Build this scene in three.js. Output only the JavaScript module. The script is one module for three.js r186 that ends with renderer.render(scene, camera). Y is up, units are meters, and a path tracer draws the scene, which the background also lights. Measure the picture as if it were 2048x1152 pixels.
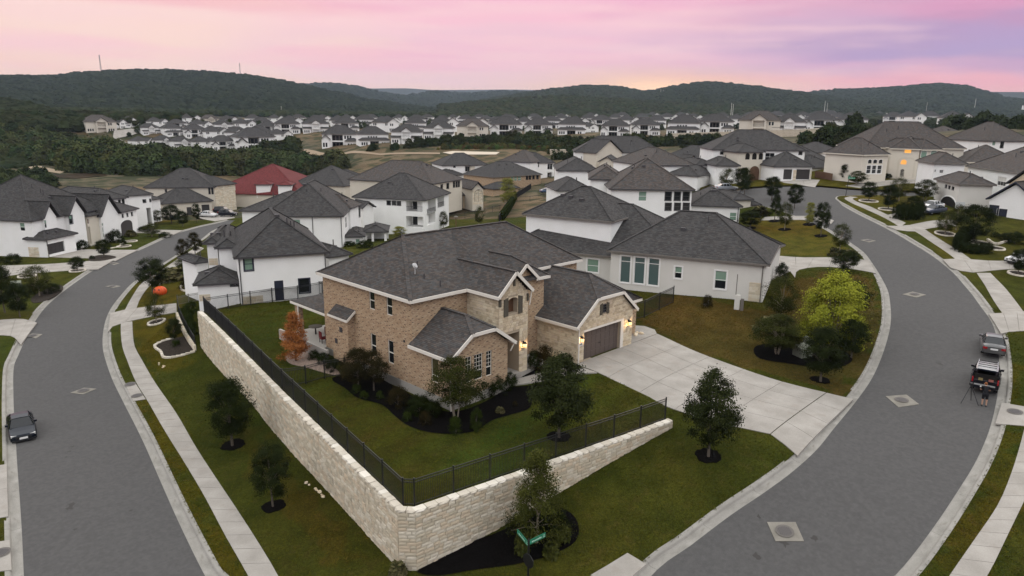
import * as THREE from 'three';
import { mergeGeometries } from 'three/addons/utils/BufferGeometryUtils.js';
import { MarchingCubes } from 'three/addons/objects/MarchingCubes.js';

// ---------- camera, sky, sun, exposure ----------
const scene = new THREE.Scene();
const EYE = new THREE.Vector3(0, 19.12, 0), FOCAL = 1417, PITCH = 13.64 * Math.PI / 180, ROLL = 0.638 * Math.PI / 180;
const camera = new THREE.PerspectiveCamera(2 * Math.atan(576 / FOCAL) * 180 / Math.PI, 16 / 9, 0.5, 20000);
const FWD = new THREE.Vector3(0, -Math.sin(PITCH), -Math.cos(PITCH)), up0 = new THREE.Vector3(0, Math.cos(PITCH), -Math.sin(PITCH)), rt0 = new THREE.Vector3(1, 0, 0);
const RT = rt0.clone().multiplyScalar(Math.cos(ROLL)).addScaledVector(up0, Math.sin(ROLL));
const UP = up0.clone().multiplyScalar(Math.cos(ROLL)).addScaledVector(rt0, -Math.sin(ROLL));
camera.position.copy(EYE);
camera.quaternion.setFromRotationMatrix(new THREE.Matrix4().makeBasis(RT, UP, FWD.clone().negate()));
scene.add(camera);

const renderer = new THREE.WebGLRenderer({ antialias: true });
renderer.toneMapping = THREE.LinearToneMapping;
renderer.toneMappingExposure = 1.15;
renderer.shadowMap.enabled = true;

// periodic value noise
function hash(x, y, s) { let h = (x * 374761393 + y * 668265263 + s * 1442695041) | 0; h = Math.imul(h ^ (h >>> 13), 1274126177); h ^= h >>> 16; return (h >>> 0) / 4294967296; }
function vnoise(x, y, s = 0, p = 0) {
  const xi = Math.floor(x), yi = Math.floor(y), fx = x - xi, fy = y - yi, u = fx * fx * (3 - 2 * fx), v = fy * fy * (3 - 2 * fy);
  const w = (a) => (p ? ((a % p) + p) % p : a);
  const a = hash(w(xi), w(yi), s), b = hash(w(xi + 1), w(yi), s), c = hash(w(xi), w(yi + 1), s), d = hash(w(xi + 1), w(yi + 1), s);
  return a + (b - a) * u + (c - a) * v + (a - b - c + d) * u * v;
}
function fbm(x, y, s = 0, o = 4, p = 0) { let a = 0.5, t = 0, n = 0; for (let i = 0; i < o; i++) { t += a * vnoise(x, y, s + i, p); n += a; x *= 2; y *= 2; p *= 2; a *= 0.5; } return t / n; }
function rng(seed) { let a = seed >>> 0; return () => { a = (a + 0x6D2B79F5) | 0; let t = Math.imul(a ^ (a >>> 15), 1 | a); t = (t + Math.imul(t ^ (t >>> 7), 61 | t)) ^ t; return ((t ^ (t >>> 14)) >>> 0) / 4294967296; }; }
const clamp = (x, a = 0, b = 1) => Math.min(b, Math.max(a, x)), smooth = (a, b, x) => { const t = clamp((x - a) / (b - a)); return t * t * (3 - 2 * t); }, lerp = (a, b, t) => a + (b - a) * t;
const srgb = (r, g, b) => new THREE.Color().setRGB(r / 255, g / 255, b / 255, THREE.SRGBColorSpace);

// the dusk sky: peach low on the left, pink higher, violet banks to the right, orange where the sun went down behind the hills
const SUN_AZ = 0.19;
{
  const W = 2048, Hh = 1024, data = new Float32Array(W * Hh * 4);
  const pick = (stops, t) => { let i = 0; while (i < stops.length - 2 && t > stops[i + 1][0]) i++; const [a, ca] = stops[i], [b, cb] = stops[i + 1], k = smooth(a, b, t); return [0, 1, 2].map((j) => lerp(ca[j], cb[j], k)); };
  const S = (r, g, b) => { const c = srgb(r, g, b); return [c.r, c.g, c.b]; };
  const left = [[-1, S(254, 208, 186)], [2.0, S(254, 213, 196)], [4, S(255, 219, 206)], [6.5, S(255, 219, 212)], [8.2, S(250, 196, 196)], [10, S(238, 190, 200)], [20, S(222, 208, 214)]];
  const mid = [[-1, S(248, 208, 194)], [2, S(247, 207, 200)], [3.4, S(240, 200, 208)], [5, S(243, 198, 212)], [7, S(252, 203, 213)], [8.4, S(246, 186, 208)], [10, S(230, 186, 210)], [20, S(210, 204, 216)]];
  const right = [[-1, S(246, 178, 174)], [1.8, S(246, 178, 179)], [3.0, S(243, 168, 181)], [3.9, S(205, 163, 195)], [5.0, S(176, 151, 194)], [6.2, S(180, 151, 193)], [7.3, S(205, 152, 187)], [8.6, S(222, 150, 184)], [10, S(206, 160, 198)], [20, S(202, 198, 216)]];
  for (let j = 0; j < Hh; j++) {
    const el = ((j + 0.5) / Hh - 0.5) * 180;
    for (let i = 0; i < W; i++) {
      const phi = ((i + 0.5) / W - 0.5) * 2 * Math.PI;                // atan2(z, x)
      let az = phi + Math.PI / 2; if (az > Math.PI) az -= 2 * Math.PI;  // 0 = straight ahead (-z), positive to the right
      const deg = az * 180 / Math.PI;
      const n1 = fbm(deg * 0.05 + 40, el * 0.42 + deg * 0.02, 3, 5), n2 = fbm(deg * 0.16 + 9, el * 1.1 - deg * 0.03, 11, 5);
      const e = Math.max(-1, el) + (n1 - 0.5) * 3.6 + (n2 - 0.5) * 1.6;
      const s = clamp((deg + 30) / 66 + (n2 - 0.5) * 0.25), a = pick(left, e), b = pick(mid, e), c = pick(right, e);
      let k = s < 0.5 ? [0, 1, 2].map((q) => lerp(a[q], b[q], smooth(0, 0.5, s))) : [0, 1, 2].map((q) => lerp(b[q], c[q], smooth(0.5, 0.95, s)));
      const far = smooth(50, 120, Math.abs(deg));                      // away from the sunset: plain pale evening sky
      const away = pick([[-1, S(206, 190, 198)], [6, S(214, 190, 206)], [20, S(196, 198, 218)]], el);
      k = k.map((v, q) => lerp(v, away[q], far));
      const band = smooth(0.52, 0.78, fbm(deg * 0.045 + 70, el * 0.7, 31, 5)) * smooth(1, 4, el) * (1 - smooth(9, 16, el)) * (1 - far), streak = smooth(0.5, 0.72, fbm(deg * 0.09 + 12, el * 1.9 + deg * 0.05, 57, 5)) * smooth(2, 4, el) * (1 - smooth(10, 18, el)) * (1 - far);
      const tone = S(250, 176, 205); k = k.map((v, q) => lerp(v, tone[q], band * 0.4)); const pale = S(253, 214, 214); k = k.map((v, q) => lerp(v, pale[q], streak * 0.35));
      const up = S(217, 217, 217), hi = smooth(9.5, 24, el); k = k.map((v, q) => lerp(v, up[q], hi));
      const gx = (deg - SUN_AZ * 57.3) / 8, gy = (el - 2.1) / 1.25, glow = Math.exp(-gx * gx - gy * gy);
      const gl = S(255, 205, 150); const core = Math.exp(-Math.pow((deg - SUN_AZ * 57.3) / 3.6, 2) - Math.pow((el - 1.9) / 0.75, 2)); k = k.map((v, q) => lerp(v, gl[q], Math.min(1, glow * 0.8)) * (1 + 0.4 * core));
      const lift = 0.9 + 0.18 * smooth(9, 14, el) + 1.35 * smooth(17, 27, el) * (1 - 0.55 * smooth(38, 80, el));
      const o = (j * W + i) * 4; for (let q = 0; q < 3; q++) data[o + q] = k[q] * lift; data[o + 3] = 1;
    }
  }
  const sky = new THREE.DataTexture(data, W, Hh, THREE.RGBAFormat, THREE.FloatType);
  sky.mapping = THREE.EquirectangularReflectionMapping; sky.colorSpace = THREE.LinearSRGBColorSpace; sky.magFilter = THREE.LinearFilter; sky.minFilter = THREE.LinearFilter; sky.needsUpdate = true;
  scene.background = sky; scene.environment = sky;
}
const sun = new THREE.DirectionalLight(srgb(255, 226, 205), 0.5);
sun.name = 'sun';
sun.position.set(Math.sin(SUN_AZ) * 200, 75, -Math.cos(SUN_AZ) * 200 - 70); sun.target.position.set(0, 0, -70);
sun.castShadow = true; sun.shadow.radius = 60; sun.shadow.mapSize.set(2048, 2048);
Object.assign(sun.shadow.camera, { left: -220, right: 220, top: 220, bottom: -220, near: 1, far: 700 });
scene.add(sun, sun.target);
scene.fog = new THREE.FogExp2(srgb(172, 188, 208), 0.00006);

// ---------- survey helpers: sight lines, terrain ----------
const V = (x, y, z) => new THREE.Vector3(x, y, z);
const ray = (px, py) => V(0, 0, 0).addScaledVector(RT, (px - 1024) / FOCAL).addScaledVector(UP, (576 - py) / FOCAL).add(FWD);
const atH = (px, py, h) => { const d = ray(px, py); return EYE.clone().addScaledVector(d, (h - EYE.y) / d.y); };
const atR = (px, py, r) => { const d = ray(px, py), k = r / Math.hypot(d.x, d.z); return EYE.clone().addScaledVector(d, k); };
const C45 = Math.SQRT1_2, HOME = V(5.17, 0, -53.38);
const uv2w = (u, v, y = 0) => V(HOME.x + (u - v) * C45, y, HOME.z - (u + v) * C45);
const w2uv = (x, z) => { const a = x - HOME.x, b = z - HOME.z; return [(a - b) * C45, (-a - b) * C45]; };

const CP = [];
const cw = (x, z, h) => CP.push([x, z, h]), ch = (px, py, h) => { const p = atH(px, py, h); cw(p.x, p.z, h); }, cr = (px, py, r) => { const p = atR(px, py, r); cw(p.x, p.z, p.y); };
// garage apron, driveway, right-hand street
cw(5, -53, -0.02); cw(10.4, -58.6, 0); cw(17.5, -40.6, -1.05); cw(25, -49.7, -0.95); cw(11, -47, -0.6);
cw(28, -42, -1.3); cw(36, -52, -0.3); cw(42, -66, 1.0); cw(50, -86, 2.7); cw(58, -104, 4.2);
ch(1384, 1089, -2.9); ch(1290, 1150, -3.5); ch(1660, 1100, -2.5); ch(1900, 1000, -1.7); ch(2040, 900, -0.9);
// foot of the stone wall, left-hand street
for (const [u, v, h] of [[-12.5, -9.4, -2.6], [-17, -9, -3.5], [-22.3, -7.6, -4.0], [-21, 4, -4.27], [-19.4, 15, -4.42], [-21.8, -2, -4.15], [-20.2, 9, -4.38], [-17.9, 25, -4.45], [-16, 36, -4.4], [-16, 2, -3], [-10, 6, -1.6], [-5, -2, -1], [-13, 20, -2.2], [-8, 30, -1.6], [3, 10, -0.5], [10, 10, 0]]) { const p = uv2w(u, v); cw(p.x, p.z, h); }
ch(600, 1110, -4.3); ch(300, 1000, -4.6); ch(60, 900, -4.7); ch(110, 700, -4.7); ch(200, 600, -4.8); ch(350, 485, -5.2); ch(440, 447, -5.4); ch(20, 640, -4.7);
// neighbours on the left
ch(568, 603, -1.2); ch(480, 618, -1.6); ch(395, 600, -3); ch(60, 540, -5); ch(100, 512, -5.3); ch(250, 470, -5.5); ch(390, 385, -6);
ch(830, 470, -4.5); ch(950, 430, -5); ch(1080, 390, -3.2); ch(1040, 440, -2.5); ch(700, 480, -3);
// neighbours on the right
ch(1345, 597, 0.35); ch(1520, 624, 0.55); ch(1420, 660, 0.0); ch(1650, 700, -0.7); ch(1640, 480, 2.3); ch(1340, 420, 2.2); ch(1720, 620, 0.4);
ch(1960, 490, 3.0); ch(1915, 565, 1.5); ch(2040, 620, 1.2); ch(1880, 405, 5.0); ch(1560, 385, 5.4); ch(1811, 357, 7.2); ch(1500, 375, 5.5); ch(1700, 385, 5.7);
// the belt of trees, the field, the far estate that climbs away
ch(40, 340, -9); ch(200, 330, -10); ch(420, 335, -10); ch(640, 340, -8); cr(850, 312, 340); cr(700, 305, 370); cr(1100, 292, 370); cr(1400, 290, 340);
cr(300, 300, 420); cr(480, 306, 405); cr(650, 299, 400); cr(900, 280, 410); cr(1150, 273, 410); cr(1480, 272, 380); cr(1690, 268, 350); cr(1900, 262, 300); cr(2040, 262, 280);
for (const px of [60, 350, 700, 1050, 1400, 1750, 2040]) { const t = (px - 1024) / 1024 * 11.4; cr(px, 262 + t, 520); cr(px, 251 + t, 680); cr(px, 241 + t, 900); cr(px, 237 + t, 1150); }
for (const a of [1.4, 2.2, 3.14, 4.1, 4.9]) { cw(Math.sin(a) * 200, -Math.cos(a) * 200, -4); cw(Math.sin(a) * 900, -Math.cos(a) * 900, -2); }
cw(-2, -10, -4.2); cw(20, -8, -3.6); cw(-40, -10, -5); cw(45, -25, -1);
const TPS = (() => {
  const n = CP.length, N = n + 3, A = [], K = (r2) => (r2 > 1e-9 ? r2 * Math.log(r2) : 0), q = CP.map(([x, z]) => [x / 100, z / 100]);
  for (let i = 0; i < N; i++) { A.push(new Float64Array(N + 1)); }
  for (let i = 0; i < n; i++) {
    for (let j = 0; j < n; j++) A[i][j] = K((q[i][0] - q[j][0]) ** 2 + (q[i][1] - q[j][1]) ** 2);
    A[i][i] += 0.003;
    A[i][n] = A[n][i] = 1; A[i][n + 1] = A[n + 1][i] = q[i][0]; A[i][n + 2] = A[n + 2][i] = q[i][1]; A[i][N] = CP[i][2];
  }
  for (let c = 0; c < N; c++) {
    let p = c; for (let r = c + 1; r < N; r++) if (Math.abs(A[r][c]) > Math.abs(A[p][c])) p = r;
    [A[c], A[p]] = [A[p], A[c]];
    for (let r = c + 1; r < N; r++) { const f = A[r][c] / A[c][c]; if (f) for (let k = c; k <= N; k++) A[r][k] -= f * A[c][k]; }
  }
  const w = new Float64Array(N);
  for (let r = N - 1; r >= 0; r--) { let s = A[r][N]; for (let k = r + 1; k < N; k++) s -= A[r][k] * w[k]; w[r] = s / A[r][r]; }
  return (x, z) => { x /= 100; z /= 100; let h = w[n] + w[n + 1] * x + w[n + 2] * z; for (let i = 0; i < n; i++) h += w[i] * K((x - q[i][0]) ** 2 + (z - q[i][1]) ** 2); return h; };
})();
function T(x, z) { const r = Math.hypot(x, z); if (r > 1250) return 17 - (r - 1250) * 0.002; const h = TPS(x, z); return r > 900 ? lerp(h, 17, smooth(900, 1250, r)) : h; }
// the raised garden behind the stone wall
const Y = (x, z) => { const [u, v] = w2uv(x, z); return -0.7 + 0.64 * smooth(-7, -0.5, u) * smooth(-13, -1, v) + 0.3 * smooth(8, 30, v); };
function land(px, py, F = T) {
  const d = ray(px, py), l = Math.hypot(d.x, d.z); let r = 8, step = 1.5, prev = 8;
  for (; r < 1400; r += step, step *= 1.02) { const p = EYE.clone().addScaledVector(d, r / l); if (p.y < F(p.x, p.z)) break; prev = r; }
  let a = prev, b = r; for (let i = 0; i < 30; i++) { const m = (a + b) / 2, p = EYE.clone().addScaledVector(d, m / l); if (p.y < F(p.x, p.z)) b = m; else a = m; }
  return EYE.clone().addScaledVector(d, a / l);
}
// height above a point on the ground at which a sight line passes it
const rise = (p, px, py) => { const d = ray(px, py), k = Math.hypot(p.x, p.z) / Math.hypot(d.x, d.z); return EYE.y + d.y * k - p.y; };
const metres = (p, n) => n * p.distanceTo(EYE) / FOCAL;   // n pixels of the photograph at that distance
// ---------- naming, labels ----------
const used = {};
function numbered(name) { used[name] = (used[name] ?? -1) + 1; return used[name] ? name + '_' + String(used[name]).padStart(3, '0') : name; }
function tag(o, label, category, group, kind) { if (label) o.userData.label = label; if (category) o.userData.category = category; if (group) o.userData.group = group; if (kind) o.userData.kind = kind; return o; }
function thing(name, label, category, pos = V(0, 0, 0), turn = 0, group) { const o = new THREE.Group(); o.name = numbered(name); o.position.copy(pos); o.rotation.y = turn; scene.add(o); return tag(o, label, category, group); }
function shadowed(m) { m.castShadow = m.receiveShadow = true; return m; }
function part(name, geo, material, parent) { const m = shadowed(new THREE.Mesh(geo, material)); m.name = name; parent.add(m); return m; }
function struct(name, geo, material, label) { const m = shadowed(new THREE.Mesh(geo, material)); m.name = numbered(name); scene.add(m); return tag(m, label, null, null, 'structure'); }
function copyOf(o, label, pos, turn, scale) { const c = o.clone(); c.name = numbered(o.name.replace(/_\d{3}$/, '')); c.userData = { ...o.userData }; if (label) c.userData.label = label; if (pos) c.position.copy(pos); if (turn !== undefined) c.rotation.y = turn; if (scale) c.scale.copy(scale); scene.add(c); return c; }

// ---------- a builder that collects faces (uv in metres along each face) ----------
class MB {
  constructor(m) { this.p = []; this.t = []; this.c = null; this.m = m || null; }
  tri(a, b, c, n0) {
    const e = V().subVectors(b, a), f = V().subVectors(c, a), n = n0 || e.cross(f).normalize();
    const t = Math.abs(n.y) > 0.999 ? V(1, 0, 0) : V(n.z, 0, -n.x).normalize(), s = V().crossVectors(n, t);
    for (const q of [a, b, c]) { this.t.push(q.dot(t), q.dot(s)); const w = this.m ? q.clone().applyMatrix4(this.m) : q; this.p.push(w.x, w.y, w.z); }
    return this;
  }
  poly(...q) { const n = V(); for (let i = 1; i < q.length - 1; i++) n.add(V().crossVectors(V().subVectors(q[i], q[0]), V().subVectors(q[i + 1], q[0]))); n.normalize(); for (let i = 1; i < q.length - 1; i++) this.tri(q[0], q[i], q[i + 1], n); return this; }
  box(x0, y0, z0, x1, y1, z1) {
    const p = (i) => V(i & 1 ? x1 : x0, i & 2 ? y1 : y0, i & 4 ? z1 : z0);
    for (const [a, b, c, d] of [[4, 5, 7, 6], [1, 0, 2, 3], [5, 1, 3, 7], [0, 4, 6, 2], [6, 7, 3, 2], [0, 1, 5, 4]]) this.poly(p(a), p(b), p(c), p(d));
    return this;
  }
  bar(a, b, w, h, upv) {               // a square bar from a to b
    const d = V().subVectors(b, a).normalize(), s = V().crossVectors(d, upv || (Math.abs(d.y) > 0.9 ? V(1, 0, 0) : V(0, 1, 0))).normalize().multiplyScalar(w / 2), u = V().crossVectors(s, d).normalize().multiplyScalar((h ?? w) / 2);
    const k = (o, i, j) => o.clone().addScaledVector(s, i).addScaledVector(u, j), A = [k(a, -1, -1), k(a, 1, -1), k(a, 1, 1), k(a, -1, 1)], B = [k(b, -1, -1), k(b, 1, -1), k(b, 1, 1), k(b, -1, 1)];
    for (let i = 0; i < 4; i++) this.poly(A[(i + 1) % 4], A[i], B[i], B[(i + 1) % 4]);
    this.poly(A[0], A[1], A[2], A[3]); this.poly(B[3], B[2], B[1], B[0]); return this;
  }
  tube(a, b, r0, r1, n = 7) {
    const d = V().subVectors(b, a).normalize(), s = V().crossVectors(d, Math.abs(d.y) > 0.9 ? V(1, 0, 0) : V(0, 1, 0)).normalize(), u = V().crossVectors(s, d);
    const k = (o, r, i) => o.clone().addScaledVector(s, r * Math.cos(i / n * 6.2832)).addScaledVector(u, r * Math.sin(i / n * 6.2832));
    for (let i = 0; i < n; i++) this.poly(k(a, r0, i + 1), k(a, r0, i), k(b, r1, i), k(b, r1, i + 1));
    const ca = [], cb = []; for (let i = 0; i < n; i++) { ca.push(k(a, r0, i + 1)); cb.unshift(k(b, r1, i + 1)); } this.poly(...ca); this.poly(...cb); return this;
  }
  geo(smoothed) {
    const g = new THREE.BufferGeometry(); g.setAttribute('position', new THREE.Float32BufferAttribute(this.p, 3)); g.setAttribute('uv', new THREE.Float32BufferAttribute(this.t, 2));
    g.computeVertexNormals(); return g;
  }
  build(name, material, parent) { return this.p.length ? part(name, this.geo(), material, parent) : null; }
}
// ---------- textures and materials ----------
function tex(w, h, fn, { color = true, metresX = 1, metresY = 1 } = {}) {
  const d = new Uint8Array(w * h * 4);
  for (let j = 0; j < h; j++) for (let i = 0; i < w; i++) { const c = fn(i / w, j / h, i, j), o = (j * w + i) * 4; if (typeof c === 'number') { d[o] = d[o + 1] = d[o + 2] = clamp(c) * 255; } else for (let k = 0; k < 3; k++) d[o + k] = clamp(c[k]) * 255; d[o + 3] = 255; }
  const t = new THREE.DataTexture(d, w, h, THREE.RGBAFormat); t.wrapS = t.wrapT = THREE.RepeatWrapping; t.magFilter = THREE.LinearFilter; t.minFilter = THREE.LinearMipmapLinearFilter; t.generateMipmaps = true;
  if (color) t.colorSpace = THREE.SRGBColorSpace; t.repeat.set(1 / metresX, 1 / metresY); t.needsUpdate = true; return t;
}
const L3 = (r, g, b) => { const c = new THREE.Color().setRGB(r, g, b); const s = c.clone().convertLinearToSRGB(); return [s.r, s.g, s.b]; };
const mulc = (c, k) => [c[0] * k, c[1] * k, c[2] * k], mixc = (a, b, t) => [lerp(a[0], b[0], t), lerp(a[1], b[1], t), lerp(a[2], b[2], t)];
const std = (o) => { const m = { roughness: 0.9, ...o }; return m.roughness > 0.65 ? new THREE.MeshPhysicalMaterial({ specularIntensity: 0.25, ...m }) : new THREE.MeshStandardMaterial(m); };
const M = {};
{ // brick: 10 x 16 modular bricks on 2.03 x 1.07 m
  const pal = [L3(0.4015, 0.2805, 0.1760), L3(0.4455, 0.3190, 0.2035), L3(0.3630, 0.2420, 0.1485), L3(0.4730, 0.3520, 0.2365), L3(0.3300, 0.2145, 0.1320), L3(0.1320, 0.0880, 0.0605), L3(0.4125, 0.2970, 0.1870), L3(0.3905, 0.2695, 0.1705)];
  const at = (u, v) => { const row = Math.floor(v * 16), x = u * 10 + (row & 1) * 0.5, b = Math.floor(x) % 10, fx = x - Math.floor(x), fy = v * 16 - row; return [row, b, Math.min(fx, 1 - fx) * 0.203, Math.min(fy, 1 - fy) * 0.067]; };
  const map = tex(640, 384, (u, v) => { const [r, b, dx, dy] = at(u, v), m = Math.min(dx, dy) < 0.0055, k = hash(r, b, 5), n = fbm(u * 90, v * 60, 2, 2, 0); if (m) return mulc(L3(.44, .37, .29), 0.92 + n * 0.16); return mulc(pal[k < 0.085 ? 5 : Math.floor(hash(r, b, 8) * 5) === 0 ? 6 : Math.floor(k * 91) % 5], 0.86 + n * 0.28); }, { metresX: 2.03, metresY: 1.07 });
  const bump = tex(640, 384, (u, v) => { const [, , dx, dy] = at(u, v); return smooth(0.002, 0.008, Math.min(dx, dy)) * 0.85 + fbm(u * 80, v * 60, 9, 2) * 0.15; }, { color: false, metresX: 2.03, metresY: 1.07 });
  M.brick = std({ map, bumpMap: bump, bumpScale: 0.008 });
}
{ // asphalt shingles: tabs 0.33 x 0.14 m, mixed greys and browns
  const make = (base, spread, warm, seed) => tex(512, 512, (u, v, i, j) => { const row = Math.floor(v * 32), x = u * 14 + hash(row, 1, seed) * 3, b = Math.floor(x) % 14, fx = x - Math.floor(x), fy = v * 32 - row; let k = base * (1 + (hash(row, b, seed) - 0.5) * spread); const w = hash(b, row, seed + 3); let c = L3(k * (1 + warm * w), k, k * (1.01 - warm * 0.6 * w)); c = mulc(c, 0.9 + 0.2 * hash(i, j, seed)); if (fy < 0.09 || fx < 0.035) c = mulc(c, 0.72); return c; }, { metresX: 4.6, metresY: 4.5 });
  const bump = tex(512, 512, (u, v) => { const row = Math.floor(v * 32), x = u * 14 + hash(row, 1, 1) * 3, fy = v * 32 - row; return clamp(1 - fy) * 0.7 + 0.3 * hash(row, Math.floor(x) % 14, 4); }, { color: false, metresX: 4.6, metresY: 4.5 });
  M.shingle = std({ map: make(.064, .5, .22, 1), bumpMap: bump, bumpScale: 0.012, roughness: 0.95 });
  M.shingleGrey = std({ map: make(.055, .6, .1, 21), bumpMap: bump, bumpScale: 0.01, roughness: 0.95 });
  M.shingleBrown = std({ map: make(.070, .5, .26, 41), bumpMap: bump, bumpScale: 0.01, roughness: 0.95 });
  M.shingleDark = std({ map: make(.052, .55, .1, 61), bumpMap: bump, bumpScale: 0.01, roughness: 0.95 });
  M.redTile = std({ map: tex(256, 256, (u, v, i, j) => { const x = u * 12, f = x - Math.floor(x), fy = v * 10 - Math.floor(v * 10); const k = 0.8 + 0.4 * hash(Math.floor(x), Math.floor(v * 10), 3); return mulc(L3(.135 * k, .030 * k, .030 * k), (f < 0.12 ? 0.6 : 1) * (fy < 0.1 ? 0.7 : 1)); }, { metresX: 3.6, metresY: 3.6 }), roughness: 0.8 });
}
const speck = (w, c0, c1, fine, coarse, seed, m, extra) => tex(w, w, (u, v, i, j) => { let t = fbm(u * coarse, v * coarse, seed, 5, coarse) * 0.65 + fbm(u * fine, v * fine, seed + 9, 2, fine) * 0.2 + hash(i, j, seed) * 0.15; t = clamp((t - 0.5) * 1.9 + 0.5); let c = mixc(c0, c1, t); if (extra) c = extra(c, u, v, i, j); return c; }, { metresX: m, metresY: m });
const grit = tex(256, 256, (u, v, i, j) => fbm(u * 64, v * 64, 77, 3, 64) * 0.6 + hash(i, j, 78) * 0.4, { color: false, metresX: 1.3, metresY: 1.3 });
M.asphalt = std({ map: speck(1024, L3(0.0707, 0.0688, 0.0679), L3(0.0930, 0.0907, 0.0888), 200, 48, 101, 9, (c, u, v, i, j) => mulc(c, 1 - (hash(i, j, 7) > 0.985 ? 0.12 : 0))), bumpMap: grit, bumpScale: 0.008, roughness: 0.95 });
M.concrete = std({ map: speck(1024, L3(0.2573, 0.2390, 0.2141), L3(0.3652, 0.3420, 0.3112), 120, 7, 201, 7, (c, u, v) => mixc(c, L3(.27, .24, .21), smooth(0.62, 0.85, fbm(u * 9, v * 9, 230, 5, 9)) * 0.55)), bumpMap: grit, bumpScale: 0.003, roughness: 0.88 });
M.kerb = std({ map: speck(512, L3(0.2075, 0.1975, 0.1776), L3(0.3154, 0.3021, 0.2756), 100, 9, 301, 4, (c, u, v) => mixc(c, L3(.19, .175, .15), smooth(0.6, 0.9, fbm(u * 14, v * 14, 330, 4, 14)) * 0.6)), bumpMap: grit, bumpScale: 0.003 });
M.oldConcrete = std({ map: speck(512, L3(.17, .158, .135), L3(.26, .243, .21), 100, 9, 351, 4), bumpMap: grit, bumpScale: 0.003 });
M.gutterGrime = std({ color: new THREE.Color(.13, .12, .10) });
const lawnMap = (a, b, c, seed) => tex(1024, 1024, (u, v, i, j) => { const t = clamp(fbm(u * 10, v * 10, seed, 5, 10) * 1.7 - 0.35), f = fbm(u * 220, v * 220, seed + 7, 2, 220); let k = mixc(a, b, t); k = mixc(k, c, smooth(0.55, 0.8, fbm(u * 24, v * 24, seed + 3, 4, 24)) * 0.45); return mulc(k, 0.5 + 1.0 * (f * 0.5 + hash(i, j, seed) * 0.5)); }, { metresX: 12, metresY: 12 });
const grassBump = tex(512, 512, (u, v, i, j) => fbm(u * 128, v * 128, 402, 2, 128) * 0.5 + hash(i, j, 403) * 0.5, { color: false, metresX: 2.4, metresY: 2.4 });
M.lawn = std({ map: lawnMap(L3(.031, .0365, .0058), L3(.056, .059, .0095), L3(.070, .055, .0150), 401), vertexColors: true, bumpMap: grassBump, bumpScale: 0.05, roughness: 1, specularIntensity: .05 });
M.mulch = std({ map: speck(512, L3(.0028, .0026, .0026), L3(.011, .0095, .009), 200, 40, 501, 3), bumpMap: grit, bumpScale: 0.05, roughness: 1, specularIntensity: .03 });
M.barkMulch = std({ map: speck(512, L3(.022, .018, .014), L3(.06, .048, .038), 200, 40, 511, 3), bumpMap: grit, bumpScale: 0.05, roughness: 1 });
M.gravel = std({ map: speck(512, L3(.20, .145, .115), L3(.46, .36, .30), 120, 60, 521, 3), bumpMap: grit, bumpScale: 0.04, roughness: 1 });
M.earth = std({ map: tex(1024, 1024, (u, v, i, j) => { const t = clamp(fbm(u * 9, v * 9, 601, 6, 9) * 1.8 - 0.4), g = smooth(0.45, 0.62, fbm(u * 14, v * 14, 640, 5, 14)); let c = mixc(L3(.075, .058, .033), L3(.135, .108, .07), t); c = mixc(c, L3(.028, .034, .014), g * 0.8); return mulc(c, 0.75 + 0.5 * hash(i, j, 6)); }, { metresX: 70, metresY: 70 }), vertexColors: true, roughness: 1 });
M.forest = std({ map: tex(1024, 1024, (u, v, i, j) => { const t = clamp(fbm(u * 60, v * 60, 701, 4, 60) * 2.2 - 0.6), g = fbm(u * 8, v * 8, 720, 4, 8); return mulc(mixc(L3(.009, .0135, .009), L3(.027, .034, .021), t), 0.75 + 0.5 * g); }, { metresX: 260, metresY: 260 }), bumpMap: tex(512, 512, (u, v) => fbm(u * 40, v * 40, 730, 4, 40), { color: false, metresX: 130, metresY: 130 }), bumpScale: 6, roughness: 1 });
const stuccoBump = tex(256, 256, (u, v) => fbm(u * 40, v * 40, 801, 4, 40), { color: false, metresX: 2, metresY: 2 });
const stucco = (r, g, b, seed) => std({ map: speck(256, L3(r * .93, g * .93, b * .92), L3(r, g, b), 60, 5, seed, 6), bumpMap: stuccoBump, bumpScale: 0.006, roughness: 0.92 });
M.white = stucco(.86, .855, .84, 811); M.cream = stucco(.62, .57, .485, 821); M.greyStucco = stucco(.66, .64, .60, 831); M.warmStucco = stucco(.66, .61, .53, 841); M.farWhite = stucco(.86, .85, .83, 851);
M.trim = std({ color: new THREE.Color(.70, .655, .585), roughness: 0.6 }); M.whiteTrim = std({ color: new THREE.Color(.78, .77, .75), roughness: 0.55 }); M.darkTrim = std({ color: new THREE.Color(.045, .042, .045), roughness: 0.6 }); M.navy = std({ color: new THREE.Color(.014, .018, .036), roughness: 0.5 });
M.greyTrim = std({ color: new THREE.Color(.16, .145, .13), roughness: 0.7 });
M.glass = new THREE.MeshPhysicalMaterial({ color: new THREE.Color(.012, .014, .016), roughness: 0.06, ior: 1.5 });
M.blind = new THREE.MeshPhysicalMaterial({ color: new THREE.Color(.20, .31, .24), roughness: 0.25, clearcoat: 1, clearcoatRoughness: 0.05 });
M.curtain = new THREE.MeshPhysicalMaterial({ color: new THREE.Color(.075, .12, .12), roughness: 0.3, clearcoat: 1, clearcoatRoughness: 0.05 });
M.void = std({ color: new THREE.Color(.02, .018, .016) });
M.black = std({ color: new THREE.Color(.010, .010, .011), roughness: 0.45 });
M.garage = std({ color: new THREE.Color(.094, .072, .062), roughness: 0.65 }); M.garageDark = std({ color: new THREE.Color(.035, .031, .030), roughness: 0.6 });
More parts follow.
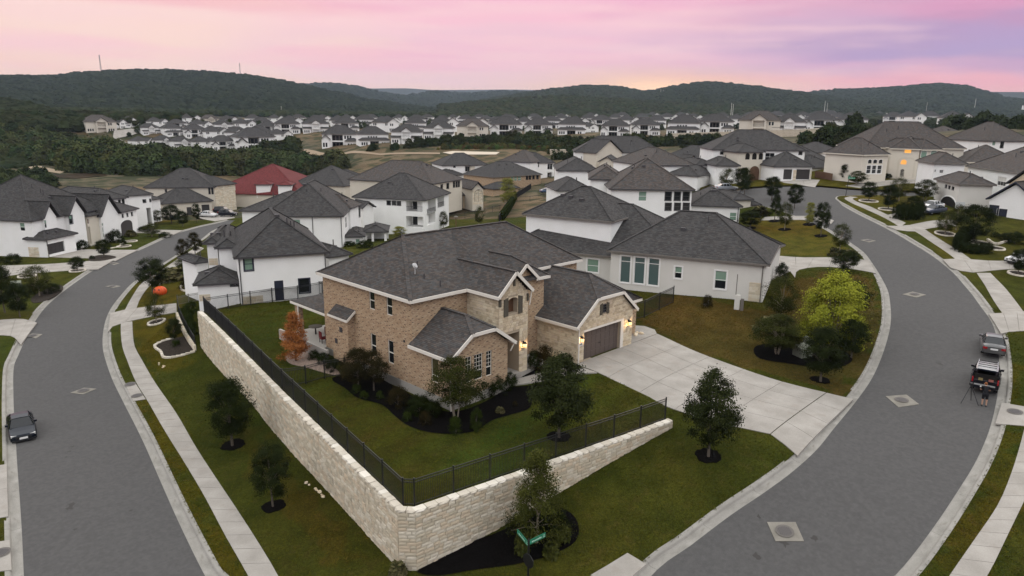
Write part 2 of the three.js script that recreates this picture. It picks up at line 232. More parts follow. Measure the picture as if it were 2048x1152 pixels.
M.wood = std({ map: tex(128, 256, (u, v) => mixc(L3(.06, .028, .014), L3(.15, .075, .038), fbm(u * 30, v * 3, 905, 4)), { metresX: 1, metresY: 2 }), roughness: 0.6 });
M.shutter = std({ color: new THREE.Color(.095, .085, .066), roughness: 0.7 });
M.limestone = std({ map: speck(512, L3(.40, .34, .26), L3(.62, .55, .44), 70, 9, 921, 3, (c, u, v) => mixc(c, L3(.44, .30, .19), smooth(0.6, 0.85, fbm(u * 6, v * 6, 930, 4, 6)) * 0.4)), bumpMap: stuccoBump, bumpScale: 0.02, roughness: 0.95 });
M.mortar = std({ color: new THREE.Color(.36, .30, .225) }); M.footing = stucco(.36, .34, .31, 941);
M.stonePal = [[0.678, 0.562, 0.403], [0.604, 0.493, 0.345], [0.721, 0.625, 0.466], [0.647, 0.541, 0.413], [0.519, 0.419, 0.297], [0.700, 0.594, 0.435]].map((c, i) => std({ color: new THREE.Color(...c), bumpMap: stuccoBump, bumpScale: 0.03, roughness: 0.95 }));
M.wallPal = [[0.672, 0.599, 0.470], [0.627, 0.549, 0.420], [0.722, 0.655, 0.532], [0.571, 0.504, 0.386], [0.655, 0.549, 0.409], [0.694, 0.638, 0.521]].map((c) => std({ color: new THREE.Color(...c), bumpMap: stuccoBump, bumpScale: 0.03, roughness: 0.95 }));
M.capStone = [[.68, .62, .52], [.60, .545, .455], [.74, .69, .60]].map((c) => std({ color: new THREE.Color(...c), bumpMap: stuccoBump, bumpScale: 0.03, roughness: 0.95 }));
M.bark = std({ map: tex(64, 128, (u, v) => mixc(L3(.06, .05, .04), L3(.17, .145, .12), fbm(u * 12, v * 5, 951, 4)), { metresX: 0.6, metresY: 1 }), roughness: 1 });
M.paleBark = std({ color: new THREE.Color(.26, .22, .17), roughness: 0.9 });
M.leaf = std({ vertexColors: true, roughness: 0.9, specularIntensity: .05, side: THREE.DoubleSide });
// ---------- ground ----------
function curve(pts, n = 60) { return new THREE.CatmullRomCurve3(pts, false, 'centripetal').getSpacedPoints(n); }
const landAll = (px, F) => { const o = []; for (let i = 0; i < px.length; i += 2) o.push(land(px[i], px[i + 1], F)); return o; };
function offsetLine(line, d) { // to the right of travel by d, in plan
  return line.map((p, i) => { const a = line[Math.max(0, i - 1)], b = line[Math.min(line.length - 1, i + 1)], l = Math.hypot(b.x - a.x, b.z - a.z); return V(p.x - (b.z - a.z) / l * d, p.y, p.z + (b.x - a.x) / l * d); });
}
function refine(tris, big) { // split every edge longer than big(midpoint), without cracks
  for (let pass = 0; pass < 9; pass++) {
    const out = []; let more = false;
    for (const [a, b, c] of tris) {
      const lg = (p, q) => { const l = Math.hypot(p.x - q.x, p.z - q.z); return l > big((p.x + q.x) / 2, (p.z + q.z) / 2); }, m = (p, q) => V((p.x + q.x) / 2, 0, (p.z + q.z) / 2);
      const s = [lg(a, b), lg(b, c), lg(c, a)], k = s[0] + s[1] + s[2];
      if (!k) { out.push([a, b, c]); continue; } more = true;
      if (k === 3) { const x = m(a, b), y = m(b, c), z = m(c, a); out.push([a, x, z], [x, b, y], [z, y, c], [x, y, z]); } else {
        const r = k === 1 ? (s[0] ? [a, b, c] : s[1] ? [b, c, a] : [c, a, b]) : (!s[0] ? [b, c, a] : !s[1] ? [c, a, b] : [a, b, c]), [p, q, w] = r, x = m(p, q);
        if (k === 1) out.push([p, x, w], [x, q, w]); else { const y = m(q, w); out.push([p, x, y], [x, q, y], [p, y, w]); }
      }
    }
    tris = out; if (!more) break;
  }
  return tris;
}
const near = (x, z) => Math.max(1.1, Math.hypot(x, z) * 0.022);
function sheet(outline, F, { off = 0, big = near, color, skirt = 0 } = {}) {
  const idx = THREE.ShapeUtils.triangulateShape(outline.map((p) => new THREE.Vector2(p.x, p.z)), []);
  const tris = refine(idx.map((t) => t.map((i) => outline[i])), big), pos = [], uv = [], col = [], cache = new Map();
  const put = (p) => { const key = p.x.toFixed(4) + ',' + p.z.toFixed(4); let y = cache.get(key); if (y === undefined) { y = F(p.x, p.z) + off; cache.set(key, y); } pos.push(p.x, y, p.z); uv.push(p.x, p.z); if (color) col.push(...color(p.x, p.z)); };
  for (const [a, b, c] of tris) { const up = (b.z - a.z) * (c.x - a.x) - (b.x - a.x) * (c.z - a.z) > 0; put(a); put(up ? b : c); put(up ? c : b); }
  if (skirt) for (let i = 0; i < outline.length; i++) { const a = outline[i], b = outline[(i + 1) % outline.length], ya = F(a.x, a.z) + off, yb = F(b.x, b.z) + off; for (const q of [[a, ya], [b, yb], [b, yb - skirt], [a, ya], [b, yb - skirt], [a, ya - skirt]]) { pos.push(q[0].x, q[1], q[0].z); uv.push(q[0].x + q[0].z, q[1]); if (color) col.push(...color(q[0].x, q[0].z)); } }
  const g = new THREE.BufferGeometry(); g.setAttribute('position', new THREE.Float32BufferAttribute(pos, 3)); g.setAttribute('uv', new THREE.Float32BufferAttribute(uv, 2)); if (color) g.setAttribute('color', new THREE.Float32BufferAttribute(col, 3));
  g.computeVertexNormals(); return g;
}
const inside = (poly, x, z) => { let c = false; for (let i = 0, j = poly.length - 1; i < poly.length; j = i++) { const a = poly[i], b = poly[j]; if ((a.z > z) !== (b.z > z) && x < (b.x - a.x) * (z - a.z) / (b.z - a.z) + a.x) c = !c; } return c; };

// one sheet of earth to the horizon, kept a little under the streets and lawns close by
{
  const rs = [0]; let r = 4; while (r < 9500) { rs.push(r); r += Math.max(3, r * 0.028); }
  const as = []; for (let a = -62; a <= 62; a += 0.55) as.push(a); for (let a = 66; a < 298; a += 8) as.push(a);
  const pos = [], uv = [], col = [], index = [];
  for (const q of rs) for (const a of as) {
    const x = Math.sin(a * Math.PI / 180) * q, z = -Math.cos(a * Math.PI / 180) * q, n = q > 420 ? (fbm(x / 60, z / 60, 5, 3) - 0.5) * 3 : 0;
    pos.push(x, T(x, z) - 0.34 * (1 - smooth(180, 240, q)) + n, z); uv.push(x, z);
    const g = smooth(0.4, 0.6, fbm(x / 45, z / 45, 12, 4)); const t = q > 900 ? [.30, .33, .30] : mixc([.8, .85, .8], [1.12, 1.0, .9], g); col.push(...t);
  }
  const n = as.length;
  for (let i = 0; i < rs.length - 1; i++) for (let j = 0; j < n; j++) { const k = (j + 1) % n, a = i * n + j, b = i * n + k, c = a + n, d = b + n; index.push(a, b, c, b, d, c); }
  const g = new THREE.BufferGeometry(); g.setAttribute('position', new THREE.Float32BufferAttribute(pos, 3)); g.setAttribute('uv', new THREE.Float32BufferAttribute(uv, 2)); g.setAttribute('color', new THREE.Float32BufferAttribute(col, 3)); g.setIndex(index); g.computeVertexNormals();
  struct('ground', g, M.earth, 'dry earth and scrub running to the hills');
}
// ---------- streets: edges of the asphalt as lines on the land ----------
const lowT = (x, z) => T(x, z) - 0.12;
const LL = curve([...landAll([60, 1420, 53, 1250, 48, 1152, 43, 1049, 33, 905, 27, 795, 28.7, 729, 36, 712, 52, 676, 67.7, 646.7, 94.8, 610.6, 126.4, 583.5, 158, 560, 192, 538, 225.7, 522.6, 278, 501, 347, 470, 399, 454.5, 437, 446, 470, 437], lowT)], 150);
const LR = curve([V(-22, 0, -12), ...landAll([437, 1200, 410, 1152, 348, 1024, 287, 885, 246, 803, 221, 750, 207, 705, 205, 687, 206.5, 662.5, 213, 635, 225.7, 610.6, 243.7, 588, 266, 565, 305.6, 539.6, 352.4, 510, 399, 480.6, 434, 457, 480, 446], lowT)], 150);
const RL = curve([V(-4, 0, -14), ...landAll([1302, 1152, 1384, 1089, 1462, 1030, 1533, 982, 1586.7, 942, 1631, 902, 1671, 853, 1711, 804, 1742, 760, 1764.4, 711, 1777.8, 666.7, 1782, 640, 1781, 612, 1776, 582, 1762.7, 555, 1743.6, 524.7, 1724.5, 501.8, 1694, 480.7, 1659.5, 459, 1622, 442, 1575, 424, 1530, 411], lowT)], 150);
const RR = curve([V(8, 0, -6), ...landAll([1700, 1240, 1789, 1152, 1817.8, 1120, 1871, 1049, 1915.6, 982, 1951, 924, 1977.8, 862, 1994, 795.6, 1999, 751, 1997, 706.7, 1987, 653, 1961, 612.5, 1938.4, 582, 1911.6, 551, 1877, 521, 1842.9, 498, 1804.7, 475, 1770.3, 456, 1739.7, 440.6, 1709, 425, 1686, 412, 1670, 403, 1664, 396, 1672, 392, 1694, 391, 1724, 390, 1770, 390, 1850, 393], lowT)], 170);
function band(A, B, off, F, across = 8, name, mat, label) { // a strip of paving between two lines
  const n = A.length, pos = [], uv = [], index = [];
  for (let i = 0; i < n; i++) for (let k = 0; k <= across; k++) { const x = lerp(A[i].x, B[i].x, k / across), z = lerp(A[i].z, B[i].z, k / across); pos.push(x, F(x, z) + off, z); uv.push(x, z); }
  for (let i = 0; i < n - 1; i++) for (let k = 0; k < across; k++) { const a = i * (across + 1) + k, b = a + 1, c = a + across + 1, d = c + 1; index.push(a, b, c, b, d, c); }
  const g = new THREE.BufferGeometry(); g.setAttribute('position', new THREE.Float32BufferAttribute(pos, 3)); g.setAttribute('uv', new THREE.Float32BufferAttribute(uv, 2)); g.setIndex(index); g.computeVertexNormals();
  return name ? struct(name, g, mat, label) : g;
}
const resample = (line, n) => { const c = new THREE.CatmullRomCurve3(line, false, 'centripetal'); return c.getSpacedPoints(n); };
{
  const g = band(LL, LR, -0.12, T, 10); struct('road', g, M.asphalt, 'grey asphalt street curving along the left side');
  // right-hand street up to the junction, then the cross street
  const a = RL, b = resample(RR.slice(0, 142), 150);
  struct('road', band(a, b, -0.12, T, 10), M.asphalt, 'grey asphalt street sweeping round the right side');
  const cross = landAll([1380, 396, 1440, 385, 1500, 377, 1560, 372.5, 1640, 373.5, 1690, 378, 1740, 382, 1800, 384, 1870, 386, 1870, 394, 1770, 391, 1700, 392, 1672, 397, 1700, 425, 1640, 452, 1590, 432, 1520, 412, 1440, 404, 1380, 412]);
  struct('road', sheet(cross, T, { off: -0.09 }), M.asphalt, 'asphalt cul-de-sac in front of the houses at the top of the street');
}
// gutter and kerb: one cross-section swept along an asphalt edge, cut into lengths with open joints
const kerbProfile = [[-0.03, -0.13], [0.42, -0.155], [0.5, -0.13], [0.57, -0.03], [0.63, 0.0], [0.82, 0.012], [0.84, -0.25]];
function kerb(line, side, name, label, from = 0, to = line.length - 1, dips = []) {
  const root = new THREE.Group(); root.name = numbered(name); scene.add(root); tag(root, label, null, null, 'structure');
  const offs = kerbProfile.map(([d]) => offsetLine(line, d * side)), seg = 5;
  for (let i = from; i < to; i += seg) {
    const pos = [], uv = [], index = [], e = Math.min(to, i + seg), gap = 0.012;
    for (let j = i; j <= e; j++) kerbProfile.forEach(([d, h], k) => {
      const p = offs[k][j].clone(); if (j === e && j < to) p.lerp(offs[k][j - 1], gap); const y = T(p.x, p.z);
      let hh = h; if (dips.some((poly) => inside(poly, p.x, p.z)) && d > 0.45 && h > -0.2) hh = Math.min(h, -0.11 + (d - 0.45) * 0.15);
      pos.push(p.x, y + hh, p.z); uv.push(d * 1.3 + h, j * 0.6);
    });
    const n = kerbProfile.length; for (let j = 0; j < e - i; j++) for (let k = 0; k < n - 1; k++) { const a = j * n + k, b = a + 1, c = a + n, d = c + 1; if (side > 0) index.push(a, c, b, b, c, d); else index.push(a, b, c, b, d, c); }
    const g = new THREE.BufferGeometry(); g.setAttribute('position', new THREE.Float32BufferAttribute(pos, 3)); g.setAttribute('uv', new THREE.Float32BufferAttribute(uv, 2)); g.setIndex(index); const f = g.toNonIndexed(); f.computeVertexNormals(); part('kerb_length', f, M.kerb, root);
  }
}
// ---------- lawns ----------
const BACK = 0.72;
const lawnPolys = {};
const greens = []; // zones: polygon and tint
const tintZone = (px, c, soft = 1.5) => greens.push([landAll(px), c, soft]);
tintZone([1278, 640, 1345, 585, 1530, 622, 1590, 560, 1660, 540, 1745, 560, 1772, 640, 1735, 750, 1690, 792, 1640, 770, 1500, 735, 1380, 700], [1.5, 1.02, 1.6]);
tintZone([1530, 520, 1500, 430, 1640, 445, 1720, 510, 1560, 512], [1.7, 1.3, 1.25]);
tintZone([1690, 385, 1850, 380, 1900, 420, 1700, 425], [1.5, 1.25, 1.1]);
tintZone([1850, 460, 1920, 456, 1930, 520, 1880, 520], [1.4, 1.15, .9]);
tintZone([245, 640, 350, 630, 390, 740, 300, 740], [1.5, 1.15, .9]);
tintZone([265, 560, 370, 550, 360, 620, 265, 630], [1.5, 1.15, .85]);
tintZone([260, 800, 300, 790, 500, 1152, 440, 1152], [1.3, 1.08, .8]);
tintZone([1840, 1152, 1960, 930, 2048, 820, 2048, 1000, 1930, 1152], [1.35, 1.05, .9]);
tintZone([2000, 720, 2048, 740, 2048, 820, 2000, 800], [1.5, 1.05, .75]);
tintZone([270, 400, 420, 400, 420, 440, 270, 445], [1.6, 1.2, .9]);
tintZone([560, 905, 500, 830, 470, 830, 470, 880, 560, 1000, 660, 1120, 730, 1120], [1.25, 1.0, 1.0]);
const lawnTint = (x, z) => { let c = [1, 1, 1]; for (const [poly, t] of greens) if (inside(poly, x + (vnoise(x * 0.9, z * 0.9, 3) - 0.5) * 2.2, z + (vnoise(x * 0.9, z * 0.9, 4) - 0.5) * 2.2)) c = t; const n = 0.86 + 0.3 * fbm(x * 0.16, z * 0.16, 44, 3), w = fbm(x * 0.1, z * 0.1, 52, 3); return [c[0] * n * (1 + (w - 0.5) * 0.5), c[1] * n, c[2] * n]; };
const backOf = (line, side) => offsetLine(line, BACK * side);
const LLb = backOf(LL, -1), LRb = backOf(LR, 1), RLb = backOf(RL, -1), RRb = backOf(RR, 1);
// the wall line, in plan (u, v of the house): start by the neighbour's bed, chamfered corner, end at the driveway
const WALL = [[-15.3, 36.6], [-22.45, -7.05], [-21.85, -7.75], [-2.75, -10.75]];
const wallIn = (d) => [[-15.3 + d, 36.6], [-22.45 + d, -7.05 + d * 0.35], [-21.85 + d * 0.35, -7.75 + d], [-2.75, -10.75 + d]];
const gardenLine = [...wallIn(0.2), [-0.9, -8.8], [-0.6, -7.4], [-0.05, -0.4], [-0.05, 2], [12.2, 2.2], [12.4, 22], [7, 36], [-4, 38]].map(([u, v]) => uv2w(u, v));
{
  const far = [V(-78, 0, -170), V(-20, 0, -175), V(10, 0, -150), ...landAll([1340, 412, 1390, 414])];
  const between = [...LRb.slice(0, 146), ...landAll([470, 440]), ...far, ...RLb.slice(0, 149).reverse()];
  struct('lawn', sheet(between, T, { color: lawnTint }), M.lawn, 'mown lawns between the two streets');
  const left = [...LLb.slice(0, 149), V(-75, 0, -165), V(-112, 0, -165), V(-112, 0, -60), V(-70, 0, -14)];
  struct('lawn', sheet(left, T, { color: lawnTint }), M.lawn, 'green front lawns left of the left street');
  const right = [...RRb.slice(0, 168), V(118, 0, -150), V(118, 0, -60), V(70, 0, -6)];
  struct('lawn', sheet(right, T, { color: lawnTint }), M.lawn, 'front lawns right of the right street');
  const top = landAll([1400, 384, 1500, 374.5, 1560, 371, 1640, 371.5, 1690, 376, 1740, 379, 1860, 383, 1900, 360, 1700, 340, 1400, 340]);
  struct('lawn', sheet(top, T, { off: 0.03, color: (x, z) => mulc([1.35, 1.1, .9], 0.9 + 0.2 * fbm(x * .2, z * .2, 9, 3)) }), M.lawn, 'lawn along the far side of the cul-de-sac');
  struct('lawn', sheet(gardenLine, Y, { color: (x, z) => { const n = 0.85 + 0.35 * fbm(x * 0.2, z * 0.2, 46, 3), w = fbm(x * 0.13, z * 0.13, 57, 3), m = 1 + 0.10 * Math.sin((x * 0.8 + z * 0.6) * 2.4); return [n * (0.95 + (w - 0.5) * 0.7), n * 1.02 * m, n]; } }), M.lawn, 'raised green lawn inside the stone wall');
}
// ---------- drives and pavements: separate slabs with open joints ----------
const bare = []; // ground without grass
const keepOut = (poly) => { const xs = poly.map((p) => p.x), zs = poly.map((p) => p.z); bare.push([poly, Math.min(...xs), Math.max(...xs), Math.min(...zs), Math.max(...zs)]); return poly; };
function slabs(root, A, B, na, nb, F, off, mat, name = 'slab', gap = 0.03) { keepOut([...resample(A, 24), ...resample(B, 24).reverse()]); // A, B: lines of the same length; na panels along, nb across
  const a = resample(A, na * 4), b = resample(B, na * 4);
  for (let i = 0; i < na; i++) for (let k = 0; k < nb; k++) {
    const P = (s, t) => { const f = i * 4 + s * 4, i0 = Math.min(na * 4 - 1, Math.floor(f)), q = f - i0, x0 = V().lerpVectors(a[i0], a[i0 + 1], q), x1 = V().lerpVectors(b[i0], b[i0 + 1], q); return V().lerpVectors(x0, x1, (k + t) / nb); };
    const len = P(0, .5).distanceTo(P(1, .5)) || 1, wid = P(.5, 0).distanceTo(P(.5, 1)) || 1, gs = gap / len / 2, gt = gap / wid / 2, ring = [], n = Math.max(1, Math.round(len / 1.2)), w = Math.max(1, Math.round(wid / 1.2));
    for (let s = 0; s <= n; s++) ring.push(P(lerp(gs, 1 - gs, s / n), gt)); for (let t = 1; t <= w; t++) ring.push(P(1 - gs, lerp(gt, 1 - gt, t / w))); for (let s = n - 1; s >= 0; s--) ring.push(P(lerp(gs, 1 - gs, s / n), 1 - gt)); for (let t = w - 1; t > 0; t--) ring.push(P(gs, lerp(gt, 1 - gt, t / w)));
    part(name, sheet(ring, F, { off, skirt: 0.12, big: () => 1.3 }), mat, root);
  }
}
function paved(name, label) { const r = new THREE.Group(); r.name = numbered(name); scene.add(r); return tag(r, label, null, null, 'structure'); }
const dips = [];
{
  let r = paved('pavement', 'pale concrete pavement along the left street below the stone wall');
  slabs(r, landAll([500, 1160, 496, 1152, 451, 1073, 410, 995.6, 369, 926, 328, 860, 293, 799, 272.5, 766, 254, 721, 245, 696, 241.5, 667, 241.5, 645]), landAll([561, 1160, 557, 1152, 516, 1083.6, 475, 1020, 434, 958.7, 389, 889, 348, 819, 311, 766, 287, 725, 270, 694, 266, 667, 265, 643]), 32, 1, T, 0.03, M.concrete);
  r = paved('pavement', 'concrete pavement beyond the crossing drive on the left street');
  slabs(r, landAll([249.4, 621, 259.5, 601.6, 269.7, 584.6, 284, 566, 322, 541, 362, 514, 396, 492]), landAll([272, 620, 280, 599, 293, 579, 306, 566, 338, 544, 376, 518, 408, 497]), 28, 1, T, 0.03, M.concrete);
  r = paved('driveway', 'concrete drive of the white house off the left street');
  slabs(r, landAll([216, 665, 234, 648, 265, 642, 300, 634, 354, 625]), landAll([221, 627, 238, 622, 270, 617, 300, 613, 353, 607]), 5, 2, T, 0.05, M.concrete); dips.push(landAll([205, 672, 240, 655, 240, 618, 205, 620]));
  slabs(paved('pavement', 'concrete pad with two manhole covers beside the pavement'), landAll([250, 768, 266, 803]), landAll([271, 766, 292, 799]), 1, 1, T, 0.045, M.concrete);
  // the drive of the brick house
  r = paved('driveway', 'wide concrete driveway from the garage down to the right street');
  const g0 = uv2w(0.05, -0.02), g1 = uv2w(7.3, -0.02), k0 = land(1540, 872), k1 = land(1640, 770);
  const leftEdge = [g0, land(1205, 750), land(1300, 801), land(1420, 842), land(1540, 869)], rightEdge = [uv2w(11.5, 0.05), land(1390, 703), land(1470, 733), land(1560, 763), land(1652, 786)];
  slabs(r, leftEdge, rightEdge, 5, 4, T, 0.05, M.concrete);
  slabs(r, [land(1541, 869.5), land(1566, 888), land(1595, 913)], [land(1653, 786.5), land(1680, 793), land(1707, 799)], 1, 4, T, 0.05, M.concrete);
  dips.push(landAll([1560, 915, 1600, 925, 1730, 800, 1690, 780, 1650, 790]));
  part('slab', sheet([...[[7.35, 0.05], [11.45, 0.1], [12.3, 0.9], [12.5, 2.2], [11.9, 3.1], [10.6, 3.3], [9.6, 2.9], [8.0, 2.7], [7.35, 2.0]].map(([u, v]) => uv2w(u, v))], T, { off: 0.055, skirt: 0.1 }), M.concrete, r);
  slabs(paved('path', 'pale path from the driveway to the front porch'), [uv2w(-0.3, -2.4), uv2w(-2, -1.2), uv2w(-4.4, 0.2), uv2w(-6.4, 1.6)], [uv2w(-0.3, -0.9), uv2w(-1.4, 0), uv2w(-3.6, 1.2), uv2w(-4.9, 1.75)], 4, 1, (x, z) => Math.max(Y(x, z), T(x, z)), 0.10, M.concrete);
  slabs(paved('pavement', 'short concrete ramp at the street corner'), landAll([1180, 1152, 1255, 1107]), landAll([1240, 1175, 1293, 1130]), 1, 1, T, 0.06, M.concrete);
  // right-hand pavement
  r = paved('pavement', 'concrete pavement along the right street at the frame edge');
  slabs(r, landAll([1880, 1180, 1898, 1152, 1951, 1075.6, 1995.6, 1009, 2022, 946.7, 2040, 889, 2050, 850]), landAll([1950, 1190, 1975.6, 1152, 2017.8, 1066.7, 2050, 1000, 2076, 946, 2094, 889, 2104, 850]), 14, 1, T, 0.03, M.concrete);
  slabs(paved('pavement', 'concrete pad with a round cover beside the black SUV'), landAll([1990, 848, 2003, 806]), landAll([2052, 853, 2062, 816]), 1, 1, T, 0.045, M.concrete);
  r = paved('driveway', 'concrete drive off the right street next to the silver car');
  slabs(r, landAll([2002, 668, 2022, 664, 2060, 662]), landAll([1977, 628, 2010, 626, 2060, 622]), 3, 1, T, 0.045, M.concrete); dips.push(landAll([1985, 670, 2010, 670, 1990, 620, 1965, 625]));
  slabs(paved('pavement', 'concrete pavement between two lawns on the right'), landAll([2005, 628, 1990, 606, 1969, 570, 1953, 546]), landAll([2050, 628, 2048, 625, 2012, 578, 1981, 546]), 8, 1, T, 0.03, M.concrete);
  r = paved('driveway', 'broad concrete drive of the stone house on the right');
  slabs(r, landAll([1900, 535, 1935, 545, 1990, 541, 2055, 536]), landAll([1885, 519, 1925, 518, 1985, 522, 2055, 520]), 4, 1, T, 0.045, M.concrete); dips.push(landAll([1880, 545, 1925, 560, 1925, 515, 1870, 505]));
  slabs(paved('pavement', 'concrete pavement past the square planter on the right'), landAll([1915, 522, 1880, 496, 1840, 469, 1828, 462]), landAll([1945, 521, 1915, 500, 1865, 469, 1850, 459]), 9, 1, T, 0.03, M.concrete);
  r = paved('driveway', 'concrete drive in front of the boxy hedge on the right');
  slabs(r, landAll([1793, 460, 1830, 464, 1850, 459, 1890, 453, 1915, 452]), landAll([1772, 452, 1808, 452, 1830, 448, 1870, 441, 1905, 440]), 4, 1, T, 0.045, M.concrete); dips.push(landAll([1770, 450, 1800, 470, 1820, 460, 1790, 440]));
  slabs(paved('pavement', 'concrete pavement round the corner lawn on the right'), landAll([1800, 455, 1765, 434, 1730, 418, 1699, 404, 1689, 396, 1700, 393]), landAll([1812, 446, 1780, 432, 1742, 414, 1713, 403, 1706, 397, 1716, 394.5]), 14, 1, T, 0.03, M.concrete);
  slabs(paved('driveway', 'concrete forecourt of the hedge house behind the parked cars'), landAll([1785, 441, 1800, 436, 1830, 428, 1868, 420]), landAll([1767, 432, 1785, 428, 1815, 420, 1850, 413]), 3, 1, T, 0.045, M.concrete);
  // middle lot and the cul-de-sac
  r = paved('driveway', 'concrete drive of the grey house curving to the right street');
  slabs(r, landAll([1556, 512, 1600, 515, 1650, 515, 1700, 516, 1738, 522]), landAll([1590, 556, 1598, 540, 1640, 534, 1700, 538, 1752, 547]), 5, 1, T, 0.045, M.concrete); dips.push(landAll([1715, 510, 1745, 560, 1775, 555, 1745, 505]));
  slabs(r, landAll([1556, 512, 1530, 502]), landAll([1598, 534, 1545, 560]), 1, 2, T, 0.045, M.concrete);
  slabs(paved('pavement', 'white path crossing the brown lawn with young trees'), landAll([1530, 434, 1600, 432, 1640, 434, 1668, 441]), landAll([1520, 441, 1590, 440, 1630, 441, 1662, 448]), 8, 1, T, 0.035, M.concrete);
  slabs(paved('driveway', 'concrete drive before the two-door garage at the cul-de-sac'), landAll([1568, 366, 1592, 369, 1630, 375]), landAll([1545, 357, 1580, 358, 1640, 360]), 3, 2, T, 0.05, M.concrete);
  slabs(paved('driveway', 'curved pale drive in front of the mansion'), landAll([1690, 372, 1740, 364, 1800, 359, 1850, 358]), landAll([1722, 377, 1760, 373, 1805, 368, 1860, 366]), 4, 1, T, 0.05, M.concrete);
  // left-hand drives
  slabs(paved('driveway', 'concrete drive meeting the left kerb below the dark sedan'), landAll([-60, 940, 14, 929]), landAll([-60, 1046, 17, 1034]), 2, 2, T, 0.045, M.concrete); dips.push(landAll([5, 928, 40, 926, 46, 1034, 5, 1036]));
  slabs(paved('pavement', 'concrete pad with a cover at the lower left frame edge'), landAll([-50, 1090, 20, 1081]), landAll([-50, 1150, 24, 1141]), 1, 1, T, 0.045, M.concrete);
  r = paved('driveway', 'pale drive leaving the left street below the young trees');
  slabs(r, landAll([74, 646, 40, 638, -10, 641]), landAll([42, 690, 20, 672, -14, 671]), 3, 1, T, 0.045, M.concrete); dips.push(landAll([30, 690, 60, 690, 85, 635, 60, 630]));
  r = paved('driveway', 'long pale drive leading left from the bend in the street');
  slabs(r, landAll([196, 539, 150, 541, 90, 545, 30, 550, -10, 558]), landAll([232, 518, 170, 523, 100, 528, 50, 530, -10, 532]), 6, 1, T, 0.045, M.concrete); dips.push(landAll([190, 548, 205, 536, 245, 512, 225, 508]));
  r = paved('driveway', 'pale drive before the dark garage door on the left');
  slabs(r, landAll([231, 522, 180, 517, 140, 516, 94, 514]), landAll([276, 500, 220, 500, 175, 499, 130, 500]), 4, 2, T, 0.045, M.concrete); dips.push(landAll([225, 528, 245, 520, 290, 500, 270, 494]));
  slabs(paved('path', 'pale entrance path of the white house on the left'), landAll([135, 502, 170, 497]), landAll([160, 500, 192, 490]), 2, 1, T, 0.05, M.concrete);
  slabs(paved('driveway', 'pale drive before the arched garage on the left'), landAll([346, 470, 310, 467, 245, 466]), landAll([366, 461, 330, 460, 280, 459]), 3, 1, T, 0.045, M.concrete);
  slabs(paved('driveway', 'pale drive with parked cars beside the stone tower'), landAll([430, 443, 405, 438, 395, 434]), landAll([470, 436, 465, 432, 460, 428]), 2, 1, T, 0.045, M.concrete);
}
kerb(LL, -1, 'kerb', 'concrete kerb and gutter on the outer side of the left street', 0, 148, dips);
kerb(LR, 1, 'kerb', 'concrete kerb and gutter on the inner side of the left street', 0, 144, dips);
kerb(RL, -1, 'kerb', 'concrete kerb and gutter on the inner side of the right street', 0, 148, dips);
kerb(RR, 1, 'kerb', 'concrete kerb and gutter on the outer side of the right street', 0, 168, dips);
// concrete diamonds with iron covers
function cover(px, py, rPx, i) {
  const p = land(px, py, lowT), r = 0.38, t = thing('manhole_cover', 'round iron manhole cover ' + i, 'manhole cover', V(p.x, T(p.x, p.z) - 0.085, p.z)); t.quaternion.setFromUnitVectors(V(0, 1, 0), V(T(p.x - .5, p.z) - T(p.x + .5, p.z), 1, T(p.x, p.z - .5) - T(p.x, p.z + .5)).normalize());
  const m = new MB(); m.tube(V(0, -0.02, 0), V(0, 0.05, 0), r, r, 20); m.build('lid', std({ color: new THREE.Color(.085, .075, .07), roughness: 0.6 }), t);
  const q = new MB(); for (let k = -3; k <= 3; k++) { const w = Math.sqrt(r * r - (k * .09) ** 2) * 0.8; q.box(k * .09 - .015, 0.05, -w, k * .09 + .015, 0.06, w); } q.build('rib', M.darkTrim, t);
  const o = new MB(); for (let k = 0; k < 24; k++) { const a = k / 24 * 6.2832, b = (k + 1) / 24 * 6.2832, P = (x, s, h) => V(Math.cos(x) * s, h, Math.sin(x) * s); o.poly(P(b, r + .1, .045), P(a, r + .1, .045), P(a, r + .01, .045), P(b, r + .01, .045)); } o.build('frame', std({ color: new THREE.Color(.13, .12, .11), roughness: 0.7 }), t);
  return t;
}
const diamond = (pts, label) => struct('pavement', sheet(landAll(pts, lowT), T, { off: -0.085, skirt: 0.04, big: () => 0.9 }), M.oldConcrete, label);
const DIA = [[1534, 1045, 1591, 1045, 1608, 1083, 1551, 1083, 1569, 1064, 'on the nearest concrete diamond of the right street'], [1771, 793, 1813, 790, 1838, 809, 1797, 815, 1803, 801, 'on the second concrete diamond of the right street'],
  [1805, 589, 1825, 583.5, 1852, 590, 1833, 595.5, 1829, 589, 'on the third concrete diamond of the right street'], [1721, 480.5, 1735, 478.5, 1752, 482, 1738, 485, 1737, 481.5, 'on the farthest concrete diamond of the right street'],
  [141, 786, 168, 776, 193, 778, 166, 789, 167, 782, 'on the diamond in the middle of the left street'], [54, 671, 65, 667.5, 85, 669, 72, 677, 65, 672, 'on the diamond by the left kerb of the left street'],
  [211, 573, 226, 570, 242, 572.5, 227, 576, 225, 573, 'on the diamond where the left street bends'], [218, 527, 228, 524, 239, 527, 228, 530, 227, 527, 'on the farthest diamond of the left street']];
for (const d of DIA) { diamond(d.slice(0, 8), 'concrete diamond round a manhole in the asphalt'); cover(d[8], d[9], 14, d[10]); }
for (const [x, y, l] of [[261, 772, 'upper of two on the pad beside the left pavement'], [274.5, 795, 'lower of two on the pad beside the left pavement'], [2029, 828, 'on the pad beside the black SUV'], [3, 1111, 'on the pad at the lower left frame edge']]) { const c = cover(x, y, 9, l); c.position.y += 0.13; }
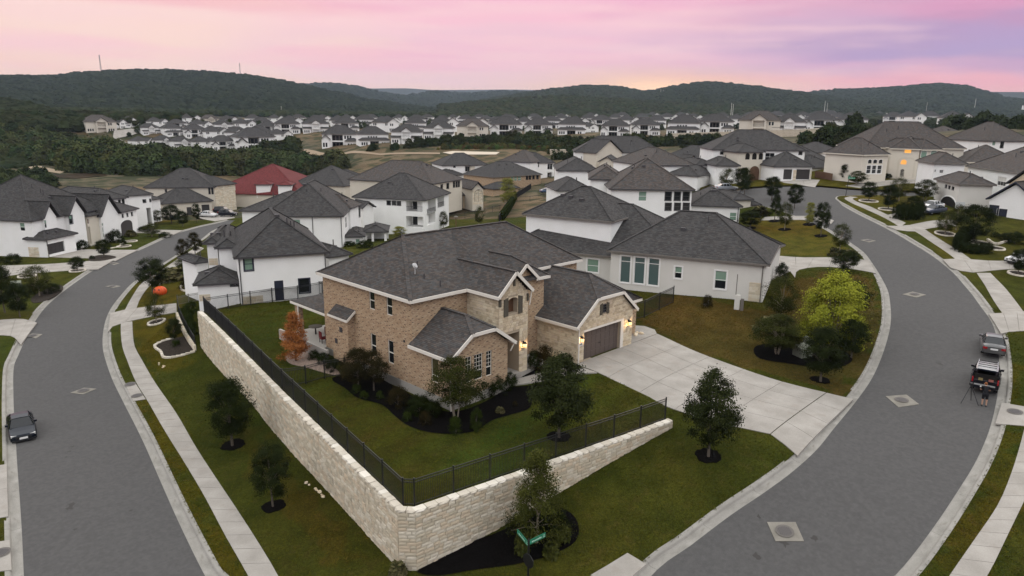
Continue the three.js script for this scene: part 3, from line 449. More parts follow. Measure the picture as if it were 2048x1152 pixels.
// oil and tyre marks on the asphalt, as thin dark patches
{ const R = rng(5); const spots = [[143, 1009, .16], [140, 1016, .2], [145, 893, .12], [139, 903, .1], [132, 914, .08], [1567, 1084, .22], [1629, 1077, .14], [1512, 1112, .18], [1880, 728, .2], [1517, 1033, .1], [150, 1059, .09], [262, 1021, .09]];
  spots.forEach(([px, py, s]) => { const p = land(px, py, lowT), ring = []; for (let k = 0; k < 11; k++) { const a = k / 11 * 6.2832, q = s * (0.5 + R()); ring.push(V(p.x + Math.cos(a) * q, 0, p.z + Math.sin(a) * q * 1.4)); } struct('oil_stain', sheet(ring, T, { off: -0.112, big: () => 1 }), std({ color: new THREE.Color(.05, .047, .045), roughness: 0.7 }), 'small dark oil stain on the asphalt'); }); }
// ---------- building kit ----------
// a wall face: o = lower left corner seen from outside, ex = direction to the right, holes [x, y, w, h, depth]
function wallFace(mb, o, ex, W, H, holes = []) {
  const up = V(0, 1, 0), n = V().crossVectors(ex, up), P = (x, y, d = 0) => o.clone().addScaledVector(ex, x).addScaledVector(up, y).addScaledVector(n, -d);
  const xs = [...new Set([0, W, ...holes.flatMap((h) => [h[0], h[0] + h[2]])])].filter((x) => x >= 0 && x <= W).sort((a, b) => a - b), ys = [...new Set([0, H, ...holes.flatMap((h) => [h[1], h[1] + h[3]])])].filter((y) => y >= 0 && y <= H).sort((a, b) => a - b);
  for (let i = 0; i < xs.length - 1; i++) for (let j = 0; j < ys.length - 1; j++) {
    const cx = (xs[i] + xs[i + 1]) / 2, cy = (ys[j] + ys[j + 1]) / 2;
    if (holes.some((h) => cx > h[0] && cx < h[0] + h[2] && cy > h[1] && cy < h[1] + h[3])) continue;
    mb.poly(P(xs[i], ys[j]), P(xs[i + 1], ys[j]), P(xs[i + 1], ys[j + 1]), P(xs[i], ys[j + 1]));
  }
  for (const [x, y, w, h, d = 0.12] of holes) { const q = [[x, y], [x + w, y], [x + w, y + h], [x, y + h]]; for (let i = 0; i < 4; i++) { const a = q[i], b = q[(i + 1) % 4]; mb.poly(P(...b), P(...a), P(...a, d), P(...b, d)); } }
}
// a closed roof slab from a polygon
function slabRoof(mb, poly, t = 0.14) {
  const low = poly.map((p) => V(p.x, p.y - t, p.z)); mb.poly(...poly); mb.poly(...low.slice().reverse());
  for (let i = 0; i < poly.length; i++) { const j = (i + 1) % poly.length; mb.poly(low[i], low[j], poly[j], poly[i]); }
}
// frame helper on a wall: box in (right, up, out) coordinates
function wallBox(mb, o, ex, x0, y0, d0, x1, y1, d1) {
  const up = V(0, 1, 0), n = V().crossVectors(ex, up), P = (i) => o.clone().addScaledVector(ex, i & 1 ? x1 : x0).addScaledVector(up, i & 2 ? y1 : y0).addScaledVector(n, i & 4 ? d1 : d0);
  for (const q of [[4, 5, 7, 6], [1, 0, 2, 3], [5, 1, 3, 7], [0, 4, 6, 2], [6, 7, 3, 2], [0, 1, 5, 4]]) mb.poly(...q.map(P));
}
// a window in a hole: frame with a pane as its child. s: { rail, cols, rows, trim, frame, pane, sill }
function windowIn(g, m, o, ex, [x, y, w, h], s = {}) {
  const f = new MB(m), F = s.frame || M.whiteTrim, t = s.bar || 0.05, d0 = -0.10, d1 = -0.05;
  wallBox(f, o, ex, x, y, d0, x + t, y + h, d1); wallBox(f, o, ex, x + w - t, y, d0, x + w, y + h, d1); wallBox(f, o, ex, x + t, y, d0, x + w - t, y + t, d1); wallBox(f, o, ex, x + t, y + h - t, d0, x + w - t, y + h, d1);
  if (s.rail) wallBox(f, o, ex, x + t, y + h * s.rail - 0.03, d0, x + w - t, y + h * s.rail + 0.03, d1 + 0.004);
  for (let i = 1; i < (s.cols || 1); i++) wallBox(f, o, ex, x + w * i / s.cols - 0.012, y + t + (s.lite || 0) * h, d0, x + w * i / s.cols + 0.012, y + h - t, d1 - 0.01);
  for (let i = 1; i < (s.rows || 1); i++) { const yy = y + (s.lite || 0) * h + (h - (s.lite || 0) * h) * i / s.rows; wallBox(f, o, ex, x + t, yy - 0.012, d0, x + w - t, yy + 0.012, d1 - 0.014); }
  const q = s.trimW || 0.1;
  if (s.trim) { wallBox(f, o, ex, x - q, y - q, 0.002, x, y + h + q, 0.035); wallBox(f, o, ex, x + w, y - q, 0.002, x + w + q, y + h + q, 0.035); wallBox(f, o, ex, x, y + h, 0.002, x + w, y + h + q, 0.035); wallBox(f, o, ex, x, y - q, 0.002, x + w, y, 0.045); }
  const win = f.build('window', F, g), p = new MB(m);
  wallBox(p, o, ex, x + 0.01, y + 0.01, -0.118, x + w - 0.01, y + h - 0.01, -0.085);
  const pane = p.build('pane', s.pane || M.glass, win);
  if (s.blind) { const b = new MB(m), k = s.blind; wallBox(b, o, ex, x + t, y + h * (1 - k), -0.084, x + w - t, y + h - t, -0.078); b.build('blind', s.blindMat || M.blind, win); }
  if (s.sill) { const b = new MB(m); wallBox(b, o, ex, x - 0.06, y - 0.09, 0, x + w + 0.06, y, 0.05); b.build('sill', s.sill, win); }
  return win;
}
function garageDoor(g, m, o, ex, [x, y, w, h, d = 0.25], mat, cols = 4, rows = 4) {
  const b = new MB(m); wallBox(b, o, ex, x, y, -d - 0.05, x + w, y + h, -d);
  const door = b.build('garage_door', mat, g), pw = w / cols, ph = h / rows, p = new MB(m);
  for (let i = 0; i < cols; i++) for (let j = 0; j < rows; j++) wallBox(p, o, ex, x + i * pw + 0.08, y + j * ph + 0.05, -d, x + (i + 1) * pw - 0.08, y + (j + 1) * ph - 0.05, -d + 0.022);
  p.build('panel', mat, door); return door;
}
function archPane(g, m, o, ex, [x, y, w, h], s = {}) { // arched opening set proud: surround, pane
  const up = V(0, 1, 0), n = V().crossVectors(ex, up), P = (a, b, c) => o.clone().addScaledVector(ex, a).addScaledVector(up, b).addScaledVector(n, c), r = w / 2, hs = Math.max(0.02, h - (s.flat ? r * 0.45 : r));
  const ring = (e, c) => { const q = [P(x - e, y, c), P(x + w + e, y, c)]; for (let i = 0; i <= 10; i++) { const a = i / 10 * Math.PI; q.push(P(x + r + Math.cos(a) * (r + e), y + hs + Math.sin(a) * ((s.flat ? r * 0.45 : r) + e), c)); } return q; };
  const f = new MB(m), e = s.trimW ?? 0.1, a = ring(e, 0.05), b = ring(0, 0.05), a0 = ring(e, -0.02), b0 = ring(0, 0.0);
  for (let i = 1; i < a.length - 1; i++) { f.poly(b[i], a[i], a[i + 1], b[i + 1]); f.poly(a0[i], a0[i + 1], a[i + 1], a[i]); f.poly(b0[i + 1], b0[i], b[i], b[i + 1]); }
  f.poly(b[0], a[0], a[a.length - 1], b[b.length - 1]); f.poly(a0[a.length - 1], a0[0], a[0], a[a.length - 1]);
  if (s.mull) wallBox(f, o, ex, x + r - 0.03, y, 0.012, x + r + 0.03, y + h - 0.03, 0.045);
  if (s.rail) wallBox(f, o, ex, x, y + hs - 0.03, 0.012, x + w, y + hs + 0.03, 0.046);
  const win = f.build(s.name || 'window', s.frame || M.whiteTrim, g), p = new MB(m); p.poly(...ring(0, 0.012)); p.build('pane', s.pane || M.glass, win); return win;
}
// squared stones on a wall, laid in courses; xr(y) gives the left and right limits
const chipGeo = (() => { // a block with a rough, slightly pillowed face; unit box, face at +z
  const make = (seed) => { const R = rng(seed), g = new THREE.BoxGeometry(1, 1, 1, 3, 2, 1), p = g.attributes.position; const memo = {};
    for (let i = 0; i < p.count; i++) if (p.getZ(i) > 0) { const k = p.getX(i).toFixed(2) + p.getY(i).toFixed(2), ex = Math.abs(p.getX(i)) > 0.49, ey = Math.abs(p.getY(i)) > 0.49; memo[k] = memo[k] || [R(), R(), R()]; const [a, b, c] = memo[k]; p.setXYZ(i, p.getX(i) * (ex ? 0.996 - a * 0.014 : 1), p.getY(i) * (ey ? 0.985 - b * 0.03 : 1), 0.5 - (ex || ey ? 0.12 + c * 0.12 : c * 0.08)); }
    const f = g.toNonIndexed(); f.computeVertexNormals(); return f; };
  return [1, 2, 3, 4].map(make);
})();
function stonesOn(g, m, o, ex, W, H, { row = 0.2, minL = 0.2, maxL = 0.52, holes = [], xr, seed = 1, pal = M.stonePal, out = 0.05, name = 'stone' } = {}) {
  const R = rng(seed), up = V(0, 1, 0), n = V().crossVectors(ex, up), sets = pal.map(() => []), base = new THREE.Matrix4().makeBasis(ex, up, n);
  let y = 0; while (y < H - 0.05) {
    const h = Math.min(H - y, row * (0.7 + R() * 0.6)), yc = y + h / 2; let spans = [xr ? xr(yc) : [0, W]];
    for (const [hx, hy, hw, hh] of holes) if (y + h > hy + 0.02 && y < hy + hh - 0.02) spans = spans.flatMap(([a, b]) => (hx >= b || hx + hw <= a ? [[a, b]] : [[a, hx], [hx + hw, b]].filter((q) => q[1] - q[0] > 0.04)));
    for (const [a, b] of spans) { let x = a; while (x < b - 0.01) { let l = minL + R() * (maxL - minL); if (b - x - l < minL) l = b - x; const k = Math.floor(R() * pal.length);
      const q = new THREE.Matrix4().makeTranslation(...o.clone().addScaledVector(ex, x + l / 2).addScaledVector(up, yc).addScaledVector(n, out / 2 - 0.02 + (R() - 0.5) * 0.02).toArray()).multiply(base).multiply(new THREE.Matrix4().makeScale(l - 0.014, h - 0.014, out + 0.02));
      sets[k].push(chipGeo[Math.floor(R() * 4)].clone().applyMatrix4(m ? m.clone().multiply(q) : q)); x += l; } }
    y += h;
  }
  sets.forEach((s, i) => { if (s.length) part(name, mergeGeometries(s), pal[i], g).userData.kind = 'stuff'; });
}
// wall lantern: iron back and cap, glowing glass, with the lamp inside
const amber = new THREE.MeshStandardMaterial({ color: new THREE.Color(.8, .55, .25), emissive: new THREE.Color(1, .56, .2), emissiveIntensity: 2.6 });
function lantern(g, x, y, z, n) {
  const a = new MB(); a.box(-0.07, -0.05, 0, 0.07, 0.42, 0.04); a.bar(V(0, 0.36, 0.02), V(0, 0.36, 0.2), 0.03); a.tube(V(0, 0.24, 0.2), V(0, 0.4, 0.2), 0.15, 0.05, 8); a.tube(V(0, -0.06, 0.2), V(0, -0.02, 0.2), 0.08, 0.12, 8); for (const s of [0, 1, 2, 3]) { const q = s * 1.571 + 0.78; a.bar(V(Math.cos(q) * .125, -0.02, .2 + Math.sin(q) * .125), V(Math.cos(q) * .125, 0.24, .2 + Math.sin(q) * .125), 0.016); }
  const f = a.build('wall_lamp', M.black, g); f.position.set(x, y, z); f.rotation.y = n || 0;
  const b = new MB(); b.tube(V(0, -0.02, 0.2), V(0, 0.24, 0.2), 0.11, 0.11, 8); b.build('lamp_glass', amber, f);
  const l = new THREE.PointLight(new THREE.Color(1, 0.62, 0.28), 2.2); l.position.set(0, 0.1, 0.2); l.castShadow = true; l.name = 'lamp_light'; f.add(l);
}
// ---------- the brick house ----------
{
  const H = thing('brick_house', 'large two-storey tan brick and stone house with brown shingle roof on the walled corner lot', 'house', HOME, Math.PI / 4);
  const P = (u, v, y) => V(u, y, -v), X = V(1, 0, 0), Z = V(0, 0, 1), XB = V(-1, 0, 0), ZB = V(0, 0, -1), EV = 6.3;
  const wl = { rail: 0.47, frame: M.trim, sill: null }, brick = new MB(), stone = new MB();
  // left side, back part (two storeys) and wing
  const LH = [[6.75, 4.7, 0.72, 1.5], [9.0, 4.7, 0.72, 1.5], [6.75, 0.95, 0.72, 1.8], [9.02, 0.95, 0.72, 1.8]];
  wallFace(brick, P(-12.14, 17.3, 0), Z, 12.05, EV, LH); for (const h of LH) windowIn(H, null, P(-12.14, 17.3, 0), Z, h, wl);
  const WH = [[2.15, 0.9, 0.78, 1.75]]; wallFace(brick, P(-12.14, 5.25, 0), Z, 4.25, 3.05, WH); windowIn(H, null, P(-12.14, 5.25, 0), Z, WH[0], { ...wl, rail: 0.3, pane: std({ color: new THREE.Color(.07, .062, .03), roughness: 0.2 }) });
  // wing front with its clipped gable
  const FH = [[1.35, 0.95, 0.55, 1.9], [2.15, 0.95, 0.8, 1.9], [3.3, 0.95, 0.55, 1.9]]; wallFace(brick, P(-12.14, 1.0, 0), X, 5.44, 3.05, FH);
  FH.forEach((h, i) => windowIn(H, null, P(-12.14, 1.0, 0), X, h, { frame: M.trim, rail: 0.36, cols: i === 1 ? 3 : 2, rows: 4, lite: 0.36 }));
  brick.poly(P(-12.14, 1.0, 3.05), P(-6.7, 1.0, 3.05), P(-8.2, 1.0, 4.42), P(-10.45, 1.0, 4.42)); wallFace(brick, P(-6.7, 1.0, 0), ZB, 1.2, 3.1);
  wallFace(brick, P(-12.14, 5.25, 0), X, 5.27, EV); // upper front left
  wallFace(brick, P(-3.83, 4.25, 0), X, 4.48, EV, [[0.55, 0.5, 0.5, 2.3], [0.75, 4.7, 0.6, 1.4]]);
  windowIn(H, null, P(-3.83, 4.25, 0), X, [0.55, 0.5, 0.5, 2.3], { frame: M.trim, rail: 0.4, cols: 2, rows: 4, lite: 0.4 }); windowIn(H, null, P(-3.83, 4.25, 0), X, [0.75, 4.7, 0.6, 1.4], { frame: M.trim, rail: 0.5 });
  wallFace(brick, P(0.65, 4.25, 0), ZB, 2.5, EV); wallFace(brick, P(0.65, 6.75, 0), X, 7.15, EV); wallFace(brick, P(7.8, 6.75, 0), ZB, 10.55, EV); wallFace(brick, P(7.8, 17.3, 0), XB, 19.94, EV);
  brick.poly(P(-3.15, 4.25, EV), P(-0.45, 4.25, EV), P(-1.8, 4.25, 7.55));
  // garage bay set back on the right
  wallFace(brick, P(7.35, 1.6, 0), X, 2.85, 3.15); wallFace(brick, P(10.2, 1.6, 0), ZB, 5.4, 3.15);
  brick.build('wall', M.brick, H);
  // stone: entrance tower and garage
  const door = [0.52, 0, 1.63, 3.3, 1.5], niche = [0.95, 4.85, 0.97, 1.25, 0.5];
  wallFace(stone, P(-6.87, 1.77, 0), X, 3.04, EV, [door, niche]); wallFace(stone, P(-6.87, 5.25, 0), Z, 3.48, EV); wallFace(stone, P(-3.83, 1.77, 0), ZB, 2.48, EV);
  stone.poly(P(-6.87, 1.77, EV), P(-3.83, 1.77, EV), P(-5.36, 1.77, 7.72));
  const gd = [0.86, 0, 4.84, 2.45, 0.28], gw = [3.1, 3.65, 0.45, 0.7];
  wallFace(stone, P(0, 0, 0), X, 7.35, 3.05, [gd]); const gf = P(0, 0, 3.05); wallFace(stone, gf, X, 7.35, 0.01);
  { const q = new MB(); q.poly(P(0, 0, 3.05), P(7.35, 0, 3.05), P(7.35, 0, 3.3), P(5.5, 0, 4.95), P(2.2, 0, 4.95), P(0, 0, 3.2)); stone.p.push(...q.p); stone.t.push(...q.t); }
  wallFace(stone, P(0, 4.25, 0), Z, 4.25, 3.1); wallFace(stone, P(7.35, 0, 0), ZB, 1.6, 3.2);
  stone.build('wall', M.mortar, H);
  const inset = (y, a0, a1, y0, y1, b0, b1) => { const t = clamp((y - y0) / (y1 - y0)); return [lerp(a0, b0, t), lerp(a1, b1, t)]; };
  stonesOn(H, null, P(-6.87, 1.77, 0), X, 3.04, 7.6, { holes: [door, niche], xr: (y) => (y < EV ? [0, 3.04] : inset(y, 0.05, 2.99, EV, 7.7, 1.5, 1.55)), seed: 11 });
  stonesOn(H, null, P(-6.87, 5.25, 0), Z, 3.48, EV, { seed: 12 }); stonesOn(H, null, P(-3.83, 1.77, 0), ZB, 2.48, EV, { seed: 13 });
  stonesOn(H, null, P(0, 0, 0), X, 7.35, 4.85, { holes: [gd, gw], xr: (y) => (y < 3.1 ? [0, 7.35] : inset(y, 0.15, 7.3, 3.1, 4.95, 2.25, 5.45)), seed: 14 });
  stonesOn(H, null, P(0, 4.25, 0), Z, 4.25, 3.05, { seed: 15 }); stonesOn(H, null, P(7.35, 0, 0), ZB, 1.6, 3.1, { seed: 16 });
  // entrance: porch inside the tower with a dark wooden door
  { const b = new MB(); b.box(-6.35, 0, -3.30, -4.72, 3.3, -3.26); b.build('porch_wall', M.brick, H); const d = new MB(); d.box(-6.1, 0.12, -3.26, -5.0, 2.7, -3.2); const dd = d.build('door', M.wood, H); const h = new MB(); h.box(-5.2, 1.2, -3.2, -5.15, 1.5, -3.14); h.build('handle', M.black, dd); const f = new MB(); f.box(-6.35, -0.2, -3.26, -4.72, 0.12, -1.5); f.build('step', M.concrete, H); }
  { const b = new MB(); b.box(-5.92, 4.85, -2.27, -4.95, 6.1, -2.22); b.build('panel', M.wood, H); const s = new MB(); for (let i = 0; i < 6; i++) { const a = i / 6 * Math.PI, c = (i + 1) / 6 * Math.PI, q = (t) => V(-5.435 - Math.cos(t) * 0.485, 5.88 + Math.sin(t) * 0.2, -1.74); s.poly(q(a), q(c), V(q(c).x, 6.12, -1.74), V(q(a).x, 6.12, -1.74)); } s.build('arch', M.stonePal[0], H); }
  const shutter = (x0, x1, y0, y1, z, slope) => { const s = new MB(), q = (x, y, d) => V(x, y, z + d); const a = [q(x0, y0, .09), q(x1, y0, .09), q(x1, y1 + slope, .09), q(x0, y1 - slope, .09)], b = a.map((p) => V(p.x, p.y, z)); s.poly(...a); for (let i = 0; i < 4; i++) s.poly(b[i], b[(i + 1) % 4], a[(i + 1) % 4], a[i]); const m = s.build('shutter', M.shutter, H); const n = Math.round((y1 - y0) / 0.12); for (let i = 1; i < n; i++) { const r = new MB(); r.box(x0 + .06, y0 + (y1 - y0) * i / n - .02, z + .09, x1 - .06, y0 + (y1 - y0) * i / n + .02, z + .104); r.build('slat', M.shutter, m); } };
  shutter(-6.4, -5.97, 4.75, 6.1, -1.77, .06); shutter(-4.9, -4.47, 4.75, 6.1, -1.77, -.06); shutter(2.75, 3.05, 3.5, 4.42, 0, .05); shutter(3.62, 3.92, 3.5, 4.42, 0, -.05); shutter(-3.05, -2.6, 4.6, 6.15, -4.25, 0); shutter(-2.45, -1.95, 4.6, 6.15, -4.25, 0);
  windowIn(H, null, P(0, -0.13, 0), X, gw, { frame: M.darkTrim, cols: 2, rows: 3 });
  garageDoor(H, null, P(0, 0, 0), X, gd, M.garage, 8, 4);
  { const b = new MB(); wallBox(b, P(0, 0, 0), X, 5.7, 0, -0.1, 6.08, 2.62, 0.05); wallBox(b, P(0, 0, 0), X, 0.78, 2.45, -0.1, 5.7, 2.62, 0.045); b.build('door_frame', M.trim, H); const h = new MB(); h.box(3.1, 1.0, 0.262 - 0.54, 3.4, 1.06, 0.3 - 0.54); h.build('handle', M.black, H); }
  { const b = new MB(); wallBox(b, P(0, 0, 0), X, 0.16, 1.42, 0.03, 0.62, 1.7, 0.07); b.build('house_number', M.whiteTrim, H); for (const k of [0.24, 0.33, 0.42, 0.51]) { const n = new MB(); wallBox(n, P(0, 0, 0), X, k, 1.49, 0.07, k + 0.05, 1.63, 0.078); n.build('digit', M.black, H); } }
  lantern(H, 0.42, 1.85, 0.03); lantern(H, 6.72, 1.95, 0.03); lantern(H, -4.3, 2.05, -1.74);
  // concrete footing
  { const f = new MB(); f.box(-12.16, -1.2, -17.32, -6.6, -0.01, -0.98); f.box(-12.16, -1.2, -17.32, 7.82, -0.012, -6.7); f.box(-6.89, -1.1, -6.7, 0.67, -0.014, -1.75); f.build('footing', M.footing, H); }
  // chimney bay with its lean-to roof and vents
  { const b = new MB(); b.box(-12.75, -0.3, -15.15, -12.1, 3.5, -12.8); b.build('wall', M.brick, H); const r = new MB(); slabRoof(r, [V(-12.98, 3.45, -15.4), V(-12.98, 3.45, -12.55), V(-12.14, 4.15, -12.55), V(-12.14, 4.15, -15.4)], 0.1); r.build('roof', M.shingle, H); const t = new MB(); t.box(-13.0, 3.28, -15.42, -12.94, 3.46, -12.53); t.bar(V(-12.97, 3.37, -12.54), V(-12.14, 4.05, -12.54), 0.04, 0.18); t.build('fascia', M.trim, H); for (const q of [[-12.79, 2.2, -14.0, -12.74, 2.6, -13.6], [-12.79, 1.1, -14.75, -12.74, 1.5, -14.4], [-12.2, 3.05, -6.25, -12.1, 3.2, -6.1]]) { const v = new MB(); v.box(...q); v.build('vent', M.darkTrim, H); } }
  // roof
  const E = 6.45, R = new MB(), q = (u, v, y) => V(u, y, -v);
  const A = q(-12.5, 4.87, E), Bk = q(-12.5, 17.7, E), aL = q(-8.3, 11.3, 9.87), aR = q(3.1, 11.3, 9.87), V0 = q(-7.22, 4.87, E), VT = q(-3.42, 11.3, 9.87), T0 = q(-7.22, 1.42, E), G = q(-5.4, 1.42, 8.09), GB = q(-5.4, 8.75, 8.09), E1 = q(-3.58, 6.4, E), T1 = q(-3.58, 1.42, E), ER = q(8.2, 6.4, E), BR = q(8.2, 17.7, E);
  for (const p of [[A, V0, VT, aL], [Bk, A, aL], [BR, Bk, aL, aR], [ER, BR, aR], [E1, ER, aR, VT, GB], [T0, G, GB, VT, V0], [G, T1, E1, GB]]) slabRoof(R, p);
  const h0 = q(-3.6, 3.9, E), h1 = q(1.03, 3.9, E), hA = q(-1.28, 6.2, 8.06), hB = q(-1.28, 8.8, 8.06), h2 = q(1.03, 6.5, E), h3 = q(-3.6, 6.5, E);
  for (const p of [[h0, h1, hA], [h1, h2, hB, hA], [h3, h0, hA, hB], [q(-3.35, 3.88, E - .05), q(-1.8, 3.88, 7.78), q(-1.8, 5.9, 7.78)], [q(-1.8, 3.88, 7.78), q(-0.25, 3.88, E - .05), q(-1.8, 5.9, 7.78)]]) slabRoof(R, p, 0.1);
  // garage, bay, wing
  const r0 = q(-0.35, -0.3, 3.12), r1 = q(-0.35, 4.3, 3.12), ap = q(4, 2.1, 6.45), rb = q(4, 6.9, 6.45), cL = q(2.2, -0.3, 5.07), cR = q(5.6, -0.3, 5.07), ft = q(7.75, -0.3, 3.2), f2 = q(7.75, 1.6, 3.2), b0 = q(7.5, 1.3, 3.3), b1 = q(10.6, 1.3, 3.3), b2 = q(10.6, 7.0, 3.3);
  for (const p of [[r0, cL, ap, rb, q(-0.35, 6.9, 3.12)], [cL, cR, ap], [cR, ft, f2, ap], [b0, b1, ap], [b1, b2, rb, ap]]) slabRoof(R, p, 0.12);
  const w0 = q(-12.5, 0.6, 3.12), w1 = q(-12.5, 5.3, 3.12), wr = q(-9.35, 5.3, 5.33), wa = q(-9.35, 2.5, 5.33), wL = q(-10.45, 0.6, 4.56), wR = q(-8.25, 0.6, 4.56), w2 = q(-6.2, 0.6, 3.12), w3 = q(-6.86, 1.8, 3.58), w4 = q(-6.86, 5.3, 3.58);
  for (const p of [[w1, w0, wL, wa, wr], [wL, wR, wa], [wR, w2, q(-6.2, 1.75, 3.12), w3, w4, wr, wa]]) slabRoof(R, p, 0.12);
  for (const [a, b, c] of [[A, aL], [aL, Bk], [aR, ER], [aR, BR], [aL, aR], [G, GB], [GB, VT], [h1, hA], [hA, hB], [ap, rb], [cL, ap], [cR, ap], [ap, b1], [wa, wr], [wL, wa], [wR, wa]]) R.bar(a.clone().add(V(0, .025, 0)), b.clone().add(V(0, .025, 0)), 0.3, 0.03);
  R.build('roof', M.shingle, H);
  // porch roof at the back, post, patio with its low wall
  { const r = new MB(); for (const p of [[q(-12.1, 17.3, 2.9), q(-12.1, 23.2, 2.9), q(-9.1, 20.2, 3.9), q(-9.1, 17.3, 3.9)], [q(-12.1, 23.2, 2.9), q(-4, 23.2, 2.9), q(-4, 20.2, 3.9), q(-9.1, 20.2, 3.9)], [q(-9.1, 20.2, 3.9), q(-4, 20.2, 3.9), q(-4, 17.3, 3.9), q(-9.1, 17.3, 3.9)]]) slabRoof(r, p, 0.12); r.build('roof', M.shingle, H); const t = new MB(); t.bar(q(-12.12, 17.3, 2.76), q(-12.12, 23.24, 2.76), 0.05, 0.2); t.bar(q(-12.1, 23.22, 2.76), q(-4, 23.22, 2.76), 0.05, 0.2); t.build('fascia', M.trim, H);
    for (const x of [-11.85, -6]) { const c = new MB(); c.box(x, -0.5, -22.95, x + .5, 2.7, -22.45); c.build('column', M.brick, H); } const d = new MB(); d.bar(q(-12.05, 22.0, -0.2), q(-12.05, 22.0, 2.7), 0.09); d.build('downpipe', M.trim, H);
    const f = new MB(); f.box(-13.2, -0.8, -23.2, -4, -0.05, -17.3); f.box(-13.35, -0.9, -23.3, -13.15, 0.45, -15.2); f.build('patio', M.footing, H); }
  // fascias, gutters, downpipes, brackets
  { const t = new MB(), b = (a, c, dy = -0.1) => t.bar(V(a.x, a.y + dy, a.z), V(c.x, c.y + dy, c.z), 0.06, 0.24);
    for (const [a, c] of [[Bk, A], [A, V0], [V0, T0], [T0, G], [G, T1], [E1, ER], [ER, BR], [h0.clone().setX(-0.6), h1], [h1, h2], [q(-3.35, 3.86, E - .05), q(-1.8, 3.86, 7.78)], [q(-1.8, 3.86, 7.78), q(-0.25, 3.86, E - .05)], [r0, r1], [r0, cL], [cL, cR], [cR, ft], [ft, f2], [b0, b1], [b1, b2], [w1, w0], [w0, wL], [wL, wR], [wR, w2], [w2, q(-6.2, 1.75, 3.12)]]) b(a, c);
    t.build('fascia', M.trim, H);
    for (const [i, o, w] of [[q(-12.2, 0.9, -0.7), q(-12.2, 0.9, 2.9), .08], [q(0.14, -0.1, 0), q(0.14, -0.1, 2.85), .09], [q(0.14, -0.1, 2.85), q(-0.3, -0.1, 3.02), .08], [q(-6.5, 0.9, 2.4), q(-6.3, 0.7, 3.0), .07], [q(-3.7, 1.72, 5.2), q(-3.6, 1.6, 6.3), .07]]) { const g = new MB(); g.bar(i, o, w); g.build('downpipe', M.trim, H); }
    for (const [u, y, w] of [[-6.82, 5.85, .08], [-3.92, 5.85, .08], [-5.38, 7.2, .07]]) { const k = new MB(); k.box(u - w, y - .25, -1.79, u + w, y + .3, -1.62); k.build('bracket', M.shutter, H); }
    for (const [u, vv, y] of [[-9.9, 6.6, 7.4], [-9.6, 7.8, 8.1], [-9.2, 5.6, 6.95]]) { const v = new MB(); v.tube(q(u, vv, y - .2), q(u, vv, y + .38), 0.05, 0.05, 8); v.build('vent_pipe', M.darkTrim, H); } const d = new MB(); d.bar(q(-10.35, 7.1, 7.7), q(-10.35, 7.1, 8.35), 0.04); d.tube(q(-10.5, 6.95, 8.35), q(-10.45, 6.85, 8.42), 0.24, 0.2, 10); d.build('satellite_dish', std({ color: new THREE.Color(.45, .45, .45) }), H); }
}
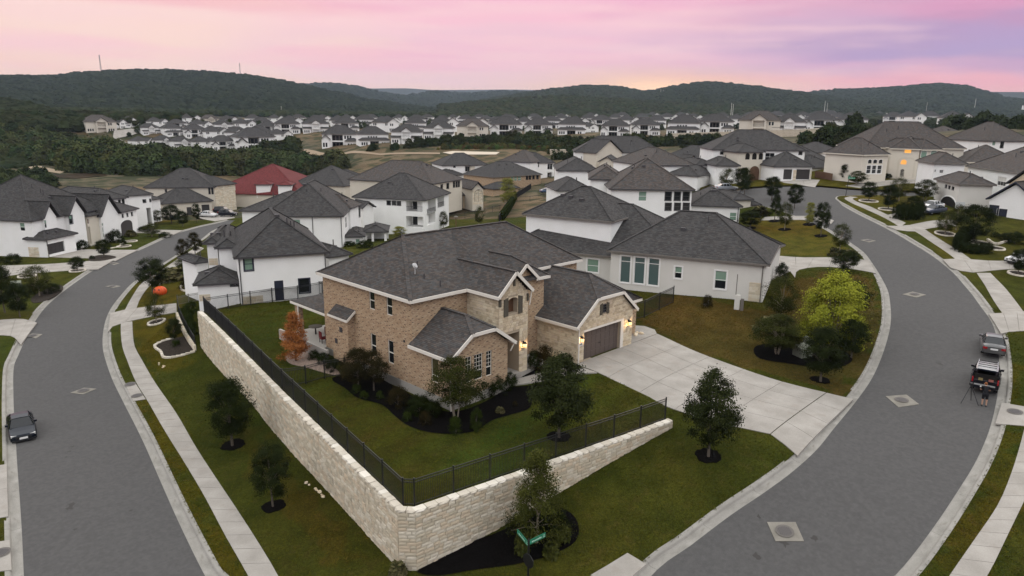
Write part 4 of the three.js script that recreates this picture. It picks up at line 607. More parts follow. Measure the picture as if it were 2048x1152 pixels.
// ---------- stone retaining wall, laid block by block ----------
{
  const root = thing('retaining_wall', 'tall cream limestone block retaining wall with chamfered corner and rough capping stones', 'stone wall', uv2w(-22.2, -7.4, -4));
  const off = root.position, path = WALL.map(([u, v]) => uv2w(u, v)), R = rng(77), blocks = [], row = 0.205;
  const back = new MB();
  for (let s = 0; s < path.length - 1; s++) {
    const a = path[s], b = path[s + 1], L = Math.hypot(b.x - a.x, b.z - a.z), ex = V((b.x - a.x) / L, 0, (b.z - a.z) / L), n = V(-ex.z, 0, ex.x); // travelling along the wall, outside on the right
    const topAt = (x) => Y(a.x + ex.x * x - n.x * .6, a.z + ex.z * x - n.z * .6) + 0.0, groundAt = (x) => T(a.x + ex.x * x + n.x * .3, a.z + ex.z * x + n.z * .3);
    const step = 1.4, N = Math.ceil(L / step);
    for (let i = 0; i < N; i++) { const x0 = i * L / N, x1 = (i + 1) * L / N, P = (x, y, d) => V(a.x + ex.x * x - n.x * d - off.x, y - off.y, a.z + ex.z * x - n.z * d - off.z), t0 = topAt(x0) - .03, t1 = topAt(x1) - .03, g0 = groundAt(x0) - .6, g1 = groundAt(x1) - .6; back.poly(P(x0, g0, .07), P(x1, g1, .07), P(x1, t1, .07), P(x0, t0, .07)); back.poly(P(x0, t0, .07), P(x1, t1, .07), P(x1, t1, .45), P(x0, t0, .45)); back.poly(P(x1, g1, .45), P(x0, g0, .45), P(x0, t0, .45), P(x1, t1, .45)); if (s === 2 && i === N - 1) back.poly(P(x1, g1, .07), P(x1, g1, .45), P(x1, t1, .45), P(x1, t1, .07)); }
    for (let c = -1; c < 22; c++) { // courses counted down from the cap
      let x = s === 1 ? 0 : -R() * 0.02;
      while (x < L - 0.02) {
        let l = c < 0 ? 0.38 + R() * 0.42 : 0.26 + R() * 0.38; if (L - x - l < 0.16) l = L - x;
        const xc = x + l / 2, top = topAt(xc) - (c < 0 ? -0.17 : c * row), g = groundAt(xc);
        if (top > g - 0.12) blocks.push({ s, c, x: xc, l, y: top - row / 2, p: V(a.x + ex.x * xc, top - row / 2, a.z + ex.z * xc), ex, n, r: [R(), R(), R(), R()] });
        x += l;
      }
    }
  }
  back.build('wall', std({ color: new THREE.Color(.24, .205, .155) }), root);
  blocks.forEach((b) => { b.d = b.p.distanceTo(EYE); }); blocks.sort((p, q) => p.d - q.d);
  const rest = [];
  blocks.forEach((b, i) => {
    const cap = b.c < 0, h = cap ? 0.17 + b.r[2] * 0.03 : row - 0.014, dep = cap ? 0.5 : 0.13, q = new THREE.Matrix4().makeBasis(b.ex, V(0, 1, 0), b.n);
    const pos = b.p.clone().addScaledVector(b.n, -dep / 2 + 0.045 + (b.r[0] - 0.5) * 0.035 + (cap ? 0.03 : 0)).sub(off), m = new THREE.Matrix4().makeTranslation(pos.x, pos.y, pos.z).multiply(q).multiply(new THREE.Matrix4().makeRotationZ((b.r[1] - 0.5) * (cap ? 0.05 : 0.008))).multiply(new THREE.Matrix4().makeScale(b.l - (cap ? 0.03 : 0.014), h, dep));
    const stain = fbm(b.p.x * 0.12 + b.p.z * 0.17, b.p.y * 0.15, 8, 3), pal = cap ? M.capStone : M.wallPal, k = Math.floor(clamp(b.r[3] * 0.6 + stain * 0.5, 0, 0.999) * pal.length);
    if (i < 300) { const o = part(cap ? 'cap_stone' : 'block', chipGeo[Math.floor(b.r[2] * 4)], pal[k], root); m.decompose(o.position, o.quaternion, o.scale); } else rest.push([m, pal[k].color, stain]);
  });
  for (let v = 0; v < 4; v++) { const mine = rest.filter((_, i) => i % 4 === v), im = new THREE.InstancedMesh(chipGeo[v], std({ color: 0xffffff, bumpMap: stuccoBump, bumpScale: 0.03, roughness: 0.95 }), mine.length); mine.forEach(([m, c, st], i) => { im.setMatrixAt(i, m); im.setColorAt(i, c.clone().multiplyScalar(0.9 + 0.2 * hash(i, v, 3))); }); im.name = 'block'; im.userData.kind = 'stuff'; shadowed(im); root.add(im); }
}
// ---------- iron fences ----------
function ironFence(name, label, pts, F, { h = 1.5, every = 2.4, gap = 0.11, mat = M.black, group, thick = 0.02, pick = true } = {}) {
  const root = thing(name, label, 'fence', pts[0].clone().setY(F(pts[0].x, pts[0].z)), 0, group), o = root.position, posts = [], rails = new MB(), list = [];
  for (let s = 0; s < pts.length - 1; s++) {
    const a = pts[s], b = pts[s + 1], L = Math.hypot(b.x - a.x, b.z - a.z), n = Math.max(1, Math.round(L / every)), at = (t, y) => { const x = lerp(a.x, b.x, t), z = lerp(a.z, b.z, t); return V(x - o.x, F(x, z) + y - o.y, z - o.z); };
    for (let i = 0; i <= n; i++) if (i || !s) posts.push(at(i / n, 0));
    for (let i = 0; i < n; i++) { for (const y of [0.14, h - 0.2, h - 0.04]) rails.bar(at(i / n, y), at((i + 1) / n, y), 0.036, 0.04); const k = Math.round(L / n / gap); for (let j = 1; j < k; j++) list.push(at((i + j / k) / n, 0)); }
  }
  const pg = new MB().box(-0.04, -0.1, -0.04, 0.04, h + 0.06, 0.04).geo(); for (const p of posts) part('post', pg, mat, root).position.copy(p);
  rails.build('rail', mat, root);
  const kg = new MB().box(-thick / 2, 0.08, -thick / 2, thick / 2, h - 0.02, thick / 2).geo();
  const eye = EYE.clone().sub(o); list.sort((p, q) => p.distanceTo(eye) - q.distanceTo(eye));
  const keep = pick ? Math.min(300, list.length) : 0; for (let i = 0; i < keep; i++) part('picket', kg, mat, root).position.copy(list[i]);
  if (list.length > keep) { const im = new THREE.InstancedMesh(kg, mat, list.length - keep); for (let i = keep; i < list.length; i++) im.setMatrixAt(i - keep, new THREE.Matrix4().makeTranslation(list[i].x, list[i].y, list[i].z)); im.name = 'picket'; im.userData.kind = 'stuff'; root.add(im); }
  return root;
}
{
  const W = (d) => [[-15.3 + d, 36.4], [-22.45 + d, -6.9 + d * 0.35], [-21.75 + d * 0.5, -7.75 + d], [-2.75, -10.75 + d]].map(([u, v]) => uv2w(u, v));
  ironFence('iron_fence', 'black iron picket fence along the top of the cream stone wall', W(0.62), (x, z) => Y(x, z) - 0.02, { h: 1.6 });
  const l = W(0.62), t = (k) => V().lerpVectors(l[1], l[0], k), c0 = t(0.47), g1 = uv2w(-14.9, 9.4), g2 = uv2w(-12.3, 9.9);
  ironFence('iron_fence', 'short black iron fence and gate crossing the side lawn to the brick house', [land(566, 775, Y), land(612, 768, Y), land(650, 757, Y), uv2w(-12.25, 11.4)], Y, { h: 1.45, every: 1.5 });
  ironFence('iron_fence', 'black iron fence along the back lawn below the white wall', [uv2w(-14.7, 36.2), land(545, 604, Y), land(646, 590, Y), uv2w(-4, 37)], Y, { h: 1.5 });
  ironFence('iron_fence', 'dark mesh fence between the brick garage and the grey house', [uv2w(10.3, 5), land(1288, 636), land(1318, 620), land(1346, 606)], T, { h: 1.8, every: 3 });
}
// ---------- neighbouring houses ----------
// Each is a group of hip- or gable-roofed blocks. A block is set out from the two ends of its front eave (a, b: sight lines at height h), its depth d and the level of its base.
const UPV = V(0, 1, 0);
function block(H, s) {
  const A = s.A || atH(s.a[0], s.a[1], s.h), B = s.b ? atH(s.b[0], s.b[1], s.h) : A.clone().add(V(Math.cos(s.yaw), 0, -Math.sin(s.yaw)).multiplyScalar(s.w));
  if (!H.userData.set) { H.position.set(A.x, s.base, A.z); H.userData.set = 1; }
  const w = Math.hypot(B.x - A.x, B.z - A.z), ex = V((B.x - A.x) / w, 0, (B.z - A.z) / w), n = V().crossVectors(ex, UPV), W4 = new THREE.Matrix4().makeBasis(ex, UPV, n).setPosition(A.x, s.h, A.z);
  const m = new THREE.Matrix4().makeTranslation(-H.position.x, -H.position.y, -H.position.z).multiply(W4), ov = s.ov ?? 0.4, d = s.d, y0 = s.base - s.h - 0.5, top = -0.12, wallMat = s.wall || M.white, roofMat = s.roof || M.shingleGrey, type = s.type || 'hip', pt = s.pitch ?? 0.6;
  const X = V(1, 0, 0), XB = V(-1, 0, 0), Z = V(0, 0, 1), ZB = V(0, 0, -1), faces = { f: [V(ov, y0, -ov), X, w - 2 * ov], r: [V(w - ov, y0, -ov), ZB, d - 2 * ov], l: [V(ov, y0, -d + ov), Z, d - 2 * ov], b: [V(w - ov, y0, -d + ov), XB, w - 2 * ov] };
  const wb = new MB(m), inv = W4.clone().invert();
  const hit = (px, py, o, e) => { // where a sight line meets the plane of a wall
    const nn = V().crossVectors(e, UPV), p = EYE.clone().applyMatrix4(inv), q = ray(px, py).add(EYE).applyMatrix4(inv).sub(p), t = o.clone().sub(p).dot(nn) / q.dot(nn), x = p.addScaledVector(q, t).sub(o); return [x.dot(e), x.y]; };
  for (const k of 'frlb') {
    const [o, e, W] = faces[k], holes = [], later = [];
    for (const q of (s.wins && s.wins[k]) || []) {
      const opt = q[4] || {}, [x0, y1] = s.metric ? [q[0] - ov, q[1] + q[3] + 0.5] : hit(q[0], q[1], o, e), [x1, yb] = s.metric ? [q[0] - ov + q[2], q[1] + 0.5] : hit(q[2], q[3], o, e), r = [Math.max(0.05, Math.min(x0, x1)), Math.max(0.05, yb), Math.abs(x1 - x0), y1 - yb];
      r[2] = Math.min(r[2], W - 0.05 - r[0]); r[3] = Math.min(r[3], top - y0 - 0.05 - r[1]); if (r[2] < 0.1 || r[3] < 0.1) continue;
      if (opt.t === 'arch') { later.push(() => archPane(H, m, o, e, r, opt)); continue; }
      if (opt.t === 'stone') { later.push(() => stonesOn(H, m, o.clone().add(V(0, r[1], 0)).addScaledVector(e, r[0]), e, r[2], r[3], { pal: M.wallPal, row: 0.28, minL: .3, maxL: .7, seed: 5, name: 'stone_cladding' })); continue; }
      const dp = opt.t === 'garage' ? 0.25 : opt.t === 'void' ? (opt.depth || 2) : 0.12; holes.push([...r, dp]);
      if (opt.t === 'garage') later.push(() => garageDoor(H, m, o, e, [...r, 0.2], opt.mat || M.garageDark, opt.cols || 4, 4));
      else if (opt.t === 'door') later.push(() => { const b = new MB(m); wallBox(b, o, e, r[0], r[1], -0.12, r[0] + r[2], r[1] + r[3], -0.06); const dd = b.build('door', opt.mat || M.navy, H), hnd = new MB(m); wallBox(hnd, o, e, r[0] + r[2] * .85, r[1] + r[3] * .45, -0.06, r[0] + r[2] * .9, r[1] + r[3] * .5, -0.02); hnd.build('handle', M.greyTrim, dd); });
      else if (opt.t === 'void') later.push(() => { const b = new MB(m); wallBox(b, o, e, r[0], r[1], -dp - 0.1, r[0] + r[2], r[1] + r[3], -dp); b.build('porch_wall', opt.mat || wallMat, H); const n2 = Math.max(1, Math.round(r[2] / 1.6)); for (let i = 0; i < n2; i++) { const c = new MB(m); wallBox(c, o, e, r[0] + r[2] * (i + .15) / n2, r[1] + 0.1, -dp, r[0] + r[2] * (i + .85) / n2, r[1] + r[3] * .82, -dp + .04); c.build('pane', M.glass, H); } if (opt.rail) { const c = new MB(m); wallBox(c, o, e, r[0], r[1] + 1, -0.1, r[0] + r[2], r[1] + 1.06, -0.05); wallBox(c, o, e, r[0], r[1] + .1, -0.1, r[0] + r[2], r[1] + .14, -0.05); for (let x = r[0] + .12; x < r[0] + r[2]; x += .14) wallBox(c, o, e, x, r[1] + .14, -0.085, x + .02, r[1] + 1, -0.065); c.build('railing', M.black, H); } });
      else later.push(() => windowIn(H, m, o, e, r, { rail: r[3] > 1.1 ? 0.5 : 0, cols: r[2] > 1.5 ? Math.round(r[2] / 0.9) : 1, ...opt }));
    }
    wallFace(wb, o, e, W, top - y0, holes); later.forEach((f) => f());
  }
  const R = new MB(m), P = (x, y, z) => V(x, y, -z), F = new MB(m), fm = s.fascia || M.darkTrim, tk = 0.12;
  const fb = (a, b) => F.bar(a.clone().add(V(0, -0.09, 0)), b.clone().add(V(0, -0.09, 0)), 0.06, 0.2);
  const c = [P(0, 0, 0), P(w, 0, 0), P(w, 0, d), P(0, 0, d)], caps = [];
  if (type === 'hip') {
    const hw = Math.min(w, d) / 2, rh = hw * pt, r1 = w >= d ? P(hw, rh, d / 2) : P(w / 2, rh, hw), r2 = w >= d ? P(w - hw, rh, d / 2) : P(w / 2, rh, d - hw);
    for (const q of w >= d ? [[c[0], c[1], r2, r1], [c[1], c[2], r2], [c[2], c[3], r1, r2], [c[3], c[0], r1]] : [[c[0], c[1], r1], [c[1], c[2], r2, r1], [c[2], c[3], r2], [c[3], c[0], r1, r2]]) slabRoof(R, q, tk);
    caps.push([r1, r2]); if (w >= d) caps.push([c[0], r1], [c[3], r1], [c[1], r2], [c[2], r2]); else caps.push([c[0], r1], [c[1], r1], [c[2], r2], [c[3], r2]);
    for (let i = 0; i < 4; i++) fb(c[i], c[(i + 1) % 4]);
  } else if (type === 'gz') {
    const rh = w / 2 * pt, a = P(w / 2, rh, -0.1), b = P(w / 2, rh, d); slabRoof(R, [P(0, 0, -.1), a, b, c[3]], tk); slabRoof(R, [a, P(w, 0, -.1), c[2], b], tk); caps.push([a, b]);
    for (const z of [ov, d - ov]) wb.poly(P(ov, top, z), P(w - ov, top, z), P(w / 2, rh - ov * pt + top, z)); fb(c[3], c[0]); fb(c[1], c[2]); fb(P(0, 0, -.1), a); fb(a, P(w, 0, -.1));
  } else if (type === 'gx') {
    const rh = d / 2 * pt, a = P(0, rh, d / 2), b = P(w, rh, d / 2); slabRoof(R, [c[0], c[1], b, a], tk); slabRoof(R, [c[2], c[3], a, b], tk); caps.push([a, b]);
    for (const x of [ov, w - ov]) wb.poly(P(x, top, ov), P(x, top, d - ov), P(x, rh - ov * pt + top, d / 2)); fb(c[0], c[1]); fb(c[2], c[3]); for (const x of [0, w]) { fb(P(x, 0, 0), P(x, rh, d / 2)); fb(P(x, rh, d / 2), P(x, 0, d)); }
  } else { const rh = d * pt; slabRoof(R, [c[0], c[1], P(w, rh, d), P(0, rh, d)], tk); fb(c[0], c[1]); fb(c[0], P(0, rh, d)); fb(c[1], P(w, rh, d)); wb.poly(P(ov, top, ov), P(ov, top, d), P(ov, rh + top, d)); wb.poly(P(w - ov, top, ov), P(w - ov, top, d), P(w - ov, rh + top, d)); }
  for (const [a, b] of caps) R.bar(a.clone().add(V(0, .03, 0)), b.clone().add(V(0, .03, 0)), 0.32, 0.04);
  if (!s.open) wb.build('wall', wallMat, H); else { for (const t of s.open) { const q = new MB(m); wallBox(q, faces.f[0], X, t * (w - 2 * ov - .4), 0, -.4, t * (w - 2 * ov - .4) + .4, top - y0, 0); q.build('column', s.colMat || wallMat, H); } const q = new MB(m); q.box(ov, y0, -d + ov, w - ov, top, -d + ov + .1); q.build('porch_wall', wallMat, H); }
  R.build('roof', roofMat, H); F.build('fascia', fm, H);
  const rr = rng(Math.floor(w * 1000 + d * 77)); for (let i = 0; i < (s.vents ?? 2); i++) { const x = lerp(0.25, 0.75, rr()) * w, z = lerp(0.2, 0.4, rr()) * d, hh = type === 'hip' ? Math.min(x, w - x, z, d - z) * pt : 0; if (type !== 'hip') break; const q = new MB(m); if (rr() < .6) q.tube(P(x, hh - .15, z), P(x, hh + .5 + rr() * .4, z), 0.07, 0.07, 7); else q.box(x - .25, hh - .1, -z - .25, x + .25, hh + .22, -z + .25); q.build('roof_vent', M.darkTrim, H); }
  if (s.pipe) for (const x of s.pipe) { const q = new MB(m); wallBox(q, faces.f[0], X, (w - 2 * ov) * x - .05, 0, 0.01, (w - 2 * ov) * x + .05, top - y0, .1); q.build('downpipe', fm, H); }
  return H;
}
function house(name, label, blocks, defaults = {}) { const H = thing(name, label, 'house'); for (const b of blocks) block(H, { ...defaults, ...b }); delete H.userData.set; return H; }
const bl = (x = 0.5, o = {}) => ({ blind: x, ...o }), DK = { frame: M.darkTrim, trim: true, trimW: 0.08 }, NV = { frame: M.navy, trim: true, trimW: 0.12 }, WT = { trim: true, trimW: 0.14 }, GAR = { t: 'garage' };
const SB = M.shingleBrown, SG = M.shingleGrey, SD = M.shingleDark;

house('white_house', 'white two-storey house with dark blue side door just behind the back lawn', [
  { a: [467.4, 515.6], b: [659.8, 503.5], h: 4.7, d: 17, base: -1.2, pitch: .72, roof: SD, fascia: M.darkTrim, vents: 4, pipe: [0.012, 0.99], wins: { f: [[487.6, 515, 506.4, 540, bl(.95, NV)], [548, 562, 569, 600.4, { t: 'door' }], [598, 558.7, 620, 584, NV], [434, 598, 480, 616, { t: 'stone' }]] } },
  { a: [428.4, 495.5], b: [480, 493], h: 4.9, d: 13, base: -2, roof: SD, pitch: .6 }, { a: [404.2, 486.5], b: [440, 485.5], h: 5.0, d: 11, base: -2.4, roof: SD, pitch: .6, wins: { f: [[413, 517, 436, 530, { t: 'stone' }]] } },
  { a: [385.4, 569.4], b: [483.6, 564], h: 1.7, d: 6, base: -2.2, roof: SD, pitch: .5, wins: { f: [[461, 566.5, 468.5, 572, DK], [470.5, 566, 477.5, 571.5, DK], [388, 590, 412, 602, { t: 'stone' }]] } },
  { a: [388, 526], b: [425, 521], h: 1.9, d: 5, base: -2.4, roof: SD, pitch: .4 },
  { a: [655, 514], b: [706, 507], h: 2.0, d: 9, base: -1.2, roof: SD, pitch: .55 }]);
house('white_house', 'white two-storey house with long plain side wall, second behind the back lawn', [
  { a: [521, 432.2], b: [687.5, 431.7], h: 3.0, d: 19, base: -3.6, pitch: .72, roof: SG, vents: 3, pipe: [.62, .99], wins: { f: [[579, 439, 600.6, 447.6, bl(.8)]], r: [[690, 436, 694, 454, { rail: .5 }]] } },
  { a: [477, 421], b: [612, 423], h: 3.0, d: 16, base: -4, roof: SG, pitch: .42 }, { a: [703, 416], b: [725.5, 407], h: 3.2, d: 8, base: -3.6, roof: SB, wins: { f: [[717, 413, 723, 432, DK]] } },
  { a: [684, 473], b: [730, 472.5], h: -0.9, d: 8, base: -3.6, roof: SG, pitch: .4, wins: { f: [[711, 478, 720, 492, bl(.9)]] } }, { a: [724, 463.5], b: [777, 463], h: -0.7, d: 7, base: -3.9, roof: SG, pitch: .4, open: [0.02, .36, .98], ov: .3 }]);
house('white_house', 'white house with two stacked balconies on its corner, behind the brick house roof', [
  { a: [703.3, 393.6], b: [851, 400], h: 2.5, d: 15, base: -4.8, pitch: .62, roof: SG, vents: 3, wins: { f: [[773.6, 401.5, 781.3, 410, DK], [784, 402, 792, 410.3, DK], [794, 402.5, 801.7, 411, DK], [812, 402, 845, 424, { t: 'void', rail: 1, depth: 3 }], [812, 432, 846, 456, { t: 'void', depth: 3 }]], r: [[853.5, 401.6, 872, 423, { t: 'void', rail: 1 }], [875, 395, 888.6, 412, { t: 'void', rail: 1 }], [854, 428, 871, 445, { t: 'void' }]] } },
  { a: [724.5, 415.5], b: [752, 413], h: 1.2, d: 5, base: -4, roof: SD, type: 'gz', pitch: .7 }]);
house('stone_house', 'cream stone house with big brown roof and arched gable window behind the balconies', [
  { a: [865, 367.5], b: [928, 357.5], h: 3.0, d: 25, base: -4.6, wall: M.cream, roof: SB, pitch: .58, vents: 4, wins: { f: [[906, 363.5, 910, 374.5, DK], [911.4, 363, 915, 374, DK], [916, 362.5, 919.6, 373.3, DK], [893, 367, 898, 377, DK], [881, 369.5, 885.5, 377, DK]] } },
  { a: [943, 379], b: [970.5, 378], h: 0.4, d: 13, base: -4.8, wall: M.cream, roof: SB, type: 'gz', pitch: 1.0, fascia: M.black, wins: { f: [[949.6, 375.5, 964.4, 403, { t: 'arch', mull: 1, rail: 1, frame: M.greyTrim }], [945, 381, 969, 408, { t: 'stone' }]] } },
  { a: [893, 396.4], b: [946, 386], h: -1.5, d: 7, base: -4.8, wall: M.cream, colMat: M.stonePal[0], roof: SB, pitch: .35, type: 'shed', open: [0.02, .32, .72, .98], ov: .3 }]);
house('stucco_house', 'low house with hipped grey roofs right of the red roof', [{ a: [583, 368], b: [690, 372], h: -0.4, d: 17, base: -5, wall: M.cream, roof: SG, pitch: .6 }, { a: [676, 367], b: [748, 358], h: -0.8, d: 12, base: -5, wall: M.cream, roof: SG, pitch: .55, wins: { f: [[690, 366, 700, 371, DK], [724, 362, 732, 368, DK]] } }]);
house('tile_roof_house', 'house under a large dark red hipped roof by the woodland', [{ a: [412, 386], b: [606, 390], h: -2.4, d: 27, base: -7, wall: M.cream, roof: M.redTile, pitch: .54, vents: 0, fascia: M.redTile }, { a: [508, 369], b: [542, 369], h: .2, d: 6, base: -3, roof: M.redTile, pitch: .4, vents: 0 }, { a: [552, 370], b: [584, 370], h: .2, d: 6, base: -3, roof: M.redTile, pitch: .4, vents: 0 }]);
house('stone_tower_house', 'white house with a round-arched cream stone tower and two dark garage doors', [
  { a: [286, 375], b: [430, 374], h: 0.6, d: 15, base: -6, wall: M.cream, roof: SG, pitch: .58, vents: 4, pipe: [.3], wins: { f: [[416.5, 374.5, 421, 388, DK], [422.5, 374.5, 427, 388, DK], [330, 379, 334, 384, DK], [366, 374.6, 369, 380, DK]] } },
  { a: [427, 371.5], b: [474, 366.5], h: 0.9, d: 11, base: -6, wall: M.mortar, roof: SG, pitch: .5, vents: 0, wins: { f: [[428, 367, 473.5, 421, { t: 'stone' }], [449, 373, 454.2, 383, { t: 'arch', pane: M.void, frame: M.cream }], [459.5, 372, 464, 382, { t: 'arch', pane: M.void, frame: M.cream }], [467.5, 371, 471.5, 381, { t: 'arch', pane: M.void, frame: M.cream }], [462, 395, 471.5, 417, { t: 'arch', pane: M.void, frame: M.cream }]] } },
  { a: [321, 407.5], b: [427, 401], h: -2.6, d: 10, base: -6.2, wall: M.cream, roof: SG, pitch: .62, wins: { f: [[373, 414.6, 385, 432.5, GAR], [402.8, 409.8, 420, 424.5, GAR]] } }]);
{ const S = house('white_house', 'white house with arched garage and solar panels, beyond the leftmost house', [
  { a: [229.6, 427], b: [278.5, 416.4], h: -0.6, d: 13, base: -5.6, roof: SG, pitch: .55, pipe: [.03], wins: { f: [[240, 443, 266.5, 466, { t: 'arch', flat: 1, pane: M.garageDark, name: 'garage_door', frame: M.white }], [243.6, 428.5, 247, 434.5, DK], [253, 427, 256.4, 432.8, DK], [262, 425, 265.5, 431, DK]] } },
  { a: [196, 401], b: [258, 394], h: 1.5, d: 17, base: -5.6, roof: SG, pitch: .55, vents: 4, wins: { f: [[236.5, 400.3, 241.5, 407, DK], [244, 399, 249, 407.5, DK]] } },
  { a: [250, 391.5], b: [307, 387.5], h: 1.6, d: 12, base: -5.6, roof: SG, pitch: .5, wins: { f: [[285.5, 399.5, 292, 405, DK], [299, 398, 302, 403.5, DK], [292.5, 416, 305.5, 453, { t: 'void', depth: 2.5, mat: M.warmStucco }]] } },
  { a: [303, 399], b: [325, 396], h: -.2, d: 8, base: -5.8, roof: SG, pitch: .4 }]);
  scene.updateMatrixWorld(true); const rc = new THREE.Raycaster(), roofs = S.children.filter((c) => c.name === 'roof');
  for (const [x, y] of [[199, 410.5], [207, 410], [215, 409.5], [201, 417], [209, 416.5], [216, 416]]) { rc.set(EYE, ray(x, y).normalize()); const hit = rc.intersectObjects(roofs, false)[0]; if (!hit) continue; const m = new MB(); m.box(-.85, .04, -.55, .85, .1, .55); const q = m.build('solar_panel', std({ color: new THREE.Color(.008, .012, .03), roughness: .3 }), S), n = hit.face.normal.clone(), t = V(n.z, 0, -n.x).normalize(); if (n.y < 0) n.negate(); q.position.copy(hit.point).sub(S.position); q.quaternion.setFromRotationMatrix(new THREE.Matrix4().makeBasis(t, n, V().crossVectors(t, n))); } }
{ const yw = 1.42, A0 = atH(62, 442, 1), X0 = V(Math.cos(yw), 0, -Math.sin(yw)), N0 = V().crossVectors(X0, UPV), at = (x, n, h) => A0.clone().addScaledVector(X0, x).addScaledVector(N0, n).setY(h); house('white_house', 'leftmost white house with gabled dormers and one dark garage door', [
  { a: [62, 442], yaw: yw, w: 19, h: 1.0, d: 19, base: -5.4, roof: SD, pitch: .72, vents: 4, wins: { l: [[38.5, 445.5, 50.5, 462, bl(.6)]], f: [[132, 467, 138, 491, bl(.5)], [139.5, 465, 146, 489, bl(.5)], [154, 463, 163, 486, { t: 'door', mat: M.darkTrim }]] } },
  { A: at(-.1, 2.4, -2.1), yaw: yw, w: 7.4, h: -2.1, d: 4.5, base: -5.4, roof: SD, pitch: .5, pipe: [.02], fascia: M.darkTrim, wins: { f: [[89.2, 490, 126.8, 503, GAR], [83, 494, 88, 517, { t: 'stone' }]], l: [[56, 494, 80, 517, { t: 'stone' }]] } },
  { A: at(2.2, .5, 1.2), yaw: yw, w: 3.6, h: 1.2, d: 5, base: -3, roof: SD, type: 'gz', pitch: 1.5, wins: { f: [[85.5, 441, 92, 456, bl(.4)]] } },
  { A: at(7.4, .9, 1), yaw: yw, w: 4.6, h: 1, d: 6, base: -5.4, roof: SD, type: 'gz', pitch: 1.4, wins: { f: [[130, 431, 138.5, 448, bl(.4, NV)]] } },
  { A: at(11.8, .8, .3), yaw: yw, w: 4, h: .3, d: 5, base: -5.4, wall: M.cream, roof: SD, pitch: .4, vents: 0, wins: { f: [[173.5, 454, 181.5, 488, { t: 'void', depth: 1.5, mat: M.warmStucco }], [172.5, 437.5, 177.5, 448, { pane: M.wood }]] } },
  { A: at(14.8, 1.3, -.2), yaw: yw, w: 5.6, h: -.2, d: 8, base: -5.4, roof: SD, type: 'gz', pitch: 1.4, fascia: M.darkTrim, wins: { f: [[192, 458, 197, 478, bl(.7)], [198, 456, 203, 476, bl(.7)], [204, 454.5, 208.5, 474, bl(.7)], [192, 449, 196, 454.5, bl(.9)], [197, 447.5, 201, 453, bl(.9)], [202.5, 446.5, 206, 451.5, bl(.9)]] } }]); }
house('brown_brick_house', 'brown brick house with wide grey roof left of the hedge lane', [{ a: [986, 354.5], b: [1085, 348.5], h: 0.6, d: 16, base: -5.5, wall: M.brick, roof: SG, pitch: .52, vents: 4, fascia: M.greyTrim, wins: { f: [[1022, 353.5, 1027, 362, bl(.9)], [1028.5, 353, 1034, 361.5, bl(.9)], [1036, 352.8, 1042, 361, bl(.9)], [1052, 352, 1056, 359, DK], [1058, 351.6, 1062, 358.6, DK], [1065, 351.2, 1069, 358.2, DK], [1073, 351, 1077, 358, DK]] } }, { a: [985, 378], b: [1040, 375], h: -2.4, d: 7, base: -6, wall: M.brick, roof: SD, pitch: .5 }]);
house('white_house', 'white house with small arched window beyond the brown brick house', [{ a: [1057, 326], b: [1111.5, 325], h: 3.4, d: 15, base: -4, roof: SG, pitch: .62, wins: { f: [[1073.5, 326.5, 1078, 334, { t: 'arch', frame: M.whiteTrim, pane: M.glass }], [1095.5, 328, 1099, 338, DK], [1100.5, 328, 1104, 338, DK], [1095, 345, 1104, 358, { t: 'void' }]] } }, { a: [997, 322], b: [1062, 325], h: 3.8, d: 14, base: -4, roof: SB, pitch: .6 }]);
house('white_house', 'white house with cream bay and long low grey roof left of the brown brick house', [{ a: [884, 331], b: [978, 329.5], h: 2.6, d: 14, base: -4.5, roof: SG, pitch: .55, vents: 3, wins: { f: [[930.6, 333, 935, 342.5, DK], [936, 333, 940.5, 342.5, DK], [907, 331.8, 911, 335, DK]] } }, { a: [942, 331], b: [979, 329], h: 2.5, d: 9, base: -4.5, wall: M.cream, roof: SG, pitch: .4, vents: 0, wins: { f: [[952, 333.5, 956, 341, { t: 'arch', pane: M.void, frame: M.cream }], [961, 333, 965, 340, { t: 'arch', pane: M.void, frame: M.cream }]] } }, { a: [890, 352], b: [930, 349], h: -.5, d: 8, base: -4.5, roof: SG, pitch: .5 }]);
